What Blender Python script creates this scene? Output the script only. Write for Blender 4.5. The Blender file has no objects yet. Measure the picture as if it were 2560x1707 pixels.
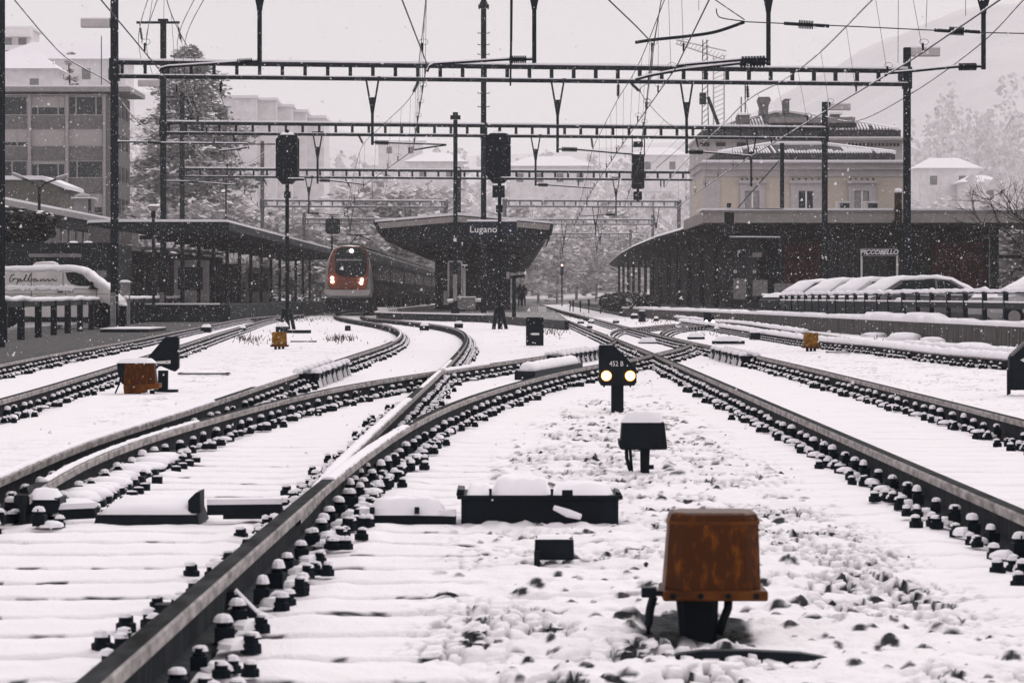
import bpy, bmesh, math, random
import numpy as np
from mathutils import Vector, Matrix
R = math.radians
random.seed(7)
# ---------------------------------------------------------------- camera, sky, sun, exposure
F = 7700.0      # focal length in photograph pixels (2560 wide)
CH = 1.058      # eye height above the snow, metres
scene = bpy.context.scene
COL = scene.collection
cd = bpy.data.cameras.new('camera'); cam = bpy.data.objects.new('camera', cd); COL.objects.link(cam)
cam.location = (0, 0, CH); cam.rotation_euler = (R(90), 0, 0)
cd.sensor_width = 36; cd.lens = 36*F/2560; cd.shift_y = -113.5/2560
cd.clip_start = 0.2; cd.clip_end = 6000
cd.dof.use_dof = True; cd.dof.focus_distance = 48; cd.dof.aperture_fstop = 15
scene.camera = cam
world = bpy.data.worlds.new("World"); scene.world = world; world.use_nodes = True
wn = world.node_tree; wn.nodes.clear()
wo = wn.nodes.new('ShaderNodeOutputWorld'); mx = wn.nodes.new('ShaderNodeMixShader')
b1 = wn.nodes.new('ShaderNodeBackground'); b2 = wn.nodes.new('ShaderNodeBackground')
sk = wn.nodes.new('ShaderNodeTexSky'); sk.sky_type = 'NISHITA'; sk.sun_disc = False
SUN_EL, SUN_AZ = 42, 20
sk.sun_elevation = R(SUN_EL); sk.sun_rotation = R(SUN_AZ)
b1.inputs[1].default_value = 0.08
b2.inputs[0].default_value = (0.90, 0.843, 0.866, 1); b2.inputs[1].default_value = 0.91
mx.inputs[0].default_value = 0.93
wn.links.new(sk.outputs[0], b1.inputs[0]); wn.links.new(b1.outputs[0], mx.inputs[1])
wn.links.new(b2.outputs[0], mx.inputs[2]); wn.links.new(mx.outputs[0], wo.inputs[0])
sd = bpy.data.lights.new('sun', 'SUN'); sun = bpy.data.objects.new('sun', sd); COL.objects.link(sun)
sd.energy = 1.5; sd.angle = R(40); sd.color = (1, 0.975, 0.965)
sun.rotation_euler = (R(90-SUN_EL), 0, R(180-SUN_AZ)); sun.location = (0, -20, 60)
scene.view_settings.view_transform = 'Standard'; scene.view_settings.look = 'None'
scene.view_settings.gamma = 1; scene.view_settings.exposure = 0.0; scene.view_settings.use_curve_mapping = False
scene.render.engine = 'CYCLES'
cy = scene.cycles
cy.max_bounces = 6; cy.diffuse_bounces = 3; cy.glossy_bounces = 2; cy.transmission_bounces = 3
cy.volume_bounces = 2; cy.transparent_max_bounces = 6; cy.use_denoising = True
cy.sample_clamp_indirect = 4

# ---------------------------------------------------------------- pixel helpers (placing things at their real distance)
def W(px, py, Y): return Vector(((px-1280)/F*Y, Y, CH-(py-740)/F*Y))
def GP(px, py, z=0.0):
    Y = F*(CH-z)/(py-740.0); return Vector(((px-1280)/F*Y, Y, z))
def s_at(Y): return F/Y

# ---------------------------------------------------------------- materials
MATS = {}
def mat(name, col, rough=0.8, var=0.25, scale=3.0, metal=0.0, bump=0.0, emit=None, estr=0.0, streak=None, spec=None, col2=None, detail=4, p0=.32, p1=.68):
    if name in MATS: return MATS[name]
    m = bpy.data.materials.new(name); m.use_nodes = True
    nt = m.node_tree; p = nt.nodes['Principled BSDF']
    p.inputs['Roughness'].default_value = rough; p.inputs['Metallic'].default_value = metal
    if spec is None: spec = .12 if max(col) < .1 else .3
    p.inputs['Specular IOR Level'].default_value = spec
    tc = nt.nodes.new('ShaderNodeTexCoord'); mp = nt.nodes.new('ShaderNodeMapping')
    if streak: mp.inputs['Scale'].default_value = streak
    nt.links.new(tc.outputs['Object'], mp.inputs[0])
    nz = nt.nodes.new('ShaderNodeTexNoise'); nz.inputs['Scale'].default_value = scale; nz.inputs['Detail'].default_value = detail
    nt.links.new(mp.outputs[0], nz.inputs['Vector'])
    cr = nt.nodes.new('ShaderNodeValToRGB')
    c2 = col2 if col2 else tuple(min(1, c*(1+var)) for c in col)
    c1 = tuple(c*(1-var) for c in col) if not col2 else col
    cr.color_ramp.elements[0].position = p0; cr.color_ramp.elements[1].position = p1
    cr.color_ramp.elements[0].color = (*c1, 1); cr.color_ramp.elements[1].color = (*c2, 1)
    nt.links.new(nz.outputs['Fac'], cr.inputs[0]); nt.links.new(cr.outputs[0], p.inputs['Base Color'])
    if bump:
        bp = nt.nodes.new('ShaderNodeBump'); bp.inputs['Strength'].default_value = bump; bp.inputs['Distance'].default_value = 0.02
        nt.links.new(nz.outputs['Fac'], bp.inputs['Height']); nt.links.new(bp.outputs[0], p.inputs['Normal'])
    if emit:
        p.inputs['Emission Color'].default_value = (*emit, 1); p.inputs['Emission Strength'].default_value = estr
    MATS[name] = m; return m
M_snow = mat('snow', (0.865, 0.845, 0.87), 0.95, 0.03, 6, bump=0.15, spec=0.1)
M_steel = mat('dark_steel', (0.009, 0.014, 0.020), 0.6, 0.35, 5)
M_mast = mat('mast_steel', (0.011, 0.016, 0.021), 0.65, 0.4, 4, streak=(1, 1, .2))
M_black = mat('black_paint', (0.005, 0.009, 0.014), 0.55, 0.25, 9)
M_wire = mat('wire', (0.02, 0.024, 0.028), 0.6, 0.2, 3)
M_railtop = mat('rail_top', (0.024, 0.025, 0.027), 0.9, 0.8, 14, streak=(1, .25, 1), spec=.05)
M_railside = mat('rail_head_side', (0.27, 0.245, 0.238), 0.7, 0.55, 22, streak=(1, .3, 1))
M_railweb = mat('rail_web', (0.006, 0.010, 0.015), 0.85, 0.7, 14, streak=(1.6, 1.6, .35), col2=(0.045, 0.046, 0.05), p0=.45, p1=.85)
M_bolt = mat('bolt', (0.005, 0.009, 0.014), 0.8, 0.3, 20)
M_orange = mat('orange_plastic', (0.056, 0.0155, 0.0022), 0.42, 0.5, 24, streak=(1.6, 1.6, .75), col2=(0.33, 0.095, 0.005), detail=7, p0=.52, p1=.95, spec=.12)
M_yellow = mat('yellow_plastic', (0.07, 0.032, 0.006), 0.6, 0.5, 14, col2=(0.30, 0.14, 0.015))
M_lightgrey = mat('light_grey', (0.30, 0.28, 0.285), 0.7, 0.15, 6)
M_concrete = mat('concrete', (0.20, 0.19, 0.19), 0.9, 0.3, 5)
M_stained = mat('stained_concrete', (0.018, 0.020, 0.023), 0.9, 0.5, 4, streak=(4, 4, .35), col2=(0.13, 0.12, 0.112))
M_darkwall = mat('dark_wall', (0.017, 0.021, 0.026), 0.8, 0.35, 1.5)
M_glass = mat('dark_glass', (0.014, 0.021, 0.023), 0.25, 0.3, .6, spec=.12)
M_white = mat('white_paint', (0.72, 0.69, 0.68), 0.4, 0.06, 3)
M_vanwhite = mat('van_white', (0.62, 0.59, 0.57), 0.45, 0.12, 2.5)
M_tyre = mat('tyre', (0.012, 0.013, 0.015), 0.9, 0.2, 8)
M_text = mat('lettering_white', (0.75, 0.75, 0.76), 0.6, 0.03, 3)

# ---------------------------------------------------------------- mesh builder and object tree
class MB:
    def __init__(s): s.v = []; s.f = []; s.m = []; s.mats = []
    def mi(s, m):
        if m not in s.mats: s.mats.append(m)
        return s.mats.index(m)
    def add(s, vs, fs, m):
        o = len(s.v); s.v.extend([tuple(v) for v in vs]); k = s.mi(m)
        for f in fs: s.f.append(tuple(o+i for i in f)); s.m.append(k)
        return s
    def box(s, c, d, m, rz=0.0, taper=1.0):
        hx, hy, hz = d[0]/2, d[1]/2, d[2]/2; cs, sn = math.cos(rz), math.sin(rz); vs = []
        for (sx, sy, sz) in ((-1,-1,-1),(1,-1,-1),(1,1,-1),(-1,1,-1),(-1,-1,1),(1,-1,1),(1,1,1),(-1,1,1)):
            t = taper if sz > 0 else 1; x, y = sx*hx*t, sy*hy*t
            vs.append((c[0]+x*cs-y*sn, c[1]+x*sn+y*cs, c[2]+sz*hz))
        return s.add(vs, [(0,3,2,1),(4,5,6,7),(0,1,5,4),(1,2,6,5),(2,3,7,6),(3,0,4,7)], m)
    def bbox(s, a, b, m): # from corner to corner
        return s.box([(a[i]+b[i])/2 for i in range(3)], [abs(b[i]-a[i]) for i in range(3)], m)
    def bar(s, p, q, w, h, m): # rectangular bar from p to q; w across, h vertical
        p, q = Vector(p), Vector(q); d = (q-p).normalized()
        side = d.cross(Vector((0,0,1)))
        if side.length < 1e-4: side = Vector((1,0,0))
        side.normalize(); up = side.cross(d).normalized(); vs = []
        for e in (p, q):
            for (a, b) in ((-1,-1),(1,-1),(1,1),(-1,1)): vs.append(e+side*(a*w/2)+up*(b*h/2))
        return s.add(vs, [(3,2,1,0),(4,5,6,7),(0,1,5,4),(1,2,6,5),(2,3,7,6),(3,0,4,7)], m)
    def tube(s, pts, r, m, n=6, caps=True):
        pts = [Vector(p) for p in pts]; rs = r if isinstance(r, (list, tuple)) else [r]*len(pts); vs = []; fs = []
        for i, p in enumerate(pts):
            d = (pts[min(i+1, len(pts)-1)]-pts[max(i-1, 0)]).normalized()
            a = d.cross(Vector((0,0,1)));
            if a.length < 1e-3: a = d.cross(Vector((0,1,0)))
            a.normalize(); b = d.cross(a)
            for k in range(n):
                t = 2*math.pi*(k+.5)/n; vs.append(p+(a*math.cos(t)+b*math.sin(t))*rs[i])
        for i in range(len(pts)-1):
            for k in range(n):
                fs.append((i*n+k, i*n+(k+1)%n, (i+1)*n+(k+1)%n, (i+1)*n+k))
        if caps: fs += [tuple(range(n))[::-1], tuple(range((len(pts)-1)*n, len(pts)*n))]
        return s.add(vs, fs, m)
    def prism(s, poly, ax, d0, d1, m): # extrude a 2D polygon: ax 'y': poly=(x,z); 'x': (y,z); 'z': (x,y)
        n = len(poly); vs = []
        for d in (d0, d1):
            for (a, b) in poly: vs.append({'y': (a, d, b), 'x': (d, a, b), 'z': (a, b, d)}[ax])
        fs = [tuple(range(n)), tuple(range(n, 2*n))[::-1]]+[(i, i+n, (i+1)%n+n, (i+1)%n) for i in range(n)]
        return s.add(vs, fs, m)
    def lathe(s, prof, c, m, n=12): # prof (r,z)
        vs = []; fs = []
        for (r, z) in prof:
            for k in range(n):
                t = 2*math.pi*k/n; vs.append((c[0]+r*math.cos(t), c[1]+r*math.sin(t), c[2]+z))
        for i in range(len(prof)-1):
            for k in range(n): fs.append((i*n+k, i*n+(k+1)%n, (i+1)*n+(k+1)%n, (i+1)*n+k))
        fs += [tuple(range(n))[::-1], tuple(range((len(prof)-1)*n, len(prof)*n))]
        return s.add(vs, fs, m)
    def loft(s, rings, m, caps=True): # rings: equal-length loops of points
        n = len(rings[0]); vs = [p for r in rings for p in r]; fs = []
        for i in range(len(rings)-1):
            for k in range(n): fs.append((i*n+k, i*n+(k+1)%n, (i+1)*n+(k+1)%n, (i+1)*n+k))
        if caps: fs += [tuple(range(n))[::-1], tuple(range((len(rings)-1)*n, len(rings)*n))]
        return s.add(vs, fs, m)
    def blob(s, c, r, m, seed=0, flat=True, sub=(9, 5)): # lumpy dome of snow
        rnd = random.Random(seed); nu, nv = sub; vs = []; fs = []
        for j in range(nv+1):
            a = (math.pi/2)*j/nv
            for k in range(nu):
                t = 2*math.pi*k/nu; q = 1+rnd.uniform(-.12, .12)
                vs.append((c[0]+r[0]*math.cos(a)**.7*math.cos(t)*q if j < nv else c[0], c[1]+r[1]*math.cos(a)**.7*math.sin(t)*q if j < nv else c[1], c[2]+r[2]*math.sin(a)))
        for j in range(nv):
            for k in range(nu): fs.append((j*nu+k, j*nu+(k+1)%nu, (j+1)*nu+(k+1)%nu, (j+1)*nu+k))
        fs.append(tuple(range(nu))[::-1])
        return s.add(vs, fs, m)
    def mesh(s, name, off=(0,0,0), smooth=False):
        me = bpy.data.meshes.new(name); o = Vector(off)
        me.from_pydata([tuple(Vector(v)-o) for v in s.v], [], s.f)
        for m in s.mats: me.materials.append(m)
        me.polygons.foreach_set('material_index', s.m)
        if smooth: me.polygons.foreach_set('use_smooth', [True]*len(s.f))
        me.update(); return me
def tag(o, label=None, cat=None, group=None, kind=None):
    if label: o['label'] = label
    if cat: o['category'] = cat
    if group: o['group'] = group
    if kind: o['kind'] = kind
    return o
def thing(name, label, cat, loc=(0,0,0), group=None):
    o = bpy.data.objects.new(name, None); o.empty_display_size = .2; COL.objects.link(o); o.location = loc
    return tag(o, label, cat, group)
def part(name, mb, parent, smooth=False, label=None, kind=None, bevel=0):
    t = parent; off = Vector(parent.location) if parent.parent is None else Vector(parent.parent.location)
    me = mb.mesh(name, off, smooth) if isinstance(mb, MB) else mb
    o = bpy.data.objects.new(name, me); COL.objects.link(o); o.parent = parent
    if bevel: bev(o, bevel)
    return tag(o, label, None, None, kind)
def single(name, mb, label, cat, loc, group=None, smooth=False, bevel=0):
    o = bpy.data.objects.new(name, mb.mesh(name, loc, smooth)); COL.objects.link(o); o.location = loc
    if bevel: bev(o, bevel)
    return tag(o, label, cat, group)
def struct(name, mb, kind='structure', smooth=False):
    o = bpy.data.objects.new(name, mb.mesh(name, (0,0,0), smooth)); COL.objects.link(o); return tag(o, kind=kind)
def bev(o, w, n=2):
    b = o.modifiers.new('bevel', 'BEVEL'); b.width = w; b.segments = n; b.limit_method = 'ANGLE'; b.angle_limit = R(40)
def kids(o): return [c for c in bpy.data.objects if c.parent == o]
def dup(root, loc, rz=None, label=None, group=None, scale=None):
    r = root.copy(); COL.objects.link(r); r.location = loc
    if rz is not None: r.rotation_euler = (0, 0, rz)
    if scale: r.scale = (scale,)*3
    if label: r['label'] = label
    if group: r['group'] = group
    for ch in list(root.children):
        c = ch.copy(); COL.objects.link(c); c.parent = r
        for g in ch.children:
            d = g.copy(); COL.objects.link(d); d.parent = c
    return r
def piece(name, me, parent, loc, rz=0.0, scale=None):
    o = bpy.data.objects.new(name, me); COL.objects.link(o); o.parent = parent
    o.location = Vector(loc)-Vector(parent.location if parent.parent is None else parent.parent.location); o.rotation_euler = (0, 0, rz)
    if scale: o.scale = scale if isinstance(scale, tuple) else (scale,)*3
    return o
def text_mesh(name, body, size, m, depth=0.004, shear=0.0, bold=0.0, space=1.0):
    c = bpy.data.curves.new(name, 'FONT'); c.body = body; c.size = size; c.align_x = 'CENTER'; c.align_y = 'CENTER'
    c.extrude = depth; c.shear = shear; c.offset = bold; c.space_character = space; c.resolution_u = 3
    o = bpy.data.objects.new(name, c); COL.objects.link(o)
    dg = bpy.context.evaluated_depsgraph_get(); me = bpy.data.meshes.new_from_object(o.evaluated_get(dg))
    bpy.data.objects.remove(o); bpy.data.curves.remove(c)
    # stand the text up, facing the camera (-Y)
    me.transform(Matrix.Rotation(R(90), 4, 'X')); me.materials.clear(); me.materials.append(m); me.name = name
    return me
def spline(pts, n):
    """Catmull-Rom through 2D points, n samples per span"""
    P = [np.array(p, float) for p in pts]; out = []
    for i in range(len(P)-1):
        p0 = P[i-1] if i > 0 else 2*P[0]-P[1]; p1, p2 = P[i], P[i+1]; p3 = P[i+2] if i+2 < len(P) else 2*P[-1]-P[-2]
        # centripetal parametrisation keeps tight bends free of loops
        t0 = 0; t1 = t0+max(1e-6, np.linalg.norm(p1-p0))**.5; t2 = t1+max(1e-6, np.linalg.norm(p2-p1))**.5; t3 = t2+max(1e-6, np.linalg.norm(p3-p2))**.5
        for k in range(n):
            t = t1+(t2-t1)*k/n
            A1 = (t1-t)/(t1-t0)*p0+(t-t0)/(t1-t0)*p1; A2 = (t2-t)/(t2-t1)*p1+(t-t1)/(t2-t1)*p2; A3 = (t3-t)/(t3-t2)*p2+(t-t2)/(t3-t2)*p3
            B1 = (t2-t)/(t2-t0)*A1+(t-t0)/(t2-t0)*A2; B2 = (t3-t)/(t3-t1)*A2+(t-t1)/(t3-t1)*A3
            out.append((t2-t)/(t2-t1)*B1+(t-t1)/(t2-t1)*B2)
    out.append(P[-1]); return out
# ---------------------------------------------------------------- rails: paths traced on the ground plane
RH = 0.172   # height of the rail head above the snow
RAILP = {
 'L1': [(-60,921),(0,909),(109,887.5),(218,868.5),(327,849.5),(436,827.6),(517,812.7),(600,797.5),(641,792.5),(700,788.5),(760,786)],
 'L2': [(-60,1012),(0,998),(109,968),(218,935),(291,913.5),(367.6,888),(446.6,864.4),(517,841),(585.5,820.5),(609.5,814),(641,804),(668,797.5),(701,792),(740,789)],
 'CL': [(-60,1214),(0,1188.5),(109,1142),(218,1098.6),(327,1066),(436,1033),(545,998),(640,965),(694.5,947),(749,931),(825,906.6),(885,886),(954,865),(995,851),(1011.6,840.7),(1015.6,832.5),(1009,825.7),(988.4,817.5),(954,809),(900,800.5),(860,794),(835,788.5),(834,782),(947,771)],
 'CR': [(731,1269),(771,1232),(818,1184),(886,1111),(939.6,1066),(994,1016),(1048.5,970),(1092,932),(1130,898),(1158.5,869),(1174,852),(1178.5,842),(1175.5,834.5),(1157.4,825),(1116.6,814),(1048.5,805),(980,798),(915,792),(898,787),(904,781.5),(1000,771)],
 'E': [(54,1226),(82,1208),(190.6,1153),(272,1118),(354,1090),(436,1066),(545,1036),(640,1011),(749,985),(858,962.5),(967,944.5),(1073,929),(1157,917),(1212,909),(1280,900),(1386,884),(1495,868),(1525,857),(1536,850),(1541,846)],
 'D': [(165,1752),(462,1500),(589,1392),(711,1288.5),(808,1206),(908,1129),(980,1080),(1048.5,1042),(1103,1017),(1184.7,986),(1280,959.7),(1361.7,936),(1495,911),(1579.6,896.5),(1637,884),(1672,877),(1712,865),(1731,857)],
 'A': [(2660,1320),(2383,1202),(2042,1056.5),(1797,952),(1637,884),(1580,862),(1509,834),(1416,799),(1367,777),(1345,766),(1325,757),(1312,752.5),(1290,749)],
 'B': [(2660,1073),(2560,1048.5),(2345,995),(2222,965.5),(2050.7,924),(1920,894.4),(1824.7,873.4),(1743,857),(1661,838.5),(1620,829),(1574,818),(1557.8,814),(1487,796),(1400,775),(1365,764.5),(1335,756.5),(1318,752.3),(1293,748.8)],
 'S1': [(1541,847),(1518,837),(1510,830.5),(1516,825.5),(1540,820.8),(1574,817.6),(1606.8,815.5),(1658.5,810.3),(1690,808)],
 'S2': [(1657,838),(1650,833.5),(1650,828),(1662,821.6),(1687.6,816.3),(1721.6,813.7),(1755.6,812),(1800,809.5)],
 'FN': [(2600,900),(2524.6,894.4),(2355.7,880.8),(2219.6,864.4),(2050.7,849.4),(1947,836),(1850,822),(1760,809),(1701,801)],
 'FF': [(2600,886),(2535,880.8),(2323,864.4),(2181,852),(2080.7,838.6),(1939,819),(1852,806.7),(1788,802.6),(1740,797),(1690,792)],
}
def ground_path(pxs, z=RH, n=10):
    P_ = np.array(spline(pxs, n)); d = np.r_[0, np.cumsum(np.hypot(*np.diff(P_, axis=0).T))]; S = np.arange(0, d[-1], 3.0); U = np.stack([np.interp(S, d, P_[:,0]), np.interp(S, d, P_[:,1])], 1)
    for _ in range(1): # even out tracing wobble, gently where the rail bends hard
        sg = np.clip((U[:,1]-760)/9, 2.5, 26); V = U.copy()
        for i in range(1, len(U)-1):
            h_ = int(min(2.5*sg[i], i, len(U)-1-i)); w_ = np.exp(-.5*(np.arange(-h_, h_+1)/sg[i])**2); V[i] = (U[i-h_:i+h_+1]*w_[:,None]).sum(0)/w_.sum()
        U = V
    q = [GP(a, b, z) for a, b in U]
    if q[0].y > q[-1].y: q.reverse()
    return q
DROP = {'L1': 0, 'L2': 0, 'CL': 0, 'D': 0, 'A': .004, 'B': .005, 'E': .008, 'CR': .010, 'S1': .013, 'S2': .015, 'FN': 0, 'FF': 0}
RAILW = {k: ground_path(v) for k, v in RAILP.items()}
for k in ('L1', 'L2', 'CL', 'D', 'A', 'B', 'FN', 'FF'): # carry the near ends on, out of the frame
    p = RAILW[k]; d = (p[0]-p[8]).normalized(); p[:0] = [p[0]+d*(j*.5) for j in range(12, 0, -1) if (p[0]+d*(j*.5)).y > 3]
for k in RAILW:
    for v in RAILW[k]: v.z -= DROP[k]+(.014*max(0, min(1, (16.5-v.y)/2)) if k in ('CR', 'E') else 0)
def xline(k): # x of a rail as a function of distance
    p = RAILW[k]; ys = np.maximum.accumulate(np.array([v.y for v in p])+np.arange(len(p))*1e-6); xs = np.array([v.x for v in p])
    return lambda Y: np.interp(Y, ys, xs)
XL = {k: xline(k) for k in RAILW}

# ---------------------------------------------------------------- snow ground as a height field
_rs = np.random.RandomState(3); _perm = _rs.rand(512, 512)
def hash2(ix, iy, k=0): return _perm[(ix+k*37) % 512, (iy+k*91) % 512]
def vnoise(x, y, k=0):
    ix = np.floor(x).astype(int); iy = np.floor(y).astype(int); fx = x-ix; fy = y-iy
    fx = fx*fx*(3-2*fx); fy = fy*fy*(3-2*fy)
    return (hash2(ix,iy,k)*(1-fx)+hash2(ix+1,iy,k)*fx)*(1-fy)+(hash2(ix,iy+1,k)*(1-fx)+hash2(ix+1,iy+1,k)*fx)*fy
def fbm(x, y, k=0, o=3):
    return sum(vnoise(x*2**i, y*2**i, k+i)/2**(i+1) for i in range(o))/(1-.5**o)
def voro(x, y, k=0):
    ix = np.floor(x).astype(int); iy = np.floor(y).astype(int); f1 = np.full(x.shape, 9.); f2 = np.full(x.shape, 9.); idv = np.zeros(x.shape)
    for dx in (-1,0,1):
        for dy in (-1,0,1):
            cx = ix+dx; cyy = iy+dy; px = cx+.15+.7*hash2(cx, cyy, k); py = cyy+.15+.7*hash2(cx, cyy, k+5)
            d = np.hypot(px-x, py-y); n = d < f1
            f2 = np.where(n, f1, np.minimum(f2, d)); idv = np.where(n, hash2(cx, cyy, k+9), idv); f1 = np.where(n, d, f1)
    return f1, f2, idv
def voro_off(x, y, k=0):
    ix = np.floor(x).astype(int); iy = np.floor(y).astype(int); f1 = np.full(x.shape, 9.); ox = np.zeros(x.shape); oy = np.zeros(x.shape); idv = np.zeros(x.shape)
    for dx in (-1,0,1):
        for dy in (-1,0,1):
            cx = ix+dx; cyy = iy+dy; px = x-(cx+.25+.5*hash2(cx, cyy, k)); py = y-(cyy+.25+.5*hash2(cx, cyy, k+5)); d = np.hypot(px, py); n = d < f1
            ox = np.where(n, px, ox); oy = np.where(n, py, oy); idv = np.where(n, hash2(cx, cyy, k+9), idv); f1 = np.where(n, d, f1)
    return ox, oy, idv
def sstep(a, b, x):
    t = np.clip((x-a)/(b-a), 0, 1); return t*t*(3-2*t)
def verge_x(Y): return XL['L1'](Y)-.55
def height(x, Y):
    xd, xa, xb, xe, xcl, xl1, xl2, xcr = (XL[k](Y) for k in ('D','A','B','E','CL','L1','L2','CR'))
    six = sstep(.5, .95, x-xd)*sstep(.35, .8, xa-x)*sstep(62, 45, Y)              # ballast shoulder between the two tracks
    right = sstep(.6, 1.1, x-xb)*sstep(75, 40, Y)*.5
    isl = sstep(.5, 1.0, xcl-x)*sstep(.5, 1.1, x-xl2)*.35*sstep(90, 40, Y)
    mid = sstep(.4, .9, x-xcr)*sstep(.4, .9, XL['E'](Y)-x)*.15
    rough = np.clip(six+right+isl+mid, 0, 1)
    wx = x+.03*vnoise(x*9, Y*9, 20); wy = Y+.03*vnoise(x*9, Y*9, 21)
    f1, f2, i1 = voro(wx/.062, wy/.072, 1); g1, g2, i2 = voro(wx/.034, wy/.042, 3)
    st = np.clip(1.35*np.clip(1-(f1/.72)**2, 0, 1)**.8, 0, 1); st2 = np.clip(1-(g1/.65)**2, 0, 1)
    patch = sstep(.36, .66, fbm(x*.9+5, Y*.55, 40))
    amp = rough*(.72+.30*patch)
    h = amp*(st*(.002+.011*i1**2.0)+st2*.002*i2)+amp*(.030*(fbm(x*9, Y*7, 58, 2)-.5)+.016*(vnoise(x*19, Y*14, 59)-.5))+rough*.022*(fbm(x*5.5, Y*4, 57, 2)-.5)
    h += .05*(fbm(x*1.1, Y*.6, 50)-.5)*(.35+rough)+.013*(fbm(x*4, Y*3, 60)-.5)+.007*(fbm(x*17, Y*11, 63, 2)-.5)
    # sleepers under the snow: a narrow gap between neighbouring pillows
    trk = sstep(-.75, -.55, x-np.minimum(xe, xcl))*sstep(1.15, .8, x-xd)*sstep(26, 14, Y)
    trkb = sstep(-.9, -.7, x-xa)*sstep(.9, .7, x-xb)*sstep(45, 20, Y)*.30
    trkd = sstep(.45, .7, x-xd)*sstep(1.9, 1.3, x-xd)*sstep(18, 12, Y)*.7
    ph = (Y+.05*(vnoise(x*2.2, Y*.9, 70)-.5)+.03*(vnoise(x*9, Y*3, 71)-.5))/.6
    gd = np.abs(ph-np.round(ph))*.6; gap = np.exp(-(gd/.034)**2); pil = np.cos(gd/.3*math.pi/2)
    gm = .55+.9*vnoise(x*1.3, np.round(ph)*3.1, 72)
    slp = np.clip(trk+trkb+trkd*.6, 0, 1)
    h += slp*(-.075*gap*gm+.010*(1-pil))
    crev = sstep(.26, .06, f2-f1)*sstep(.40, .60, fbm(x*2.3, Y*1.3, 80))*sstep(.30, .5, hash2(np.floor(wx/.22).astype(int), np.floor(wy/.26).astype(int), 7))
    bare = np.clip(crev*amp*1.3, 0, 1)
    bare = np.maximum(bare, sstep(.62, .95, gap*gm*.8)*slp*sstep(.42, .66, vnoise(x*3.1, np.round(ph)*7.3, 75))*.9)
    h -= .045*bare*rough
    # stones whose sheltered front still shows dark, each half capped with snow
    for kk, (cw, ch_, keep) in enumerate(((.15, .18, .30), (.085, .105, .20))):
        hx, hy = x/cw+.35*vnoise(x*9, Y*7, 140+kk), Y/ch_+.35*vnoise(x*9, Y*7, 145+kk); ox, oy, qi = voro_off(hx, hy, 11+kk*4); ox = ox*cw; oy = oy*ch_
        prob = sstep(.34, .64, fbm(x*1.5+3+kk, Y*.9, 150+kk, 2)); act = (qi < keep*(.25+.75*prob)); q2 = (qi*97.3) % 1; rad = cw*(.12+.15*q2)
        zone = np.clip(six*1.3+right*.5+isl*.4, 0, 1)*act; rag = 1+.9*(vnoise(x*70, Y*45, 155)-.5)
        h += zone*rad*(.50+.35*q2)*np.exp(-((ox/rad)**2+((oy-.35*rad)/(1.1*rad))**2)**1.3)
        bare = np.maximum(bare, zone*sstep(.95, .62, np.hypot(ox*.95, (oy+.72*rad)*1.0)*rag/rad))
    # snow banked to the rail feet, lower right at the rail
    for k in ('D','A','B','E','CL','L1','L2','CR'):
        d = np.abs(x-XL[k](Y)); lo, hi = RAILW[k][0].y, RAILW[k][-1].y
        inr = (Y > lo)*(Y < hi); h -= inr*.028*np.exp(-(d/.10)**2); h += inr*(.012*np.exp(-((d-.30)/.07)**2))*vnoise(x*6, Y*6, 90)
    # trodden hollow around the big orange box
    bx = GP(1742, 1592); h -= .03*np.exp(-(((x-bx.x)/.17)**2+((Y-bx.y-.05)/.40)**2)); bare = np.maximum(bare, sstep(.25, .6, np.exp(-(((x-bx.x+.01)/.19)**4+((Y-bx.y-.10)/.50)**4))*(.55+.8*vnoise(x*22, Y*14, 95))))
    wet = sstep(.12, -.12, x-verge_x(Y)+.25*(fbm(x*2, Y*.7, 97)-.5))*sstep(38, 41, Y)
    h = np.where(wet > .5, h*.4-.02, h)
    return h, bare, wet
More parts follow.
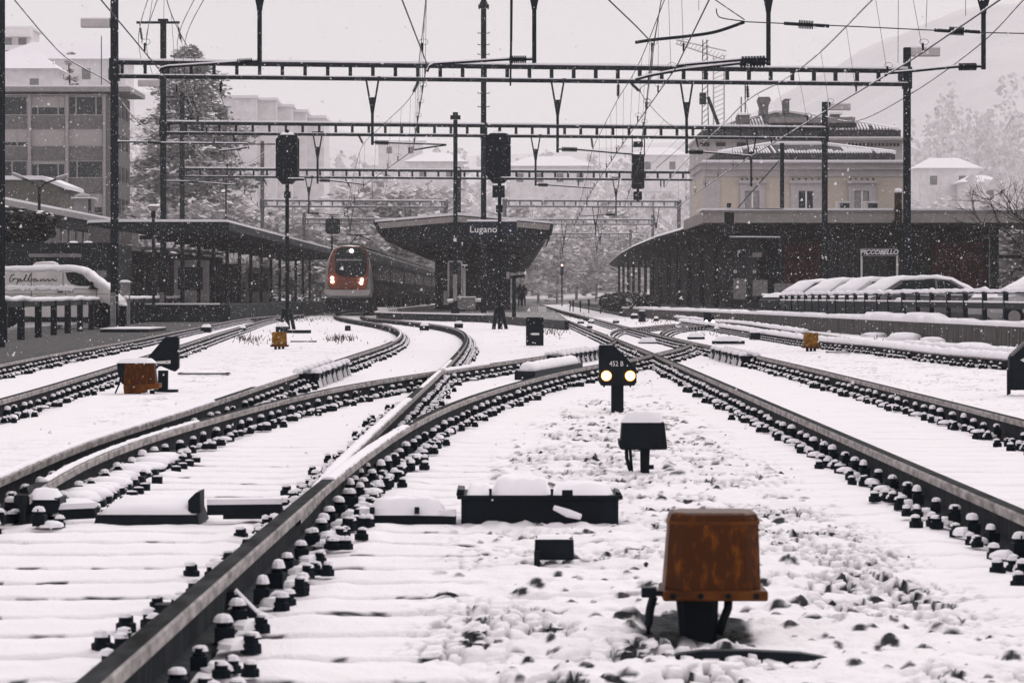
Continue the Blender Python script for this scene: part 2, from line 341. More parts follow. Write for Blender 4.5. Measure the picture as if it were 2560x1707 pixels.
def build_ground():
    Ys = [6.6]
    while Ys[-1] < 700: Ys.append(Ys[-1]*(1+(1/470. if Ys[-1] < 26 else 1/250. if Ys[-1] < 60 else 1/120. if Ys[-1] < 160 else 1/25.)))
    Ys = np.array(Ys); nc = 640; u = np.linspace(-.235, .235, nc)
    X = u[None, :]*(Ys[:, None]+3.5); Y = np.repeat(Ys[:, None], nc, 1)
    h, bare, wet = height(X, Y)
    gx = np.gradient(h, axis=1)/np.gradient(X, axis=1); gy = np.gradient(h, axis=0)/np.gradient(Y, axis=0); slope = np.hypot(gx, gy) # snow slides off the steep sides of the stones
    bare = np.maximum(bare, sstep(.45, .75, slope)*sstep(.61, .65, .75*fbm(X*8.1+31, Y*6.5, 130, 2)+.25*fbm(X*2.1, Y*1.3, 133, 2))*sstep(55, 35, Y))
    nr = len(Ys); co = np.stack([X, Y, h], -1).reshape(-1, 3).astype(np.float32)
    i = np.arange((nr-1)*(nc-1)); r = i//(nc-1); c = i % (nc-1); a = r*nc+c
    q = np.stack([a, a+1, a+nc+1, a+nc], -1).astype(np.int32)
    me = bpy.data.meshes.new('snow_ground'); me.vertices.add(len(co)); me.vertices.foreach_set('co', co.ravel())
    me.loops.add(q.size); me.loops.foreach_set('vertex_index', q.ravel())
    me.polygons.add(len(q)); me.polygons.foreach_set('loop_start', np.arange(0, q.size, 4, dtype=np.int32)); me.polygons.foreach_set('loop_total', np.full(len(q), 4, np.int32))
    me.polygons.foreach_set('use_smooth', np.ones(len(q), bool)); me.update()
    for nm, ar in (('bare', bare), ('wet', wet)):
        at = me.attributes.new(nm, 'FLOAT', 'POINT'); at.data.foreach_set('value', ar.ravel().astype(np.float32))
    o = bpy.data.objects.new('snow_ground', me); COL.objects.link(o); o['kind'] = 'structure'
    m = bpy.data.materials.new('snow_over_ballast'); m.use_nodes = True; nt = m.node_tree; p = nt.nodes['Principled BSDF']; p.inputs['Roughness'].default_value = .95; p.inputs['Specular IOR Level'].default_value = .1
    L = nt.links.new
    def at(n):
        a = nt.nodes.new('ShaderNodeAttribute'); a.attribute_name = n; return a.outputs['Fac']
    tc = nt.nodes.new('ShaderNodeTexCoord')
    def noise(sc, det=4, vec=None):
        z = nt.nodes.new('ShaderNodeTexNoise'); z.inputs['Scale'].default_value = sc; z.inputs['Detail'].default_value = det; L(tc.outputs['Object'], z.inputs['Vector']); return z.outputs['Fac']
    def ramp(fac, a, b, p0=.35, p1=.65):
        r_ = nt.nodes.new('ShaderNodeValToRGB'); r_.color_ramp.elements[0].color = (*a, 1); r_.color_ramp.elements[1].color = (*b, 1); r_.color_ramp.elements[0].position = p0; r_.color_ramp.elements[1].position = p1; L(fac, r_.inputs[0]); return r_.outputs[0]
    def mix(f, a, b):
        x = nt.nodes.new('ShaderNodeMix'); x.data_type = 'RGBA'; L(f, x.inputs[0]); L(a, x.inputs[6]); L(b, x.inputs[7]); return x.outputs[2]
    snow = ramp(noise(3), (.87,.835,.855), (.90,.87,.89)); stone = ramp(noise(25), (.014,.017,.021), (.05,.05,.052))
    verge = ramp(noise(9, 8), (.035,.037,.038), (.16,.15,.148), .35, .72)
    L(mix(at('wet'), mix(at('bare'), snow, stone), verge), p.inputs['Base Color'])
    bp = nt.nodes.new('ShaderNodeBump'); bp.inputs['Strength'].default_value = .5; bp.inputs['Distance'].default_value = .012; L(noise(60, 3), bp.inputs['Height']); L(bp.outputs[0], p.inputs['Normal'])
    me.materials.append(m)
    g = MB(); g.add([(-600,-100,-.4),(600,-100,-.4),(600,1500,-.4),(-600,1500,-.4)], [(0,1,2,3)], M_snow); struct('ground', g)
build_ground()

# ---------------------------------------------------------------- rails with their bolts
PROF = [(-.030,0),(.030,0),(.036,-.008),(.036,-.042),(.010,-.054),(.009,-.138),(.068,-.152),(.068,-.185),(-.068,-.185),(-.068,-.152),(-.009,-.138),(-.010,-.054),(-.036,-.042),(-.036,-.008)]
PM = {0: M_railtop, 1: M_railside, 2: M_railside, 12: M_railside, 13: M_railside}
def resample(path, step):
    out = [path[0]]; acc = 0
    for i in range(1, len(path)):
        if (path[i]-out[-1]).length >= step(out[-1].y): out.append(path[i])
    if out[-1] is not path[-1]: out.append(path[-1])
    return out
def frames(path):
    fr = []
    for i, p in enumerate(path):
        d = (path[min(i+1, len(path)-1)]-path[max(i-1, 0)]); d.z = 0
        if d.length < 1e-9: d = Vector((0,1,0))
        d.normalize(); fr.append((p, d, Vector((d.y, -d.x, 0))))
    return fr
def sweep(mb, path, prof, mats, default):
    fr = frames(path); n = len(prof); base = len(mb.v)
    for p, d, s in fr: mb.v.extend([tuple(p+s*a+Vector((0,0,b))) for a, b in prof])
    for i in range(len(fr)-1):
        for k in range(n):
            mb.f.append((base+i*n+k, base+(i+1)*n+k, base+(i+1)*n+(k+1)%n, base+i*n+(k+1)%n)); mb.m.append(mb.mi(mats.get(k, default)))
    mb.f.append(tuple(base+k for k in range(n))); mb.m.append(mb.mi(default))
    mb.f.append(tuple(base+(len(fr)-1)*n+k for k in reversed(range(n)))); mb.m.append(mb.mi(default))
def snow_ridge(mb, path, w, h, z0, seed=0, skip=0.0):
    rnd = random.Random(seed); prof0 = [(-1,-.15),(-1.0,.35),(-.6,.85),(0,1),(.6,.85),(1.0,.35),(1,-.15)]; rings = []
    fr = frames(path); run = []
    for p, d, s in fr:
        q = 1+rnd.uniform(-.12, .12); hh = h*(1+rnd.uniform(-.22, .22))
        run.append([p+s*(a*w/2*q)+Vector((0,0,z0+b*hh)) for a, b in prof0])
    mb.loft(run, M_snow)
def bolt_meshes():
    out = []
    for v in range(3):
        b = MB(); rnd = random.Random(v); z = .0
        b.lathe([(.034,z-.03),(.034,z+.012),(.026,z+.016),(.026,z+.040+.005*v)], (0,0,0), M_bolt, 7)
        b.blob((0,0,z+.036+.005*v), (.029+.002*v,.029+.002*v,.024+.003*v), M_snow, v, sub=(8,3)); b.blob((.045,.01,z-.02), (.05,.055,.030), M_snow, v+30, sub=(7,2))
        out.append(b.mesh('bolt', smooth=True))
        b = MB(); b.lathe([(.036,-.03),(.036,.010),(.028,.014),(.026,.030)], (0,0,0), M_bolt, 6); b.blob((.0,.006,.026), (.030,.028,.018+.005*v), M_snow, v+9, sub=(7,3)); b.blob((-.05,.03,-.02), (.06,.06,.034), M_snow, v+40, sub=(7,2)); out.append(b.mesh('clip', smooth=False))
    return out
BOLT = bolt_meshes()
def fastening_meshes():
    out = []
    for v in range(5): # local x points away from the rail: clip bolt, snow mound, two sleeper screws
        b = MB(); r_ = random.Random(60+v); j = lambda s: r_.uniform(-s, s)
        b.box((.0, 0, -.005), (.055,.07,.05), M_bolt, j(.3)); b.lathe([(.021,.018),(.021,.030),(.014,.032),(.014,.048)], (j(.006), j(.01), 0), M_bolt, 6)
        b.blob((j(.008), j(.01), .036), (.025+j(.004),.027+j(.004),.026+j(.007)), M_snow, v, sub=(8,3))
        b.blob((.045, j(.03), -.036), (.055+j(.012),.07+j(.02),.034+j(.008)), M_snow, v+7, sub=(8,3))
        for (sx, sy, full) in ((.085, .055, v != 2), (.098, -.06, v != 4), (.155, .02, v in (1, 3))):
            if not full: continue
            x_, y_ = sx+j(.012), sy+j(.015); b.lathe([(.030,-.05),(.030,-.022),(.022,-.018),(.021,.004+j(.006))], (x_, y_, 0), M_bolt, 6)
            b.blob((x_+.004, y_+.006, -.002), (.023,.021,.013+abs(j(.012))), M_snow, v+20, sub=(7,2))
        out.append(b.mesh('fastening'))
    return out
FAST = fastening_meshes()
def along(path, step, start=0.0):
    fr = frames(path); t = -start; out = []
    for i in range(1, len(fr)):
        a, b = fr[i-1][0], fr[i][0]; L_ = (b-a).length
        if L_ < 1e-6: continue
        while t <= L_:
            out.append((a.lerp(b, t/L_), fr[i][1], fr[i][2])); t += step
        t -= L_
    return out
def blobby_bolt(mb, c, rnd):
    b = .03; z = c.z
    mb.box((c.x, c.y, z+.03), (.055,.055,.06), M_bolt); mb.blob((c.x, c.y, z+.05), (.032,.032,.03), M_snow, rnd.randint(0, 99), sub=(5,2))
RAILOBJ = {}
def make_rail(key, label, side, near=0, group=None, snow=None, rail_top=None, bolts=True, group_name=None):
    path = resample(RAILW[key], lambda y: .12 if y < 20 else .3 if y < 50 else .6)
    mb = MB(); sweep(mb, path, PROF, PM, M_railweb)
    mid = path[0]
    o = single('railway_rail', mb, label, 'rail', (mid.x, mid.y, 0), group='rails crossing the snowy yard'); RAILOBJ[key] = o
    # narrow snow strips still lying on the head
    for j, (a, b, w, h) in enumerate(snow or []):
        sub = [p for p in RAILW[key] if a <= p.y <= b]
        if len(sub) < 3: continue
        sm = MB(); snow_ridge(sm, sub, w, h, -.004, j+len(key)); part('snow_cap', sm, o, True)
    if not bolts: return o
    rnd = random.Random(hash(key) % 1000 if False else sum(map(ord, key))); far = MB(); cnt = 0
    for p, d, s in along(RAILW[key], .6, .1):
        if p.y > 125: break
        ang = math.atan2(d.x, d.y)
        for sd in (side, -side):
            if sd != side and p.y > 30: continue
            c = p+s*(sd*(.092+rnd.uniform(-.008, .008)))+d*rnd.uniform(-.06, .06)
            if p.y < 62:
                if rnd.random() < .04: continue
                c.z = .052; a_ = math.atan2(s.y*sd, s.x*sd); k_ = rnd.uniform(.86, 1.12)
                piece('fastening', FAST[rnd.randrange(5)], o, c, a_+rnd.uniform(-.2, .2), (k_, k_*rnd.choice((1, -1)), k_*rnd.uniform(.85, 1.1)))
            else:
                for off, z in ((0, .052), (.09, .012)):
                    q = c+s*sd*off; q.z = z-.035; blobby_bolt(far, q, rnd)
    if far.v: part('bolts', far, o, kind='stuff')
    return o
make_rail('L1', 'thin dark rail along the grey verge beside the picket fence', 1)
make_rail('L2', 'dark rail just behind the rusty box and triangular black signal', 1)
make_rail('CL', 'curved rail with snow on its head, bending hard left to the train', 1, snow=[(9,26,.058,.018),(30,40,.05,.012),(60,90,.04,.012)])
make_rail('CR', 'snow topped curved rail crossing the frog, bending left below the platform', 1, snow=[(13.6,27,.066,.018),(30,43,.05,.012)])
make_rail('E', 'blade rail running from the left point rod through the snowy frog', 1, snow=[(37,40.5,.085,.03),(15,22,.045,.016)])
_e = RAILOBJ['E']; rnd = random.Random(31)
for p, d, s in along(RAILW['E'], .34, .05): # slide chairs under the blade, heaped with snow
    if not 14.6 < p.y < 19.6: continue
    mb = MB(); c = p+s*.17; mb.box((c.x, c.y, .005), (.20,.15,.07), M_bolt, -math.atan2(d.x, d.y)); mb.blob((c.x-.03, c.y+.02, .03), (.12*rnd.uniform(.8,1.2), .19, .052*rnd.uniform(.7,1.3)), M_snow, int(p.y*10), sub=(10,4)); part('slide_chair', mb, _e, True)
    if rnd.random() < .8: mb = MB(); c = p+s*.34; mb.box((c.x, c.y, .01), (.055,.06,.06), M_bolt); mb.blob((c.x, c.y, .036), (.03,.03,.012), M_snow, 3, sub=(7,2)); part('chair_bolt', mb, _e)
make_rail('D', 'big near rail running up from the bottom edge past the point machine', 1, snow=[(14.9,21,.066,.014)])
make_rail('A', 'long straight rail passing right of the lit dwarf signal', -1)
make_rail('B', 'straight rail with a snowy bolt block, second from the right wall', -1)
make_rail('S1', 'short curved slip rail inside the distant crossing, left side', 1, snow=[(66,84,.05,.02)])
make_rail('S2', 'short curved slip rail inside the distant crossing, right side', 1)
make_rail('FN', 'rail buried under a thick roll of snow, nearer of the siding pair', -1, snow=[(40,130,.17,.085)])
make_rail('FF', 'half buried siding rail nearest the stained concrete wall', -1, snow=[(47,57,.16,.08),(76,140,.16,.08)])
# ---------------------------------------------------------------- catenary portals
M_blind2 = mat('lamp_grey', (0.52, 0.49, 0.49), .7, .08, 4)
M_hazesteel = mat('haze_paled_steel', (0.11, 0.11, 0.112), 0.85, 0.3, 3)  # paler steel for far portals: haze fade put into the colour
def insulator_mesh(L=.42, n=7, r=.075):
    b = MB(); prof = [(.018,-L*.25),(.022,0)]
    for i in range(n):
        z = L*(i+.15)/n; prof += [(.03,z),(r,z+L*.28/n),(r,z+L*.40/n),(.03,z+L*.62/n)]
    prof += [(.022,L),(.018,L*1.25)]
    b.lathe(prof, (0,0,0), M_black, 8); return b
def insul_between(mb, p, q, frac0=.3, frac1=.7, n=7, r=.07):
    """rod from p to q carrying a ribbed insulator in its middle"""
    p, q = Vector(p), Vector(q); mb.tube([p, q], .016, M_black, 5)
    a, b = p.lerp(q, frac0), p.lerp(q, frac1); d = (b-a)
    for i in range(n):
        c = a+d*((i+.5)/n); u = d.normalized()*(d.length/n*.22); mb.tube([c-u, c+u], r, M_black, 8)
    mb.tube([a, b], .034, M_black, 6)
ZT = 8.69
def plane_Y(g, px):  # distance of the portal plane at a column of the photograph
    x0, Y0, x1, Y1 = g; t = (px-x0)/(x1-x0); return 1/((1-t)/Y0+t/Y1)
BAT = {}
def portal(label, xl, xr, Yl, Yr, masts, pitch=.74, depth=.5, group='catenary portals over the tracks', ztop=ZT, solo=True, lamps=(), ends=None, hb=.56, M_mast=M_mast):
    g = (xl, Yl, xr, Yr)
    L0 = W(xl, 740, Yl); R0 = W(xr, 740, Yr); L0.z = R0.z = 0
    o = thing('catenary_portal', label, 'portal', L0, group)
    d = (R0-L0); Ln = d.length; d.normalize(); rz = math.atan2(d.y, d.x); nrm = Vector((-d.y, d.x, 0))
    e0, e1 = (0, Ln) if ends is None else ends
    for (z, h, nm) in ((ztop-.06, .13, 'top_chord'), (ztop-hb+.05, .11, 'bottom_chord')):
        b = MB(); b.bar(L0+d*e0+Vector((0,0,z)), L0+d*e1+Vector((0,0,z)), .22, h, M_mast); part(nm, b, o)
        sn = MB(); rnd = random.Random(int(z*100)); n = max(6, int(Ln/.9)); ring = []
        for i in range(n+1):
            c = L0+d*(e0+(e1-e0)*i/n); hh = (.075 if nm == 'top_chord' else .035)*rnd.uniform(.8, 1.2); y = .105
            ring.append([c-nrm*y+Vector((0,0,z+h/2-.004)), c+nrm*y+Vector((0,0,z+h/2-.004)), c+nrm*y*.8+Vector((0,0,z+h/2+hh)), c-nrm*y*.8+Vector((0,0,z+h/2+hh))])
        sn.loft(ring, M_snow); part('snow_strip', sn, o, True)
    bb = MB(); bb.box((0,0,0), (.105,.16,hb-.21), M_mast); me = bb.mesh('batten'); joined = MB(); n = int((e1-e0)/pitch)
    for i in range(n+1):
        c = L0+d*(e0+(e1-e0)*(i+.35)/(n+.7)); c.z = ztop-.06-.065-(hb-.21)/2+.035-.005
        if solo: piece('batten', me, o, c, rz)
        else: joined.box(c, (.105,.16,hb-.21), M_mast, rz)
    if not solo: part('battens', joined, o, kind='stuff')
    for (px, w, top_py, zb) in masts:
        Y = plane_Y(g, px); c = W(px, 740, Y); top = CH-(top_py-740)/F*Y
        b = MB()
        # wide-flange column with visible recess
        b.box((c.x, c.y-.02, (top+zb)/2), (w, .03, top-zb), M_mast); b.box((c.x, c.y+.24, (top+zb)/2), (w, .03, top-zb), M_mast); b.box((c.x, c.y+.11, (top+zb)/2), (w*.72, .235, top-zb), M_mast)
        m = part('mast', b, o)
        cl = MB(); cl.box((c.x, c.y+.11, ztop-hb/2), (w*1.35, .40, hb+.16), M_mast); part('beam_clamp', cl, o)
        for zz in (1.4, 3.2, 5.0):
            pass
    o['_'] = 0; del o['_']
    return o, g
def drop_post(o, g, px, vtop_py, vbot_py, end_py, vw_px, post_w=.09):
    Y = plane_Y(g, px)-.02
    t = W(px, vtop_py, Y); vb = W(px, vbot_py, Y); en = W(px, end_py, Y); hw = vw_px/2/F*Y
    b = MB(); b.bar((t.x-hw, Y, t.z), (vb.x-post_w*.3, Y, vb.z), .07, .06, M_mast); b.bar((t.x+hw, Y, t.z), (vb.x+post_w*.3, Y, vb.z), .07, .06, M_mast)
    b.bar((t.x-hw-.05, Y, t.z), (t.x+hw+.05, Y, t.z), .1, .06, M_mast)
    zc = t.z*.38+vb.z*.62; b.bar((t.x-hw*.42, Y, zc), (t.x+hw*.42, Y, zc), .06, .05, M_mast)
    b.box((t.x, Y, (vb.z+en.z)/2), (post_w, .09, vb.z-en.z+.02), M_mast); b.box((t.x, Y, (vb.z+.2)-.0), (post_w*1.25, .1, .5), M_mast)
    part('drop_post', b, o); return en
def arm(o, pts, ins=None, r=.025, hook=True):
    """steady arm along world points with an insulator between two fractions of its first span"""
    b = MB(); b.tube(pts, r, M_black, 6)
    part('steady_arm', b, o)
    if ins:
        i = MB(); a, c = Vector(pts[0]), Vector(pts[1]); p, q = a.lerp(c, ins[0]), a.lerp(c, ins[1]); dd = q-p; n = 8
        for k in range(n):
            m_ = p+dd*((k+.5)/n); u = dd.normalized()*(dd.length/n*.24); i.tube([m_-u, m_+u], .085, M_black, 8)
        i.tube([p, q], .045, M_black, 6); part('insulator', i, o)
    s = MB(); top = [Vector(p)+Vector((0,0,r+.006)) for p in pts]; s.tube(top, r*.75, M_snow, 5); part('snow_strip', s, o)
def hang(o, p, q):
    b = MB(); insul_between(b, p, q, .22, .85, 8, .06); part('hanging_insulator', b, o)
def lamp_box(o, a, b_, Y):
    p, q = W(a[0], a[1], Y), W(b_[0], b_[1], Y); b = MB(); b.box(((p.x+q.x)/2, Y, (p.z+q.z)/2), (abs(q.x-p.x), .35, abs(q.z-p.z)), M_blind2); part('lamp_housing', b, o, bevel=.02)
    s = MB(); s.box(((p.x+q.x)/2, Y, max(p.z, q.z)+.02), (abs(q.x-p.x)*.98, .32, .04), M_snow); part('snow_cap', s, o)
# foreground portal: its beam lies above the frame, its hangers hang into view
P0, g0 = portal('nearest portal, its beam above view, four long hangers reaching down', 0, 2700, 63.5, 66, [(-4.5, .2, -420, 0), (2700, .2, -300, 0)], pitch=.8)
for px, vb, en in ((649, 20, 163), (1335.6, 18, 157), (1921, 24, 163), (2458.7, 29, 173)):
    drop_post(P0, g0, px, -62 if px < 2000 else -30, vb, en, 40)
Y0 = lambda px: plane_Y(g0, px)-.02
def P(px, py, g): return W(px, py, plane_Y(g, px)-.02)
arm(P0, [P(645,154,g0), P(575,158,g0), P(420,168,g0), P(402,172,g0), P(399,180,g0)], (.2, .75))
arm(P0, [P(1331,149,g0), P(1270,149.5,g0), P(1180,155,g0), P(1085,161,g0), P(1073,167,g0), P(1068,180,g0)], (.25, .95))
arm(P0, [P(1916,149,g0), P(1850,151,g0), P(1715,163,g0), P(1690,166,g0)], (.05, .95))
arm(P0, [P(1916,158,g0), P(1846,160,g0), P(1700,176,g0), P(1625,190,g0), P(1588,200,g0)], (.05, .95))
arm(P0, [P(2454,167,g0), P(2390,168,g0), P(2270,180,g0), P(2222,184,g0), P(2212,190,g0)], (.2, .9))
b = MB(); b.tube([P(1279,-60,g0), P(1278,95,g0), P(1276,215,g0)], [.03,.026,.018], M_black, 6); part('hanging_rod', b, P0)
# second portal
P1, g1 = portal('tall near portal with snow on its ladder beam, strip lamps at both masts', 285, 2268.5, 100, 103.9, [(285, .225, -70, 0), (2268.5, .225, 119, 0)])
mb_ = MB(); f_ = W(2268, 740, 103.8); mb_.box((f_.x, 103.72, .95), (.26,.08,1.6), M_concrete); part('foot_cover', mb_, P1)
for px, vt, vb, en, vw in ((931, 194, 278, 362, 33), (1394, 199, 284, 381, 33), (1716.5, 205, 290, 384, 31)): drop_post(P1, g1, px, vt, vb, en, vw)
arm(P1, [P(931,356,g1), P(985,358,g1), P(1116,362,g1)], (.12, .75)); arm(P1, [P(1116,363,g1), P(1080,368,g1), P(1035,375,g1)])
arm(P1, [P(1394,373,g1), P(1445,374.5,g1), P(1541,383,g1), P(1583,386,g1)], (.2, .95)); arm(P1, [P(1716,380,g1), P(1760,381,g1), P(1852,388,g1), P(1880,391,g1)], (.15, .95))
arm(P1, [P(293,355,g1), P(370,356,g1), P(401,358,g1), P(620,360,g1), P(622,372,g1)], (.5, .5)); 
i = MB(); insul_between(i, P(366,355.5,g1), P(404,358,g1), .1, .95, 8, .06); part('insulator', i, P1)
arm(P1, [P(618,369,g1), P(590,374,g1), P(548,378,g1)])
for a, b_ in (((554,195),(550,238)), ((1050,196),(1031,236)), ((1546,202),(1545,247)), ((1571,202),(1602,232)), ((1868,206),(1870,251))): hang(P1, P(a[0],a[1],g1), P(b_[0],b_[1],g1))
lamp_box(P1, (203,49), (275,69.5), 100); lamp_box(P1, (2277,121), (2349,141.5), 103.9)
# third portal, with the tall mast on the platform
P2, g2 = portal('second ladder beam portal, slimmer, joined to the tall rung mast', 407.5, 2062.5, 135, 139.8, [(407.5, .24, 51, 0), (1209, .24, -90, .3), (2062.5, .24, 255, 0)])
c = W(1209, 740, plane_Y(g2, 1209))
for py in (84, 113, 137, 171, 203, 234, 268):
    z = W(0, py, c.y).z; b = MB(); b.bar((c.x-.25, c.y-.06, z), (c.x+.25, c.y-.06, z), .04, .03, M_mast); b.bar((c.x-.25, c.y-.06, z), (c.x-.25, c.y-.06, z+.06), .03, .03, M_mast); b.bar((c.x+.25, c.y-.06, z), (c.x+.25, c.y-.06, z+.06), .03, .03, M_mast); part('rung', b, P2)
b = MB(); z = W(0, 16, c.y).z; b.box((c.x, c.y+.1, z), (.48, .5, .14), M_mast); b.box((c.x, c.y+.1, z+.13), (.34, .4, .12), M_mast); b.box((c.x-.2, c.y+.1, z-.08), (.05, .3, .1), M_mast); b.box((c.x+.2, c.y+.1, z-.08), (.05, .3, .1), M_mast); part('mast_collar', b, P2)
b = MB(); b.bar(P(341,57,g2), P(449,57,g2), .12, .10, M_mast); b.box(P(408,52,g2), (.42,.4,.12), M_mast); part('crossarm', b, P2)
hang(P2, P(349,60,g2), P(356,106,g2)); hang(P2, P(444,60,g2), P(453,106,g2))
for px, vt, vb, en, vw in ((794, 331, 393, 459, 24), (1339, 338, 398, 464, 24), (1878, 344, 404, 466, 24)): drop_post(P2, g2, px, vt, vb, en, vw)
arm(P2, [P(794,451,g2), P(826,452,g2), P(880,458,g2), P(911,462,g2)], (.2, .95)); arm(P2, [P(1339,462,g2), P(1371,463,g2), P(1440,468,g2), P(1483,471,g2)], (.2, .95))
arm(P2, [P(415,453,g2), P(475,454,g2), P(496,456,g2), P(589,463,g2)]); i = MB(); insul_between(i, P(472,454,g2), P(498,456,g2), .05, .95, 7, .06); part('insulator', i, P2)
for a, b_ in (((582,331),(588,357)), ((894,333),(908.5,362)), ((1478,339),(1482,373)), ((1740,342),(1746,372))): hang(P2, P(a[0],a[1],g2), P(b_[0],b_[1],g2))
lamp_box(P2, (345.5,202), (400,216.5), 135); lamp_box(P2, (2069,261), (2126,276), 139.8)
# fourth portal
P3, g3 = portal('third ladder beam portal, greyed by the snowfall', 455, 1877, 184, 190, [(455, .26, 230, 0), (1148, .2, 418, .3), (1877, .26, 405, 0)], pitch=.80)
for px, vt, vb, en, vw in ((772, 441, 486, 536, 18), (1540, 444, 490, 539, 18), (565, 440, 470, 560, 17)): drop_post(P3, g3, px, vt, vb, en, vw)
arm(P3, [P(772,533,g3), P(800,534,g3), P(855,538,g3)], (.1, .9)); arm(P3, [P(1540,537,g3), P(1512,537,g3), P(1450,541,g3)], (.1, .9)); arm(P3, [P(1872,464,g3), P(1840,465,g3), P(1762,468,g3)], (.1, .9))
for a, b_ in (((860,441),(877,472)), ((1652,445),(1652,470)), ((1660,445),(1660,470)), ((1446,444),(1446,468)), ((655,441),(668,465))): hang(P3, P(a[0],a[1],g3), P(b_[0],b_[1],g3))
b = MB(); b.bar(P(415,243,g3), P(485,243,g3), .12, .10, M_mast); part('crossarm', b, P3)
hang(P3, P(419,246,g3), P(423,277,g3)); hang(P3, P(480,246,g3), P(492,279,g3))
# fourth row: two shorter portals either side of the platform
def far_portal(label, xl, xr, Y, tops, pitch=.9, drops=()):
    o, g = portal(label, xl, xr, Y, Y*1.01, [(xl, .28, tops[0], 0), (xr, .28, tops[1], 0)], pitch=pitch, solo=(Y < 260), M_mast=M_hazesteel if Y > 240 else M_mast, group='distant catenary portals fading in the snow')
    for px, en in drops: drop_post(o, g, px, 740-(ZT-.6-CH)*F/Y, 740-(ZT-2.2-CH)*F/Y, en, 16*245/Y)
    return o, g
P4, g4 = far_portal('hazy portal left of the platform roof, short right mast', 655.5, 1114.5, 245, (353, 499), drops=((875, 580), (1020, 560)))
b = MB(); b.bar(P(622,361,g4), P(688,361,g4), .12, .10, M_mast); part('crossarm', b, P4)
P4b, g4b = far_portal('hazy portal between the platform roof and the right hand hall', 1262, 1697.5, 245, (500, 500), drops=((1489, 590), (1640, 560)))
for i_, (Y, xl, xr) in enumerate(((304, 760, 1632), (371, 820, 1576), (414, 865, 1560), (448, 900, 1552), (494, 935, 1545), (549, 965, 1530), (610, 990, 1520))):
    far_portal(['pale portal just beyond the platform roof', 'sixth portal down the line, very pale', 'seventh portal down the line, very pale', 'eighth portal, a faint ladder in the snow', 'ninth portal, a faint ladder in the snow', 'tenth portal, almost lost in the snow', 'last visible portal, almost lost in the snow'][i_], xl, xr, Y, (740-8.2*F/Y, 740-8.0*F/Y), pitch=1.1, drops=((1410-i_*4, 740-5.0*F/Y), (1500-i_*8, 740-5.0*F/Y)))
# free standing poles
def pole(label, px, w_px, top_py, Y, zb=0.0, cap=None, group=None, name='lamp_pole'):
    c = W(px, 740, Y); top = W(px, top_py, Y).z; w = w_px/F*Y
    o = thing(name, label, 'pole', (c.x, c.y, zb), group)
    b = MB(); b.box((c.x, c.y, (top+zb)/2), (w, w*.9, top-zb), M_mast); b.box((c.x, c.y-w*.47, (top+zb)/2), (w*.55, .03, top-zb-.2), M_steel); part('shaft', b, o)
    b = MB(); b.box((c.x, c.y, zb+.12), (w*2, w*2, .24), M_steel); part('base_plate', b, o)
    if cap:
        b = MB(); b.box((c.x, c.y, top+.10), (cap, .4, .16), M_mast); b.box((c.x, c.y, top+.24), (cap*.5, .3, .14), M_mast); part('pole_head', b, o)
    return o
q = pole('dark steel pole with flat head standing before the platform roof', 1138.5, 10.5, 300, 128, .3, .42)
b = MB(); b.box(W(1137.5, 599.5, 127.8), (.12,.03,.14), M_white); part('number_plate', b, q)
b = MB(); b.box(W(1137.5, 719, 127.75), (.17,.06,1.1), M_concrete); part('foot_cover', b, q)
pole('dark pole in front of the cream villa, left of its middle window', 1955, 10, 358, 150)
# ---------------------------------------------------------------- overhead wires
def wire_mesh(mb, pts, r, m, snow=False, seed=0):
    mb.tube(pts, r, m, 5)
def smooth3(pts, n=6):
    P_ = [np.array(p) for p in pts]; out = []
    for i in range(len(P_)-1):
        p0 = P_[max(i-1, 0)]; p1, p2 = P_[i], P_[i+1]; p3 = P_[min(i+2, len(P_)-1)]
        for k in range(n):
            t = k/n; out.append(Vector(.5*((2*p1)+(-p0+p2)*t+(2*p0-5*p1+4*p2-p3)*t*t+(-p0+3*p1-3*p2+p3)*t**3)))
    out.append(Vector(P_[-1])); return out
def at_y(pts, Y):
    for a, b in zip(pts, pts[1:]):
        if min(a.y, b.y) <= Y <= max(a.y, b.y) and abs(b.y-a.y) > 1e-6: return a.lerp(b, (Y-a.y)/(b.y-a.y))
    return None
def clumps(mb, pts, r, seed): # broken clods of snow lying along a wire
    rnd = random.Random(seed)
    for a, b in zip(pts, pts[1:]):
        L_ = (b-a).length; n = max(1, int(L_/.45))
        for k in range(n):
            if rnd.random() < .28: continue
            t0, t1 = (k+rnd.uniform(0, .12))/n, (k+rnd.uniform(.75, 1))/n
            up = Vector((0,0,r*.9)); mb.tube([a.lerp(b, t0)+up, a.lerp(b, (t0+t1)/2)+up*1.15, a.lerp(b, t1)+up], [r*.4, r*rnd.uniform(.8, 1.15), r*.4], M_snow, 5)
ZC = 5.76
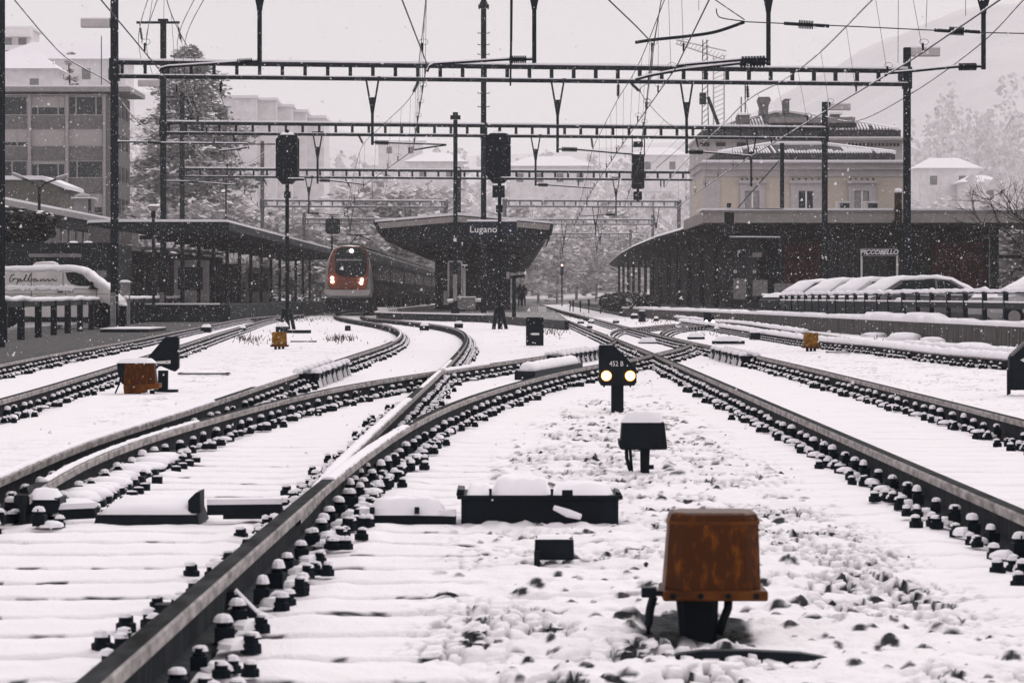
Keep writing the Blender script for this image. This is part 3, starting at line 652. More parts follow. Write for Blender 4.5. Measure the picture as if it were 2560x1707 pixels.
def catenary(label, contact, mess, rc=.013, rm=.011, snow=0.0, step=6.0):
    c = [Vector(((px-1280)/F*(F*(ZC-CH)/(740-py)), F*(ZC-CH)/(740-py), ZC)) for px, py in contact]
    m = smooth3([tuple(W(a, b, Y)) for a, b, Y in mess])
    o = thing('overhead_line', label, 'overhead wire', c[2], 'catenary wires above the tracks')
    b = MB(); b.tube(c, rc, M_wire, 5); part('contact_wire', b, o)
    b = MB(); b.tube(m, rm, M_wire, 5); part('carrier_wire', b, o)
    if snow:
        b = MB(); clumps(b, m, snow, 3); clumps(b, c, snow*.8, 5); part('snow_clods', b, o, kind='stuff')
    y = m[0].y+1.5; dm = None
    while y < min(m[-1].y, c[-1].y, 210):
        p, q = at_y(m, y), at_y(c, y)
        if p and q and p.z > q.z+.1:
            d = MB(); d.tube([p, q], .006, M_wire, 4); d.box(q+Vector((0,0,.10)), (.035,.03,.16), M_black)
            ring = [q+Vector((.09*math.cos(t)+.02, 0, .20+.06*math.sin(t))) for t in np.linspace(0, 6.28, 9)]; d.tube(ring, .005, M_wire, 3, False)
            part('dropper', d, o)
        y += step*(1 if y < 110 else 1.6)
    return o
catenary('overhead line of the left track, crossing the left mast diagonally', [(150,-160),(252,0),(399,176),(548,378),(589,464),(651,523),(720,572),(820,622)],
   [(390,-110,58),(405,-47,63.5),(430,40,72),(472,124,82),(508,183,91),(550,237,100),(568,295,117),(587,357,135),(615,420,160),(660,462,184)])
catenary('overhead line of the curved track, left of the tall rung mast', [(940,-160),(1005,0),(1067,160),(1033,376),(912,462),(862,538),(830,580)],
   [(1075,-110,58),(1069,-47,63.5),(1051,124,80),(1031,236,100),(960,310,118),(908,362,135),(888,420,158),(877,472,184)])
catenary('overhead line above the straight main track, passing the hanging signal', [(1860,-170),(1773,0),(1690,170),(1618,272),(1541,384),(1482,472),(1448,541),(1420,600),(1385,650)],
   [(1710,-100,58),(1680,-47,63.5),(1610,131,82),(1576,199,91),(1545,248,100),(1505,325,119),(1482,373,135),(1470,420,160),(1462,460,184),(1440,540,245)])
catenary('overhead line running in from the top and ending by the hanging signal', [(1440,-90),(1521,0),(1590,66),(1632,110),(1614,278),(1600,400),(1560,520)],
   [(1660,-40,58),(1650,20,66),(1634,120,80),(1626,200,92),(1602,232,100),(1665,305,115),(1720,345,135),(1640,420,160)], step=9)
catenary('snow covered overhead line of the right siding, crossing to the right mast', [(2680,-110),(2501,0),(2270,157),(2047,289),(1956,345),(1878,391),(1762,468),(1690,520)],
   [(2290,-100,58),(2182,0,66),(2047,135,78),(1956,203,88),(1870,251,100),(1800,320,125),(1746,372,139),(1690,430,165),(1660,470,190)], snow=.026)
def feeder(label, pts, r=.012, snow=.024, two=0.0):
    m = smooth3([tuple(W(a, b, Y)) for a, b, Y in pts]); o = thing('feeder_wire', label, 'wire', m[len(m)//2], 'snow crusted feeder wires')
    for k in ((0,) if not two else (-.5, .5)):
        mm = [p+Vector((k*two, 0, 0)) for p in m]; b = MB(); b.tube(mm, r, M_wire, 5); part('strand', b, o)
        if snow: b = MB(); clumps(b, mm, snow, 11); part('snow_clods', b, o, kind='stuff')
feeder('snowy wire sagging from the upper left corner to the left masts', [(-30,-70,63.5),(35,0,71),(117,97,82),(175,152,90),(271,206,100),(294,243,104),(347,307,119),(395,336,135)])
feeder('snowy wire sagging from the upper right corner to the right masts', [(2640,-70,66),(2560,0,73),(2449,113,84),(2283,232,103.9),(2144,303,121),(2062,292,139.8)])
feeder('twin feeder wires falling from the left crossarm to the fourth portal', [(388,-20,105),(356,106,135),(385,220,162),(424,277,184),(500,385,210),(560,408,230),(626,365,245)], two=.34)
feeder('twin feeder wires falling from the right crossarm end past the cedar', [(508,-20,105),(453,106,135),(470,215,162),(492,279,184),(548,370,210),(620,408,230),(684,365,245)], two=.34)
# cross-span wire with section insulators, upper right
o = thing('cross_span_wire', 'level cross span wire with two long insulators, upper right sky', 'wire', W(1861,55,61))
b = MB(); b.tube(smooth3([tuple(W(*p)) for p in ((1588,107,61),(1634,100,61),(1720,91,61),(1790,80,61),(1861,56,61))]), .032, M_black, 6); part('bent_tube', b, o)
b = MB(); b.tube([W(1861,55,61), W(2160,68,61), W(2450,82,61), W(2640,86,61)], .012, M_wire, 5); b.tube(smooth3([tuple(W(*p)) for p in ((1791,22,61),(1793,36,61),(1806,46,61),(1861,54,61))]), .012, M_wire, 5); b.tube([W(1770,-12,58), W(1861,50,61)], .011, M_wire, 5); part('strand', b, o)
for a, c_ in (((1960,59),(2073,66)), ((2336,76),(2450,81))):
    b = MB(); insul_between(b, W(*a,61), W(*c_,61), .32, .65, 9, .09); part('insulator', b, o)
    b = MB(); b.tube([W(*a,60.98), W(a[0]+38,a[1]+2.5,60.98)], .035, M_black, 6); b.tube([W(c_[0]-38,c_[1]-2.5,60.98), W(*c_,60.98)], .035, M_black, 6); part('clamp', b, o)
for px, py, dx in ((1747,26,0),(2315,70,4),(2245,158,1),(2414,40,0)):
    b = MB(); b.tube([W(px+dx,-40,61.5), W(px,py,61.5)], .007, M_wire, 4); part('dropper', b, o)
# ---------------------------------------------------------------- left side: office block, low buildings, barrier, canopy
M_office = mat('office_wall', (0.15, 0.138, 0.135), 0.9, 0.12, 2)
M_pier = mat('pale_pier', (0.36, 0.33, 0.33), 0.8, 0.08, 3)
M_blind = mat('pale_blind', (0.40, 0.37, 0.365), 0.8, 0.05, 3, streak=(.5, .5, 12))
M_spandrel = mat('spandrel', (0.15, 0.14, 0.138), 0.85, 0.2, 2.5)
M_darkgl = mat('window_glass', (0.030, 0.036, 0.040), 0.15, 0.4, .8)
M_green = mat('green_grey_wall', (0.12, 0.115, 0.10), 0.9, 0.15, 2)
def rect_part(name, par, a, b, Y, m, dep=.12, **k): # box whose front face spans two photograph corners at distance Y
    p, q = W(a[0], a[1], Y), W(b[0], b[1], Y); mb = MB(); mb.bbox((p.x, Y, q.z), (q.x, Y+dep, p.z), m); return part(name, mb, par, **k)
def window(par, a, b, Y, blind=0.0, mull=(), fr=M_pier, dep=.1, glass=M_darkgl):
    p, q = W(a[0], a[1], Y), W(b[0], b[1], Y); x0, x1, z1, z0 = p.x, q.x, p.z, q.z; t = .07
    f = MB(); f.bbox((x0, Y, z0), (x1, Y+dep, z0+t), fr); f.bbox((x0, Y, z1-t), (x1, Y+dep, z1), fr); f.bbox((x0, Y, z0+t), (x0+t, Y+dep, z1-t), fr); f.bbox((x1-t, Y, z0+t), (x1, Y+dep, z1-t), fr)
    for u in mull: xm = x0+(x1-x0)*u; f.bbox((xm-.05, Y, z0+t), (xm+.05, Y+dep*.9, z1-t), fr)
    w = part('window', f, par); zb = z1-t-(z1-z0-2*t)*blind
    if blind < .98: g = MB(); g.bbox((x0+t, Y+dep*.6, z0+t), (x1-t, Y+dep*.8, zb), glass); part('pane', g, w)
    if blind > .02: g = MB(); g.bbox((x0+t, Y+dep*.35, zb), (x1-t, Y+dep*.55, z1-t), M_blind); part('blind', g, w)
    return w
OY = 260
off = thing('office_building', 'grey four storey office block with pale piers and half drawn blinds', 'building', W(150, 740, OY)-Vector((0,0,CH)))
fl = lambda px, py: (px, py)
p, q = W(-60, 236, OY), W(291, 740, OY)
mb = MB(); mb.bbox((p.x, OY+.35, 0), (q.x, OY+9.2, p.z), M_office); part('wall', mb, off)
p, q = W(-60, 217, OY-.6), W(295, 229, OY-.6); mb = MB(); mb.bbox((p.x, OY-.6, q.z), (q.x+1.0, OY+10.2, p.z), M_lightgrey); rf = part('roof', mb, off)
mb = MB(); mb.bbox((p.x, OY-.5, p.z+.002), (q.x+.9, OY+10.1, p.z+.14), M_snow); part('snow_cap', mb, rf)
rect_part('frieze', off, (-60, 229.5), (291, 236), OY+.1, M_darkwall, .24)
rect_part('beam', off, (-60, 236), (268, 239.5), OY, M_pier, .3)
for a, b_, zt in ((69, 77, 444), (163, 170.5, 524), (257.5, 264, 545)): rect_part('pier', off, (a, 239.5), (b_, zt), OY-.12, M_pier, .46)
rect_part('pier', off, (264.5, 240), (291, 640), OY+.02, M_office, .3)
bays = ((-60, 68.5), (77.5, 162.5), (171, 257))
for i_, (zt, zb) in enumerate(((289, 322), (367, 401.5), (446, 483))):
    for a, b_ in bays: rect_part('spandrel', off, (a, zt), (b_, zb), OY+.12, M_spandrel, .2)
window(off, (-60,241), (68.5,288.5), OY+.15, 0, (.5,)); window(off, (77.5,241), (162.5,288.5), OY+.15, .6, (.2,.8)); window(off, (171,241), (257,288.5), OY+.15, 0, (.22,.8))
window(off, (-60,322.5), (68.5,366.5), OY+.15, .78, (.8,)); window(off, (77.5,322.5), (162.5,366.5), OY+.15, .99); window(off, (171,322.5), (257,366.5), OY+.15, .98)
window(off, (-60,402), (68.5,445), OY+.15, 0, (.4,.7)); window(off, (77.5,402), (162.5,445), OY+.15, .16, (.2,.8)); window(off, (171,402), (257,445.5), OY+.15, .0, (.25,))
window(off, (77.5,484), (162.5,534), OY+.15, .75, (.5,)); window(off, (171,484), (257,534), OY+.15, .7, (.3,.7))
for k in range(4): # end wall windows
    for j in range(3):
        x = q.x if False else W(291, 0, OY).x; y = OY+1.2+j*2.6; z = CH+(740-(255+k*80))/F*OY
        mb = MB(); mb.bbox((x-.05, y, z-1.2), (x+.06, y+1.4, z), M_darkgl); part('pane', mb, off)
mb = MB(); mb.bbox((W(277,0,OY).x, OY+3, W(0,217,OY).z), (W(277,0,OY).x+.06, OY+3.06, W(0,83,OY).z), M_mast)
tag(struct('roof_aerial', MB().bbox((W(240.5,0,OY).x, OY+3, W(0,217,OY).z+.14), (W(240.5,0,OY).x+.07, OY+3.07, W(0,83,OY).z), M_mast)), 'thin aerial rod standing on the office block roof', 'aerial', kind='thing')
# pale block in front of it and rooftop hut
gb = thing('annex_building', 'plain olive grey annex with a snowy sloping roof edge below the office', 'building', W(75, 740, 215)-Vector((0,0,CH)))
p, q = W(-60, 450, 215), W(149, 560, 215); mb = MB(); mb.prism([(p.x, 0), (q.x, 0), (q.x, p.z-.5), (W(108,0,215).x, p.z), (p.x, p.z)], 'y', 215, 224, M_green); part('wall', mb, gb)
mb = MB(); mb.prism([(p.x-.3, p.z), (W(108,0,215).x, p.z), (q.x+.4, p.z-.62), (q.x+.4, p.z-.35), (W(108,0,215).x, p.z+.28), (p.x-.3, p.z+.28)], 'y', 214.6, 224.3, M_snow); part('snow_cap', mb, gb)
hut = thing('roof_hut', 'small pale hut with dark louvred side behind the low roofline', 'hut', W(203, 540, 205))
rect_part('wall', hut, (184, 496), (220, 545), 205, M_lightgrey, 2.0); rect_part('louvre', hut, (220.6, 497), (228, 543), 205.05, M_darkgl, 1.8); rect_part('roof', hut, (177, 493), (230, 496), 204.6, M_snow, 2.8)
mb = MB(); mb.lathe([(.55,0),(.55,.12),(.1,.3)], W(206, 493, 206), M_lightgrey, 10); part('vent_cowl', mb, hut)
# long low building with a window strip running back along the road
lb = thing('low_building', 'long low building with window strip and snowy sloping eaves at the left edge', 'building', (-26, 160, 0))
x = -26.0; y0, y1, zt = 146, 199, 5.95
mb = MB(); mb.bbox((x-8, y0, 0), (x-.5, y1, zt-.9), M_darkwall); part('wall', mb, lb)
mb = MB(); mb.bbox((x-9, y0-.5, zt-.32), (x+.35, y1+.3, zt), M_lightgrey); rf = part('roof', mb, lb)
mb = MB(); mb.bbox((x-9, y0-.5, zt+.002), (x+.3, y1+.3, zt+.13), M_snow); part('snow_cap', mb, rf)
mb = MB(); mb.bbox((x-9, y0-.2, zt-.9), (x-.1, y1, zt-.323), M_darkwall); part('fascia', mb, lb)
for k in range(17):
    y = y0+.5+k*3.1
    if y > y1-3: break
    f = MB(); f.bbox((x-.5, y, zt-3.0), (x-.38, y+.22, zt-.91), M_pier); f.bbox((x-.5, y+.22, zt-2.98), (x-.4, y+3.05, zt-2.8), M_pier); w = part('window', f, lb)
    g = MB(); g.bbox((x-.5, y+.24, zt-2.79), (x-.44, y+3.02, zt-.95), M_darkgl); part('pane', g, w)
# dark garage wall behind the van
ga = thing('garage_block', 'dark flat roofed garage with pale lintel behind the white van', 'building', W(140, 740, 125)-Vector((0,0,CH)))
p, q = W(-90, 607, 125), W(276, 740, 125); mb = MB(); mb.bbox((p.x, 125, 0), (q.x, 132, p.z), M_darkwall); part('wall', mb, ga)
rect_part('lintel', ga, (73, 634), (203, 643), 124.9, M_concrete, .2); rect_part('door', ga, (76, 645), (200, 800), 124.95, M_black, .06)
rect_part('notice_board', ga, (241, 676), (266, 694), 124.93, M_concrete, .05); rect_part('notice_board', ga, (244, 656), (262, 670), 124.93, M_black, .05)
for a, b_ in ((172, 196), (208, 232)):
    mb = MB(); c = W((a+b_)/2, 607, 126); mb.blob((c.x, 126, c.z-.02), ((b_-a)/2/61.6, .5, .09), M_snow, a); part('snow_cap', mb, ga)
# pale low shed and grey slab roof between low building and canopy
sh = thing('shed', 'pale grey shed wall under a thin snowy roof behind the left masts', 'shed', W(300, 740, 170)-Vector((0,0,CH)))
rect_part('wall', sh, (222, 560), (330, 740), 170, M_office, 3); rect_part('roof', sh, (217, 555), (338, 560), 169.7, M_snow, 3.8)
# ribbed noise barrier
A_, B_ = Vector((-19.3, 150, 0)), Vector((-17.1, 178, 0)); dv = (B_-A_).normalized()
M_ribs = mat('ribbed_panel', (0.055, 0.056, 0.057), .9, .3, 3)
nb = thing('noise_barrier', 'ribbed noise barrier with posts and snowy top, left of the shelter', 'barrier', A_)
for k in range(9):
    a = A_+dv*(k*3.3); b_ = a+dv*3.3; zt = 3.52
    mb = MB(); mb.bar(a+Vector((0,0,zt/2)), a+dv*.16+Vector((0,0,zt/2)), .2, zt+.1, M_concrete); part('post', mb, nb)
    mb = MB(); mb.bar(a+dv*.17+Vector((.03,0,(zt-.2)/2)), b_-dv*.01+Vector((.03,0,(zt-.2)/2)), .05, zt-.2, M_ribs)
    for j in range(19): z = .25+j*.165; mb.bar(a+dv*.18+Vector((.08,0,z)), b_-dv*.02+Vector((.08,0,z)), .08, .10, M_ribs)
    pn = part('panel', mb, nb); mb = MB(); mb.bar(a+Vector((0,0,zt+.02)), b_+Vector((0,0,zt-.02)), .26, .14, M_snow); part('snow_cap', mb, pn)
# left platform shelter
lc = thing('platform_shelter', 'low flat platform shelter left of the train, long row of dark columns', 'platform roof', (-14.5, 140, 0))
zt = 4.30
mb = MB(); mb.prism([(-18.6, zt-.05), (-17.2, zt), (-12.5, zt), (-12.5, zt-.30), (-12.9, zt-.42), (-16, zt-.55), (-18.6, zt-.15)], 'y', 135, 225, M_darkwall); part('roof', mb, lc)
mb = MB(); mb.prism([(-18.6, zt-.04), (-17.2, zt+.005), (-12.48, zt+.005), (-12.48, zt+.10), (-17.2, zt+.13), (-18.6, zt+.08)], 'y', 134.9, 225.1, M_snow); part('snow_cap', mb, lc)
mb = MB(); mb.bbox((-12.5, 134.95, zt-.36), (-12.42, 225, zt-.02), M_steel); part('gutter', mb, lc)
for k in range(13):
    y = 135.5+k*7.1; mb = MB(); mb.box((-14.5, y, (zt-.45+.7)/2), (.17, .17, zt-.45-.7), M_steel); mb.bar((-16.4, y, zt-.68), (-12.8, y, zt-.52), .12, .18, M_steel); part('column', mb, lc)
lp = MB(); lp.bbox((-20, 128, 0), (-11.7, 240, .70), M_darkwall); struct('platform', lp)
mb = MB(); mb.bbox((-20, 127.95, .702), (-12.2, 128.6, .76), M_snow); struct('platform_snow', mb)
for k, y in enumerate((150, 168, 190)):
    bx = thing('platform_cabinet', ['pale ticket cabinet deep under the left shelter, nearest', 'dark board under the left shelter, middle', 'pale kiosk far under the left shelter'][k], 'cabinet', (-15.6, y, .7))
    mb = MB(); mb.box((-15.6, y, 1.75), (1.6, 1.2, 2.1), [M_lightgrey, M_darkwall, M_lightgrey][k]); part('body', mb, bx); mb = MB(); mb.box((-15.6, y-.62, 1.9), (1.2, .04, 1.1), M_darkgl); part('panel', mb, bx)
# ---------------------------------------------------------------- centre platform with the station roof
edge = [(1.70,95.8),(-.96,122.6),(-4.25,134),(-6.2,142),(-6.75,160),(-6.75,345),(2.45,345),(2.3,208),(2.05,150)]
M_plat = mat('wet_platform', (0.09, 0.088, 0.086), 0.7, 0.4, 1.2, col2=(0.30, 0.285, 0.28))
pl = MB(); pl.prism(edge, 'z', 0, .296, M_plat); struct('platform', pl)
pf = MB()
for a, b_ in zip(edge[:4], edge[1:5]): pf.bar((a[0], a[1], .13), (b_[0], b_[1], .13), .12, .30, M_black)
pf.bar((1.72, 95.8, .13), (2.1, 150, .13), .1, .3, M_black); struct('platform_kerb', pf)
pf = MB()
for a, b_ in zip(edge[1:4], edge[2:5]): pf.bar((a[0]+.05, a[1]+.25, .312), (b_[0]+.05, b_[1]+.25, .312), .45, .04, M_snow)
struct('platform_snow', pf)
for lab, pts, Yb in (('low white slatted barrier at the left edge of the middle platform', [(942,768),(968,768),(974,782),(950,782)], 141.5), ('low white slatted barrier at the right edge of the middle platform', [(1343,766),(1365,766),(1367,781),(1347,781)], 127)):
    o = thing('platform_barrier', lab, 'barrier', W(pts[0][0], 782, Yb)); mb = MB(); mb.prism([(W(a, b_, Yb).x, W(a, b_, Yb).z) for a, b_ in pts], 'y', Yb, Yb+.08, M_white); part('panel', mb, o)
    for k in range(5): x0 = 971+k*4.4 if pts[0][0] < 1000 else 1324+k*4.0; mb = MB(); mb.bar(W(x0, 767, Yb), W(x0+6 if pts[0][0] < 1000 else x0+3.5, 782 if pts[0][0] < 1000 else 786, Yb), .03, .03, M_white); part('bar', mb, o)
cc = thing('station_roof', 'wide dark butterfly station roof with pale fascia over the middle platform', 'platform roof', (-2.4, 150, 0))
xl, xr, xm = -6.67, 1.97, -2.65; zl, zm, zr = 4.66, 5.00, 4.58
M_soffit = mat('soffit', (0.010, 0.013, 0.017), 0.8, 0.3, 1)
M_fascia = mat('fascia', (0.30, 0.275, 0.26), 0.7, 0.1, 2)
for k in range(9):
    ya, yb = 150+k*21, 150+k*21+20.9; dz = -.0*k
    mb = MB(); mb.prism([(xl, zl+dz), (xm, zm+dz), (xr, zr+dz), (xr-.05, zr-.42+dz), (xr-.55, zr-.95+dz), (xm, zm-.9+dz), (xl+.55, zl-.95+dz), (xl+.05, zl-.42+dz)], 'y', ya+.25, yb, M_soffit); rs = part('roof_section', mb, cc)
    mb = MB(); mb.prism([(xl-.02, zl+.004), (xm, zm+.004), (xr+.02, zr+.004), (xr+.02, zr+.1), (xm, zm+.13), (xl-.02, zl+.11)], 'y', ya+.2, yb+.02, M_snow); part('snow_cap', mb, rs)
    mb = MB(); zlow = 4.05-.03*k; mb.prism([(xl+.6, zl-.5), (xr-.6, zr-.5), (xr-1.5, zlow-.35), (xl+1.6, zlow-.35)], 'y', ya+.3, ya+.7, M_soffit); part('cross_beam', mb, rs)
    mb = MB(); mb.box((xm+.1, ya+2, 2.0), (.5, .5, 3.6), M_steel); mb.box((xm+.1, ya+2, 3.75), (2.6, .4, .5), M_steel); part('column', mb, cc)
for (xa, za, xb, zb) in ((xl+.06, zl-.06, xm, zm-.06), (xm, zm-.06, xr-.02, zr-.05)):
    mb = MB(); mb.prism([(xa, za), (xb, zb), (xb, zb-.27), (xa+(.12 if xa < -6 else 0), za-.27)], 'y', 150.05, 150.24, M_fascia); part('fascia', mb, cc)
mb = MB(); mb.prism([(xl-.1, zl+.0), (xl+.12, zl-.05), (xl+.5, zl-.9), (xl+.15, zl-.5)], 'y', 150.0, 150.3, M_steel); part('wing_plate', mb, cc)
mb = MB(); mb.prism([(xr+.06, zr+.0), (xr-.1, zr-.05), (xr-.35, zr-1.2), (xr-.05, zr-.6)], 'y', 150.0, 150.3, M_steel); part('wing_plate', mb, cc)
# kiosk / stair block below the roof
kb = thing('platform_kiosk', 'dark glazed waiting room standing under the middle roof', 'kiosk', (-2.0, 172, .3))
mb = MB(); mb.box((-2.2, 182, 1.7), (4.2, 20, 2.8), M_darkwall); part('wall', mb, kb)
for x in (-3.6, -2.2, -.8): mb = MB(); mb.box((x, 171.96, 1.6), (1.15, .06, 2.2), M_glass); part('pane', mb, kb)
# station name sign
sg = thing('station_sign', 'dark blue station name sign hanging on the middle roof fascia', 'sign', W(1230, 573, 133.4))
M_blue = mat('sign_blue', (0.010, 0.016, 0.032), 0.5, 0.15, 3)
p, q = W(1168, 554, 133.4), W(1292, 592, 133.4); mb = MB(); mb.bbox((p.x, 133.4, q.z), (q.x, 133.6, p.z), M_blue); part('board', mb, sg)
mb = MB(); mb.bbox((p.x, 133.38, p.z+.003), (q.x, 133.65, p.z+.08), M_snow); part('snow_cap', mb, sg)
tm = text_mesh('lettering', 'Lugano', .405, M_text, .01, bold=.004, space=1.03); c = W(1208.5, 574, 133.36); tm.transform(Matrix.Translation(c-Vector(sg.location))); o = bpy.data.objects.new('lettering', tm); COL.objects.link(o); o.parent = sg
# ---------------------------------------------------------------- the train
tr = thing('passenger_train', 'white nosed train with orange red face and lit headlights', 'train', (-8.8, 165, 0))
M_trainwhite = mat('train_white', (0.55, 0.52, 0.51), 0.35, 0.06, 2); M_trainred = mat('train_red', (0.21, 0.048, 0.020), 0.4, 0.25, 3)
M_trainside = mat('shaded_train_side', (0.012, 0.015, 0.018), 0.6, 0.4, 1.2, streak=(1, .2, 1)); M_lamp = mat('lit_lamp', (1, .95, .85), .5, .01, 1, emit=(1, .88, .66), estr=9)  # carriage sides dark: their shade is put into the colour
sec = [(a*.91, b) for a, b in [(-1.30,.98),(-1.42,1.25),(-1.42,1.7),(-1.36,2.3),(-1.22,3.0),(-.98,3.5),(-.6,3.75),(0,3.82),(.6,3.75),(.98,3.5),(1.22,3.0),(1.36,2.3),(1.42,1.7),(1.42,1.25),(1.30,.98),(0,.94)]]
def ring(y, sx, sz, zc=1.0): return [(-8.8+a*sx, y, zc+(b-zc)*sz) for a, b in sec]
nose = MB(); nose.loft([ring(165.0, .93, .95), ring(165.15, .965, .98), ring(165.6, .985, .99), ring(166.6, 1, 1)], M_trainwhite); part('nose', nose, tr, True)
for k in range(7):
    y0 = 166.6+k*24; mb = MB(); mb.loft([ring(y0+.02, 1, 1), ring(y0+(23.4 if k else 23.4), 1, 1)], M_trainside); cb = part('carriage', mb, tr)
    mb = MB(); rr = [(-8.8+a, b) for a, b in ((-.95,3.53),(-.58,3.77),(0,3.845),(.58,3.77),(.95,3.53),(.7,3.72),(0,3.86),(-.7,3.72))]; mb.bbox((-9.5, y0+1, 3.74), (-8.1, y0+22.5, 3.93), M_concrete); part('roof_panel', mb, cb)
    for s_ in (1,):
        for j in range(9): mb = MB(); mb.bbox((-8.8+1.21, y0+1.5+j*2.4, 1.95), (-8.8+1.275, y0+3.4+j*2.4, 2.75), M_glass); part('window', mb, cb)
    for yy in (y0+3, y0+19): mb = MB(); mb.box((-8.8, yy, .62), (2.5, 3.2, .62), M_black); part('bogie', mb, cb)
px_ = lambda a, b: W(780+a/5.226, 520+b/5.226, 164.93)
def face(poly, m, name, y0=164.9, y1=165.1, parent=None):
    mb = MB(); mb.prism([(px_(a, b).x, px_(a, b).z) for a, b in poly][::-1], 'y', y0, y1, m); return part(name, mb, parent or tr)
face([(215,1030),(240,1060),(680,1072),(715,1040),(735,880),(745,700),(720,560),(640,505),(380,500),(290,540),(240,640),(212,800),(205,950)], M_trainred, 'front_panel', 164.86)
face([(300,640),(330,540),(390,515),(630,520),(700,560),(722,640),(705,860),(640,900),(370,890),(305,840)], M_glass, 'windscreen', 164.82, 164.855)
face([(318,668),(655,668),(655,690),(318,690)], M_lightgrey, 'sun_blind', 164.79, 164.815)
face([(160,1066),(300,1070),(600,1072),(760,1066),(770,1100),(740,1140),(600,1150),(300,1145),(170,1130)], M_trainwhite, 'bumper', 164.7, 165.3)
face([(440,585),(470,545),(520,535),(555,580)], M_lightgrey, 'top_lamp_hood', 164.76, 164.83); 
def lampdisc(c, r, par, name, y): mb = MB(); p = px_(*c); mb.tube([(p.x, y, p.z), (p.x, y+.05, p.z)], r/5.226/F*164.9, M_lamp, 12); part(name, mb, par)
lampdisc((520,560), 24, tr, 'headlight', 164.72)
for c in ((265,915),(268,962),(652,938),(645,980)): lampdisc(c, 21, tr, 'headlight', 164.78)
mb = MB(); mb.box((-8.8, 166.5, .62), (2.4, 3, .66), M_black); mb.box((-8.8, 164.9, .55), (1.9, .6, .5), M_black); part('underframe', mb, tr)
mb = MB(); mb.tube([(-9.5,178,3.9),(-8.9,178,4.6),(-8.2,178,4.3)], .05, M_steel, 5); mb.bar((-9.6,178,4.6),(-8.0,178,4.6),.2,.06,M_steel); part('pantograph', mb, tr)
# ---------------------------------------------------------------- right: platform with retaining wall, dark station hall and villa
EDG = [GP(2760, 828, .42), GP(2560, 818, .42), GP(2192, 800.4, .42), GP(1920, 787, .42), GP(1705, 777.2, .42), GP(1560, 771, .42)]
EDG.append(Vector((6.3, 345, .42)))
pl = MB(); poly = [(v.x, v.y) for v in EDG]+[(70, 345), (70, EDG[0].y)]; M_lot = mat('wet_asphalt', (0.022, 0.024, 0.027), .6, .5, 1.5, col2=(.075,.074,.075)); pl.prism(poly, 'z', 0, .118, M_lot); pl.prism([(6.9,146),(70,146),(70,345),(6.3,345)], 'z', .12, .419, M_plat); struct('platform', pl)
rw = thing('retaining_wall', 'low streak stained concrete wall with a snowy lip along the car park', 'wall', EDG[2])
def densify(pts, st):
    out = []
    for a, b in zip(pts, pts[1:]):
        n = max(1, int((b-a).length/st)); out += [a.lerp(b, k/n) for k in range(n)]
    return out+[pts[-1]]
for a, b_ in zip(EDG[:5], EDG[1:6]):
    for u, v in zip(densify([a, b_], 4)[:-1], densify([a, b_], 4)[1:]):
        mb = MB(); d_ = (v-u).normalized()*.02; mb.bar((u.x+d_.x, u.y+d_.y, .16), (v.x-d_.x, v.y-d_.y, .16), .16, .52, M_stained); part('panel', mb, rw)
sn = densify(EDG[:6], .7); rnd = random.Random(5); mb = MB(); rg = []
for v in sn:
    h_ = .085+.06*rnd.random()+(.10 if 72 < v.y < 84 and rnd.random() < .6 else 0); w_ = .22
    rg.append([v+Vector((-w_*.55,0,.003)), v+Vector((-w_*.6,0,h_*.6)), v+Vector((-w_*.2,0,h_)), v+Vector((w_,0,h_)), v+Vector((w_*2.2,0,.003))])
mb.loft(rg, M_snow); part('snow_cap', mb, rw, True)
hall = thing('station_hall', 'wide dark station hall with pale roof fascia and glazed shop front', 'building', (16, 150, .42))
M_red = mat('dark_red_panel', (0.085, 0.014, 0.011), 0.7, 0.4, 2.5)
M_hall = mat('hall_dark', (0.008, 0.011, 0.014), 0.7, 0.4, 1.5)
zf0, zf1 = W(0, 557, 149).z, W(0, 529.5, 149).z; xw = W(1757, 0, 149).x
mb = MB(); mb.bbox((xw, 149, zf0), (52, 149.3, zf1), M_fascia); part('fascia', mb, hall)
mb = MB(); mb.bbox((xw-.05, 148.94, zf1-.02), (52, 149.4, zf1+.07), M_fascia); part('cornice', mb, hall)
mb = MB(); mb.bbox((xw-.05, 148.9, zf1+.072), (52, 153, zf1+.17), M_snow); part('snow_cap', mb, hall)
mb = MB(); mb.bbox((xw+.02, 149.3, zf0), (xw+.2, 166, zf1), M_fascia); part('fascia', mb, hall)
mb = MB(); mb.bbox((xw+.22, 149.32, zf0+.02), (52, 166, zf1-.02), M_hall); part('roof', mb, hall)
# platform roof running back beside the tracks
ro = thing('platform_roof', 'long dark platform roof with snowy edge receding from the station hall', 'platform roof', (9.5, 170, .42))
segs = [(9.15,166,4.62),(8.9,190,4.68),(9.0,230,4.72),(9.3,262,4.70),(9.9,300,4.60),(10.3,330,4.45),(10.9,338,4.35)]
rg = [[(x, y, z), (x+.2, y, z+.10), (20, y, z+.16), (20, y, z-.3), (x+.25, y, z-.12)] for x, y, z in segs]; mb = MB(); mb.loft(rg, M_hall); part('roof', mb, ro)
rg = [[(x-.03, y, z+.01), (x+.15, y, z+.18), (18, y, z+.26), (18, y, z+.165), (x+.2, y, z+.105)] for x, y, z in segs]; mb = MB(); mb.loft(rg, M_snow); part('snow_cap', mb, ro)
for k in range(13): x_ = 11.4; y = 172+k*13; mb = MB(); mb.tube([(x_, y, .42), (x_, y, 4.4)], .14, M_steel, 8); part('column', mb, ro)
mb = MB(); mb.bbox((12.6, 158.3, .42), (13.0, 282, 4.4), M_hall); part('side_wall', mb, hall)
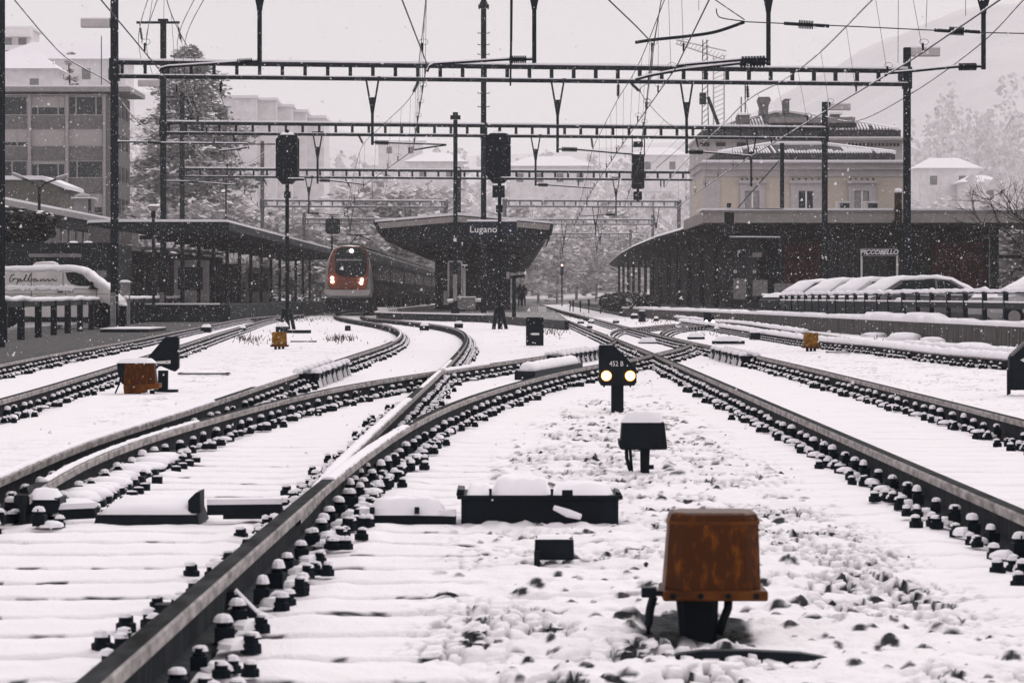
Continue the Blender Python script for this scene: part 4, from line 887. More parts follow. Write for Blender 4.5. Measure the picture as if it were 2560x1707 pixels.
# shop front
YF = 158
def fr(a, b, m, name, dep=.12, dy=0, **k): return rect_part(name, hall, a, b, YF+dy, m, dep, **k)
fr((1893, 556), (2497, 800), M_hall, 'wall', .3)
for i_, (a, b_) in enumerate(((1958,2052),(2330,2468))): 
    n = 3 if i_ == 0 else 4
    for k in range(n): u = (b_-a)/n; fr((a+k*u+1, 604), (a+(k+1)*u-1, 770), M_red, 'red_panel', .06, -.1)
for a in (2066, 2094, 2122, 2150):
    fr((a+1.5, 572), (a+26.5, 592), M_glass, 'pane', .05, -.08); fr((a+1.5, 600), (a+26.5, 780), M_darkgl, 'pane', .05, -.08)
for a in (2180, 2206): fr((a-12, 642), (a+12, 790), M_darkgl, 'door', .06, -.1)
for a in (2243, 2268, 2293): fr((a, 575), (a+22, 785), M_glass, 'pane', .05, -.08)
for px in (2133,): 
    for k in range(4): fr((px-1.5, 640+k*16), (px+1.5, 649+k*16), M_lightgrey, 'sticker', .03, -.13)
df = thing('shop_sign', 'white framed shop entrance sign with slanted lettering', 'sign', W(2198, 625, 148.5))
for a in (2154, 2243): rect_part('post', df, (a-2.3, 622 if a < 2200 else 636), (a+2.3, 772), 148.5, M_white, .08)
rect_part('board', df, (2154, 622), (2243, 640), 148.4, M_steel, .2); rect_part('board_edge', df, (2154, 621), (2243, 623), 148.35, M_lightgrey, .25); rect_part('board_edge', df, (2156, 638.5), (2243, 640), 148.35, M_lightgrey, .25)
tm = text_mesh('lettering', 'PICCOBELLO', .31, M_text, .01, shear=.25, bold=.012); c = W(2198, 630.8, 148.36); tm.transform(Matrix.Translation(c-Vector(df.location))); o = bpy.data.objects.new('lettering', tm); COL.objects.link(o); o.parent = df
ps = thing('platform_number_sign', 'dark blue platform number sign with a white figure one', 'sign', W(1845, 638, 152))
rect_part('board', ps, (1835, 626), (1863, 650), 152, M_blue, .15); rect_part('board_edge', ps, (1846, 625), (1864, 626.5), 151.95, M_white, .2); rect_part('hanger', ps, (1848, 565), (1850, 625), 152, M_steel, .1)
tm = text_mesh('lettering', '1', .30, M_text, .01, bold=.006); tm.transform(Matrix.Translation(W(1845, 638, 151.96)-Vector(ps.location))); o = bpy.data.objects.new('lettering', tm); COL.objects.link(o); o.parent = ps
for i_, px in enumerate((1838, 1886)):
    rs = thing('round_sign', ['small round white platform sign, the left one of two', 'small round white platform sign, the right one of two'][i_], 'sign', W(px, 679, 150)); mb = MB(); c = W(px, 679, 150); mb.tube([(c.x, 150, c.z), (c.x, 150.05, c.z)], .085, M_white, 14); mb.box((c.x, 149.98, c.z), (.02,.03,.11), M_black); part('disc', mb, rs)
    mb = MB(); mb.box((c.x, 150.1, (c.z+.42)/2), (.05,.05,c.z-.42), M_steel); part('post', mb, rs)
for i_, (a, b_) in enumerate((((1834,697),(1865,748)), ((1882,700),(1919,740)), ((1936,708),(1983,752)))):
    tb = thing('timetable_board', ['pale timetable board below the platform number sign', 'pale ticket machine panel beside the second round sign', 'pale low board left of the parked cars'][i_], 'board', W((a[0]+b_[0])/2, 755, 148))
    rect_part('panel', tb, a, b_, 148, M_concrete, .12)
    for px in (a[0]+3, b_[0]-3): rect_part('post', tb, (px-1.5, b_[1]), (px+1.5, 770), 148.02, M_steel, .08)
ye = thing('timetable_header', 'small pale header panel hanging right of the platform number', 'sign', W(1892, 636, 151)); rect_part('panel', ye, (1881, 631), (1904, 643), 151, M_lightgrey, .1); rect_part('hanger', ye, (1891, 560), (1893, 631), 151.03, M_steel, .05)
# end pillar and open bay with plants behind on the right
ep = thing('hall_pillar', 'dark pillar closing the right end of the station hall', 'pillar', W(2485, 770, 152)); rect_part('shaft', ep, (2471, 557), (2497, 775), 152, M_hall, 1.2); rect_part('cable_duct', ep, (2472.5, 570), (2475, 770), 151.9, M_concrete, .08)
rr = thing('roof_terrace_rail', 'dark beam crossing the open bay at the right end of the hall', 'beam', W(2530, 640, 160)); rect_part('rail', rr, (2497, 637), (2640, 646), 160, M_black, .3)
# rusty flue in front of the fascia
rf = thing('rusty_flue', 'thick rusty brown post with a round snow cap beside the right mast', 'post', W(2245.5, 559, 147.5))
M_rust = mat('rust', (0.014, 0.011, 0.009), 0.85, 0.4, 5, streak=(1,1,.4), col2=(0.055, 0.026, 0.010))
mb = MB(); p = W(2245.5, 482, 147.5); mb.tube([(p.x, 147.5, W(0,559,147.5).z), (p.x, 147.5, p.z)], .185, M_rust, 12); part('shaft', mb, rf, True)
mb = MB(); mb.blob((p.x, 147.5, p.z), (.20,.20,.22), M_snow, 4); part('snow_cap', mb, rf, True); mb = MB(); mb.bar((p.x, 147.5, W(0,552,147.5).z), (p.x, 149.2, W(0,552,147.5).z), .2, .12, M_black); mb.tube([(p.x, 147.5, W(0,522,147.5).z), (p.x, 147.5, W(0,526,147.5).z)], .22, M_black, 12); part('band', mb, rf)
# villa above the hall
vl = thing('station_villa', 'cream villa with hipped tile roofs and shuttered windows above the hall', 'villa', W(2010, 740, 172)-Vector((0,0,CH)))
M_cream = mat('cream_wall', (0.53, 0.45, 0.375), 0.9, 0.06, 2, col2=(0.56, 0.50, 0.44)); M_trim = mat('pale_stone', (0.46, 0.43, 0.43), 0.85, 0.08, 3)
M_tile = mat('dark_tiles', (0.055, 0.055, 0.057), 0.9, 0.3, 6); M_metalroof = mat('sheet_roof', (0.26, 0.24, 0.24), 0.6, 0.12, 3)
YV = 172
def vr(a, b, m, name, dep=.15, dy=0): return rect_part(name, vl, a, b, YV+dy, m, dep)
vr((1757, 442), (2259, 585), M_cream, 'wall', 10, .3); vr((1752, 408), (2262, 424), M_trim, 'cornice', 10.5, -.1); vr((1757, 424), (2259, 442), M_trim, 'frieze', 10, .2); vr((1748, 405), (2264, 408.5), M_trim, 'eave', 11, -.5)
for k in range(40): 
    a = 1760+k*12.6; vr((a, 418), (a+5, 424), M_tile, 'dentil', .15, .02)
vr((1757, 400), (2262, 405), M_snow, 'snow_cap', 1.0, -.55); vr((1789, 384), (2238, 401), M_tile, 'eave_band', 9, 0)
vr((1757, 447), (1800, 584), M_trim, 'corner_pier', .2, .2)
def hip(par, x0, x1, r0, r1, ye, yr, Y, dep, n, band): # front slope, tile rolls, white where snow holds
    e0, e1, t0, t1 = W(x0, ye, Y), W(x1, ye, Y), W(r0, yr, Y), W(r1, yr, Y); yb = Y+dep
    mb = MB(); E = [(e0.x, Y, e0.z), (e1.x, Y, e1.z), (e1.x, Y+dep*2, e0.z), (e0.x, Y+dep*2, e0.z), (t0.x, yb, t0.z), (t1.x, yb, t1.z)]
    mb.add(E, [(0,1,5,4), (1,2,5), (2,3,4,5), (3,0,4)], M_tile); rp = part('roof', mb, par)
    sn = MB(); rnd = random.Random(n)
    for k in range(n):
        u = (k+.5)/n; xb = e0.x+(e1.x-e0.x)*u; b0 = Vector((xb, Y, e0.z))
        tmax = min(1, (xb-e0.x)/max(1e-3, t0.x-e0.x), (e1.x-xb)/max(1e-3, e1.x-t1.x)); top = b0+(Vector((0, dep, t0.z-e0.z)))*tmax*.985
        if u < band[0] or u > band[1]: a = 0; b_ = rnd.uniform(.75, 1)
        else: a = 0; b_ = rnd.uniform(.12, .35)
        if rnd.random() < .08: continue
        o_ = Vector((0,-.05,.05)); sn.tube([b0.lerp(top, a)+o_, b0.lerp(top, b_)+o_], (e1.x-e0.x)/n*.36, M_snow, 4)
    part('snow_streaks', sn, rp, kind='stuff'); sr = MB(); o_ = Vector((0,-.05,.06))
    for a, b_ in ((E[0],E[4]), (E[4],E[5]), (E[5],E[1])): sr.tube([Vector(a)+o_, Vector(b_)+o_], .12, M_snow, 5)
    part('snow_ridge', sr, rp); return rp
hip(vl, 1797, 2237, 1943, 2072, 384, 353, YV, 4.2, 64, (.33, .72))
rect_part('skylight', vl, (2020, 374), (2039, 379), YV+1.2, M_snow, .3)
# taller rear wing
YR = 192
def vq(a, b, m, name, dep=.15, dy=0): return rect_part(name, vl, a, b, YR+dy, m, dep)
vq((1747, 347), (2256, 590), M_trim, 'rear_wall', 10, .3); vq((1740, 345), (2282, 350), M_trim, 'rear_cornice', 11, -.3); vq((1742, 342), (2262, 345), M_snow, 'snow_cap', 1, -.35); vq((1757, 325), (2252, 342), M_tile, 'eave_band', 9, .1)
for k in range(14): vq((2120+k*9.5, 358), (2125+k*9.5, 366), M_tile, 'dentil', .1, .22)
for a in (1750, 1790, 1842): vq((a, 357), (a+24, 366), M_darkgl, 'vent_window', .1, .22)
hip(vl, 1775, 2245, 1950, 1995, 325, 270, YR, 5, 60, (.30, .55))
vq((1927, 294), (2052, 307), M_metalroof, 'dormer_roof', 2.5, -.2); vq((1935, 307), (2142, 316), M_tile, 'dormer_front', 2, -.1); vq((2072, 293), (2138, 307), M_metalroof, 'dormer_roof', 2.5, -.3)
for name, poly in (('chimney', [(1902,285),(1904,266),(1898,248),(1901,240),(1927,240),(1931,248),(1925,262),(1923,285)]), ('chimney', [(1963,282),(1963,252),(1962,248),(1978,248),(1977,252),(1977,282)]), ('chimney', [(1845,316),(1845,288),(1877,288),(1877,316)]), ('chimney', [(2080,298),(2080,286),(2104,286),(2104,298)]), ('chimney', [(2129,300),(2129,290),(2136,290),(2136,300)])):
    mb = MB(); mb.prism([(W(a, b, YR).x, W(a, b, YR).z) for a, b in poly], 'y', YR+1, YR+2.2, M_spandrel); part(name, mb, vl)
for a, b_ in (((1844,284),(1878,288)), ((2078,281),(2106,286)), ((1962,246),(1979,248))): vq(a, b_, M_snow, 'snow_cap', 1.4, .9)
for a, z0, z1 in ((1853,282,243), (1863,282,212)): mb = MB(); mb.tube([W(a, z0, YR+1), W(a, z1, YR+1)], .05, M_mast, 4); part('aerial', mb, vl)
# windows with stone surrounds
for i_, (a, b_, kind) in enumerate(((1851,1912,1),(1978,2054,0),(2122,2190,1))):
    m_ = (a+b_)/2
    mb = MB(); p, q = W(a, 458, YV), W(b_, 531, YV); i0, i1 = W(m_-19, 477, YV), W(m_+17, 531, YV)
    for (u, v) in (((p.x, q.z), (i0.x, p.z)), ((i1.x, q.z), (q.x, p.z)), ((i0.x, i0.z), (i1.x, p.z))): mb.bbox((u[0], YV+.1, u[1]), (v[0], YV+.36, v[1]), M_trim)
    sw = part('window', mb, vl)
    p, q = W(a-4, 449, YV-.2), W(b_+4, 458, YV-.2); mb = MB(); mb.bbox((p.x, YV-.1, q.z), (q.x, YV+.35, p.z), M_trim); part('hood', mb, sw)
    for k in range(5): u = a+2+k*(b_-a-8)/4.2; pp, qq = W(u, 446, YV-.2), W(u+5, 450, YV-.2); mb = MB(); mb.bbox((pp.x, YV-.16, qq.z), (qq.x, YV-.02, pp.z), M_tile); part('dentil', mb, sw)
    for (u, v) in ((m_-18, m_-2), (m_+2, m_+16)):
        pp, qq = W(u, 478, YV), W(v, 530, YV); mb = MB(); mb.bbox((pp.x, YV+.2, qq.z), (qq.x, YV+.25, pp.z), M_darkgl if kind == 0 else M_lightgrey); part('pane', mb, sw)
    mb = MB(); pp, qq = W(m_-2, 477, YV), W(m_+2, 531, YV); mb.bbox((pp.x, YV+.14, qq.z), (qq.x, YV+.3, pp.z), M_white); part('mullion', mb, sw)
for i_, (a, b_) in enumerate(((2093,2126),(2162.5,2196))):
    ac = thing('air_conditioner', ['boxy air conditioner on the terrace, left of the cream window', 'boxy air conditioner on the terrace, right of the cream window'][i_], 'air conditioner', W((a+b_)/2, 531, 166), 'air conditioners on the roof terrace')
    rect_part('case', ac, (a, 506), (b_, 533), 166, M_white, .8); rect_part('grille', ac, (a+8, 508.5), (b_-2, 530), 165.93, M_darkgl, .06); rect_part('snow_cap', ac, (a-.5, 503.8), (b_+.5, 506), 165.95, M_snow, .9)
# aerial mast and crane behind
am = thing('radio_mast', 'grey radio mast with stay behind the villa roof', 'mast', W(1763, 320, 235))
mb = MB(); 
for s_ in (-.25, .25): mb.tube([W(1763, 330, 235)+Vector((s_,0,0)), W(1762, 100, 235)+Vector((s_*.6,0,0))], .05, M_mast, 4)
for k in range(16): a = W(1763, 325-k*14, 235); mb.bar(a+Vector((-.25,0,0)), a+Vector((.25,0,.42)), .05, .05, M_mast)
part('lattice', mb, am); mb = MB(); mb.tube([W(1770, 243, 235), W(1796, 312, 235)], .14, M_mast, 5); part('stay', mb, am)
for py in (240, 254): mb = MB(); mb.box(W(1757, py, 234.6), (.5,.5,.45), M_mast); part('dish', mb, am)
cr = thing('tower_crane', 'faint tower crane almost lost in the snowfall, centre right', 'crane', W(1800, 300, 520))
mb = MB()
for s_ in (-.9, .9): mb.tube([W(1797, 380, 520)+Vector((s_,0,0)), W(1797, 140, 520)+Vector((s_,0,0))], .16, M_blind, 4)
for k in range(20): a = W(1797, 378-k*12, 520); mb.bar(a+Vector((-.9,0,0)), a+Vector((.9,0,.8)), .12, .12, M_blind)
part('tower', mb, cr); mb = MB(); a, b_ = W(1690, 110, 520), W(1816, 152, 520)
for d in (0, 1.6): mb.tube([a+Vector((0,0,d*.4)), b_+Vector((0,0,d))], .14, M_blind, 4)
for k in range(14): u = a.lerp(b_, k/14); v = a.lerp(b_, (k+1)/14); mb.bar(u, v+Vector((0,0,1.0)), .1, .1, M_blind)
part('jib', mb, cr)
# ---------------------------------------------------------------- yard equipment
def grp(px, py, z=0.0): return GP(px, py, z)
def poly_px(pts, Y): return [(W(a, b, Y).x, W(a, b, Y).z) for a, b in pts]
def plate(name, pts, Y, dep, m, par, **k): mb = MB(); mb.prism(poly_px(pts, Y), 'y', Y, Y+dep, m); return part(name, mb, par, **k)
def disc(name, px, py, r_px, Y, m, par, dep=.02, n=20):
    c = W(px, py, Y); mb = MB(); mb.tube([(c.x, Y, c.z), (c.x, Y+dep, c.z)], r_px/F*Y, m, n); return part(name, mb, par)
M_amber = mat('amber_lamp', (1, .75, .35), .5, .01, 1, emit=(1, .88, .66), estr=9)
M_amberrim = mat('amber_rim', (1, .35, .05), .5, .01, 1, emit=(1, .30, .03), estr=1.1)
M_whitelamp = mat('white_lamp', (1, .95, .85), .5, .01, 1, emit=(1, .93, .78), estr=5)
def cap(par, x0, x1, y0, y1, z, h, seed=0, nx=7, ny=5):
    """rounded pillow of snow on a flat top"""
    rnd = random.Random(seed); vs = []; fs = []
    for j in range(ny+1):
        for i in range(nx+1):
            u, v = i/nx*2-1, j/ny*2-1; e = max(0, (1-abs(u)**5)*(1-abs(v)**5))**.5
            vs.append((x0+(x1-x0)*i/nx, y0+(y1-y0)*j/ny, z+h*e*(1+rnd.uniform(-.13, .13))))
    n = nx+1
    for j in range(ny):
        for i in range(nx): fs.append((j*n+i, j*n+i+1, (j+1)*n+i+1, (j+1)*n+i))
    mb = MB(); mb.add(vs, fs, M_snow); return part('snow_cap', mb, par, True)
# lit dwarf signal with number
Y = GP(0, 1029).y; c = GP(1543, 1029)
ds = thing('dwarf_signal', 'black dwarf signal numbered 452 B with two glowing amber lamps', 'signal', c)
plate('plate', [(1497.5,866),(1500,862),(1532,862),(1537,864.5),(1590,920),(1591.5,924),(1591.5,955),(1586,964),(1503,964),(1497.5,955)], Y-.07, .14, M_black, ds, bevel=.006)
plate('post', [(1528.5,964),(1559,964),(1559,1036),(1528.5,1036)], Y-.03, .1, M_black, ds)
for a in (1510, 1576): plate('bolt', [(a-2.5,964),(a+2.5,964),(a+1.5,968),(a-1.5,968)], Y-.05, .03, M_black, ds)
for a in (1516, 1575.5):
    disc('lamp_rim', a, 939.3, 13.2, Y-.078, M_amberrim, ds); disc('lamp', a, 939.3, 10.4, Y-.092, M_amber, ds)
tm = text_mesh('lettering', '452 B', .066, M_text, .002, space=1.02); tm.transform(Matrix.Scale(.82, 4, (1,0,0))); tm.transform(Matrix.Translation(W(1541, 909.5, Y-.073)-Vector(ds.location))); o = bpy.data.objects.new('lettering', tm); COL.objects.link(o); o.parent = ds
mb = MB(); p = W(1545, 863, Y); mb.box((p.x-.105, Y, p.z+.002), (.10,.12,.006), M_snow); part('snow_cap', mb, ds)
# black relay box on post
c = GP(1612, 1187); Y = c.y; rb = thing('relay_box', 'black cable box on a post with a thick snow cushion', 'relay box', c)
mb = MB(); p, q = W(1554, 1052, Y), W(1662, 1122, Y); zt, zb = p.z, q.z
mb.loft([[(p.x-.012, Y-.10, zb), (q.x+.012, Y-.10, zb), (q.x+.012, Y+.10, zb), (p.x-.012, Y+.10, zb)], [(p.x, Y-.09, zt), (q.x-.006, Y-.09, zt), (q.x-.006, Y+.09, zt), (p.x, Y+.09, zt)]], M_black); part('case', mb, rb, bevel=.012)
plate('flange', [(1547,1100),(1566,1098),(1566,1122),(1549,1119)], Y-.12, .24, M_black, rb, bevel=.006); plate('flange', [(1646,1101),(1667,1102),(1668,1121),(1648,1123),(1641,1113)], Y-.12, .24, M_black, rb, bevel=.006)
plate('post', [(1601,1120),(1626,1120),(1624,1133),(1623,1192),(1602,1192)], Y-.02, .07, M_black, rb)
mb = MB(); mb.tube([W(1566,1118,Y), W(1567,1145,Y), W(1573,1168,Y), W(1580,1184,Y)], .011, M_black, 6); mb.tube([W(1575,1118,Y), W(1577,1145,Y), W(1580,1184,Y)], .009, M_black, 6); part('cable', mb, rb, True)
mb = MB(); mb.box(W(1628,1167,Y), (.03,.04,.025), M_black); part('bolt', mb, rb)
cap(rb, p.x-.005, q.x+.002, Y-.10, Y+.10, zt-.006, .062, 3)
# big orange box
c = GP(1742, 1592); Y = c.y; ob = thing('cable_box', 'large rust streaked orange plastic cable box in the foreground', 'cable box', c)
p, q = W(1658, 1276, Y), W(1896, 1466, Y); zt, zb = p.z, q.z; xa, xb = W(1672, 0, Y).x, W(1891, 0, Y).x
def rr(x0, x1, y0, y1, z, r, n=1):
    out = []
    for cx, cyy, a0 in ((x1-r, y0+r, -90), (x1-r, y1-r, 0), (x0+r, y1-r, 90), (x0+r, y0+r, 180)):
        for k in range(n+1): a = R(a0+90*k/n); out.append((cx+r*math.cos(a), cyy+r*math.sin(a), z))
    return out
mb = MB(); mb.loft([rr(p.x, q.x, Y-.13, Y+.13, zb, .042), rr(xa, xb, Y-.115, Y+.115, zt-.018, .042), rr(xa+.004, xb-.004, Y-.110, Y+.110, zt-.006, .04), rr(xa+.015, xb-.015, Y-.10, Y+.10, zt, .03)], M_orange); part('hood', mb, ob)
M_orangedark = mat('orange_base', (0.030, 0.010, 0.004), 0.5, 0.5, 6, col2=(0.16, 0.05, 0.008))
mb = MB(); f0, f1 = W(1652, 1464, Y), W(1911, 1491, Y); mb.bbox((f0.x, Y-.145, f1.z), (f1.x, Y+.145, f0.z-.002), M_orangedark); part('flange', mb, ob, bevel=.006)
mb = MB(); mb.loft([rr(xa-.004, xb+.004, Y-.118, Y+.118, zt-.036, .043), rr(xa-.004, xb+.004, Y-.118, Y+.118, zt-.026, .043)], M_orangedark); part('rim', mb, ob)
for k in range(4): mb = MB(); mb.tube([(f0.x+.03+k*.085, Y-.153, f1.z+.016), (f0.x+.03+k*.085, Y-.142, f1.z+.016)], .009, M_bolt, 8); part('bolt', mb, ob)
mb = MB(); mb.loft([rr(W(1690,0,Y).x, W(1795,0,Y).x, Y-.05, Y+.06, f1.z+.002, .02), rr(W(1706,0,Y).x, W(1788,0,Y).x, Y-.04, Y+.05, -.08, .02)], M_black); part('post', mb, ob)
mb = MB(); mb.box(W(1622,1479,Y-.1), (.045,.05,.03), M_black); mb.box(W(1640,1482,Y-.1), (.05,.03,.016), M_black); part('bolt', mb, ob)
for pts in ([(1634,1490),(1626,1520),(1620,1560),(1622,1585)], [(1822,1488),(1820,1520),(1808,1550),(1797,1585)]): mb = MB(); mb.tube([W(a, b_, Y-.02) for a, b_ in pts], .014, M_black, 7); part('cable', mb, ob, True)
# point machine with its rods
Y = 14.25; pm = thing('point_machine', 'long black point machine with snow heaped on its lids', 'point machine', W(1340, 1300, Y))
p, q = W(1153, 1242, Y), W(1546, 1325, Y); mb = MB(); mb.bbox((p.x, Y-.02, q.z-.05), (q.x, Y+.36, p.z), M_black); part('case', mb, pm, bevel=.008)
f0, f1 = W(1143, 1236, Y), W(1556, 1246, Y); mb = MB(); mb.bbox((f0.x, Y-.05, f1.z), (f1.x, Y+.40, f0.z-.0), M_black); part('lid_flange', mb, pm, bevel=.004)
for a, b_, h, d0 in ((1166, 1228, .045, 0), (1226, 1380, .078, 1), (1380, 1536, .05, 2)):
    u, v = W(a, 0, Y).x, W(b_, 0, Y).x; cap(pm, u, v, Y-.045, Y+.38, f0.z-.004, h, d0, 9, 6)
for a in (1226, 1380): plate('lid_clip', [(a-4,1222),(a+4,1222),(a+3,1240),(a-3,1240)], Y-.07, .03, M_black, pm)
for a in (1412, 1425): plate('lid_bolt', [(a-7,1225),(a+7,1225),(a+7,1238),(a-7,1238)], Y-.075, .03, M_black, pm)
plate('lug', [(1143,1222),(1160,1224),(1160,1238),(1140,1238)], Y-.03, .3, M_black, pm); plate('lug', [(1540,1228),(1552,1232),(1554,1238),(1538,1238)], Y-.03, .3, M_black, pm)
mb = MB(); mb.tube([W(1385,1268,Y-.08), W(1420,1282,Y-.1), W(1452,1291,Y-.12)], [.012,.02,.014], M_snow, 7); part('snow_cap', mb, pm)
rod = thing('point_rod', 'dark point rods and cover plate reaching from the machine under the blades', 'point rod', W(700, 1280, Y))
def rodbar(a, b_, h, name, y=Y, snow=.025, d=.10):
    u, v = W(*a, y), W(*b_, y); mb = MB(); mb.bar(u, v, d, h, M_black); part(name, mb, rod)
    if snow: mb = MB(); mb.bar(u+Vector((0,0,h/2+snow/2-.002)), v+Vector((0,0,h/2+snow/2-.002)), d*1.05, snow, M_snow); part('snow_cap', mb, rod)
rodbar((900,1296),(1140,1302), .055, 'drive_rod'); rodbar((520,1272),(705,1270), .05, 'drive_rod'); rodbar((150,1284),(240,1280), .05, 'drive_rod'); rodbar((560,1290),(680,1289), .02, 'detector_rod', snow=0)
mb = MB(); u, v = W(237,1262,Y-.1), W(500,1295,Y-.1); mb.loft([[(u.x, Y-.14, v.z-.03), (v.x, Y-.14, v.z-.03), (v.x, Y+.32, v.z-.03), (u.x, Y+.32, v.z-.03)], [(u.x+.01, Y-.12, v.z+.018), (v.x-.01, Y-.12, v.z+.018), (v.x-.02, Y+.28, u.z-.02), (u.x+.06, Y+.28, u.z-.02)]], M_black); part('cover_plate', mb, rod)
rg = []
for i_ in range(9):
    t_ = i_/8; y_ = Y-.125+.42*t_; z_ = v.z+.016+(u.z-.02-v.z-.016)*t_+.002; h_ = .045*max(.12, (1-(2*t_-1)**4))*(1+.15*math.sin(i_*2.3)); ins = .05*t_
    rg.append([(u.x+.012+ins, y_, z_), (u.x+.06+ins, y_, z_+h_), ((u.x+v.x)/2, y_, z_+h_*1.15), (v.x-.06, y_, z_+h_), (v.x-.015, y_, z_)])
mb = MB(); mb.loft(rg, M_snow); part('snow_cap', mb, rod, True)
plate('cover_end', [(470,1250),(488,1232),(500,1228),(500,1282),(470,1282)], Y-.10, .2, M_black, rod)
plate('blade_lug', [(50,1222),(66,1215),(75,1240),(150,1245),(150,1262),(140,1284),(50,1284)], Y-.06, .2, M_black, rod); cap(rod, W(75,0,Y).x, W(150,0,Y).x, Y-.08, Y+.13, W(0,1244,Y).z-.004, .045, 4, 6, 4)
cap(rod, W(915,0,Y).x, W(1120,0,Y).x, Y-.07, Y+.12, W(0,1285,Y).z, .075, 5, 8, 4)
for a in (930, 1042): plate('rod_bolt', [(a-6,1268),(a+6,1268),(a+6,1284),(a-6,1284)], Y-.1, .04, M_black, rod)
# rail brace with bent rods by the near rail
c = GP(560, 1520); Y = 10.1; br = thing('rail_brace', 'dark bent rail brace with snowy rods beside the near rail', 'rail brace', W(560, 1500, Y))
for pts, r in (([(520,1486),(560,1530),(640,1568)], .022), ([(585,1490),(640,1545),(735,1580)], .02), ([(545,1540),(600,1600),(645,1600)], .03)):
    mb = MB(); pw = [W(a, b_, Y) for a, b_ in pts]; mb.tube(pw, r, M_black, 7); part('rod', mb, br); mb = MB(); mb.tube([v+Vector((0,0,r*.9)) for v in pw], r*.62, M_snow, 6); part('snow_cap', mb, br)
plate('bracket', [(505,1485),(585,1478),(590,1500),(560,1530),(520,1520)], Y-.02, .12, M_black, br); plate('bracket', [(548,1600),(600,1590),(640,1592),(645,1622),(560,1640)], Y-.25, .12, M_black, br)
mb = MB(); u = W(378,1515,10.2); mb.box((u.x+.035, 10.25, u.z-.02), (.05,.10,.05), M_black); part('bracket', mb, br)
# small black box, half buried board, and other small yard boxes
def boxy(name, label, cat, a, b_, py_base, m, snow=0.0, dep=None, group=None, legs=0, bevel=.008, taper=.96):
    Y = F*CH/(py_base-740); c = W((a[0]+b_[0])/2, py_base, Y); o = thing(name, label, cat, (c.x, Y, 0), group)
    p, q = W(a[0], a[1], Y), W(b_[0], b_[1], Y); d_ = dep or (q.x-p.x)*.8; mb = MB(); mb.box(((p.x+q.x)/2, Y+d_/2, (p.z+q.z)/2), (q.x-p.x, d_, p.z-q.z), m, 0, taper); part('case', mb, o, bevel=bevel)
    if legs:
        for k in range(legs): x = p.x+(q.x-p.x)*(k+1)/(legs+1); mb = MB(); mb.bbox((x-.025, Y+.05, -.05), (x+.025, Y+.12, q.z+.005), M_black); part('leg', mb, o)
    if snow: cap(o, p.x, q.x, Y-.01, Y+d_+.01, p.z-.005, snow, int(a[0]), 6, 4)
    return o
o = boxy('junction_box', 'small plain black junction box sunk in the foreground snow', 'junction box', (1336,1344), (1436,1400), 1413, M_black, .012, .12); 
mb = MB(); mb.bbox((W(1335,0,12.1).x, 12.05, -.06), (W(1350,0,12.1).x, 12.12, .06), M_black); part('stake', mb, o)
c = GP(1880, 1640, .02); bd = thing('cover_board', 'dark warped cover board poking from the snow at the bottom edge', 'board', c)
pts = [(1652,1650),(1700,1634),(1760,1626),(1880,1626),(2000,1632),(2110,1650)]; pb = [(1652,1652),(1700,1650),(1760,1660),(1880,1664),(2000,1660),(2110,1652)]
Yb = c.y; mb = MB(); mb.prism(poly_px(pts+pb[::-1], Yb), 'y', Yb, Yb+.05, M_steel); part('board', mb, bd)
mb = MB(); mb.prism(poly_px([(1760,1661),(1880,1665),(2000,1661),(2105,1653),(2105,1656),(2000,1667),(1880,1671),(1760,1667)], Yb), 'y', Yb-.012, Yb+.02, M_snow); part('snow_cap', mb, bd)
mb = MB(); mb.prism(poly_px([(1760,1664),(1880,1668),(2060,1660),(2060,1680),(1980,1690),(1800,1684)], Yb), 'y', Yb-.02, Yb+.02, M_steel); part('lower_board', mb, bd)
# left: triangular backed dwarf signal and rusty box
Y = GP(0, 979).y; c = GP(406, 979); d2 = thing('dwarf_signal', 'unlit black dwarf signal seen from behind, beside the rusty box', 'signal', c)
plate('plate', [(365,898),(412,843),(417,841.5),(444,842),(446.5,846),(446.5,920),(437,929),(428,926),(368,901)], Y-.05, .12, M_black, d2, bevel=.006)
plate('post', [(395,926),(419,926),(418.5,984),(394,984)], Y-.03, .08, M_black, d2); plate('label_strip', [(386,903.5),(426,900.5),(426,909),(386,909)], Y-.075, .02, M_white, d2)
for a in (391, 417): disc('bolt', a, 905, 1.4, Y-.085, M_black, d2, n=8)
mb = MB(); p = W(406, 976, Y); mb.box((p.x+.04, Y, .01), (.26,.16,.03), M_black); part('foot', mb, d2)
c = GP(345, 984); Y = c.y; b2 = thing('cable_box', 'rusty orange cable box leaning beside the unlit dwarf signal', 'cable box', c)
p, q = W(312, 906, Y), W(390, 972, Y); mb = MB(); mb.loft([rr(p.x, q.x+.02, Y-.14, Y+.10, q.z, .025), rr(p.x+.012, q.x-.012, Y-.13, Y+.09, p.z, .025)], M_orange); part('hood', mb, b2)
plate('side_case', [(292,908),(314,908),(314,962),(306,958),(302,940),(295,940)], Y-.08, .2, M_black, b2, bevel=.006); plate('flange', [(308,964),(398,958),(398,970),(362,976),(362,982),(310,984)], Y-.155, .26, M_orangedark, b2)
for a in (320, 345, 380): plate('leg', [(a-6,975),(a+6,975),(a+5,990),(a-5,990)], Y-.1, .05, M_black, b2)
mb = MB(); mb.tube([W(302,940,Y), W(298,960,Y), W(288,983,Y)], .009, M_black, 6); mb.tube([W(300,946,Y), W(306,958,Y), W(316,964,Y)], .007, M_black, 6); part('cable', mb, b2, True)
cap(b2, W(292,0,Y).x, W(390,0,Y).x, Y-.15, Y+.12, p.z-.004, .05, 6, 8, 5)
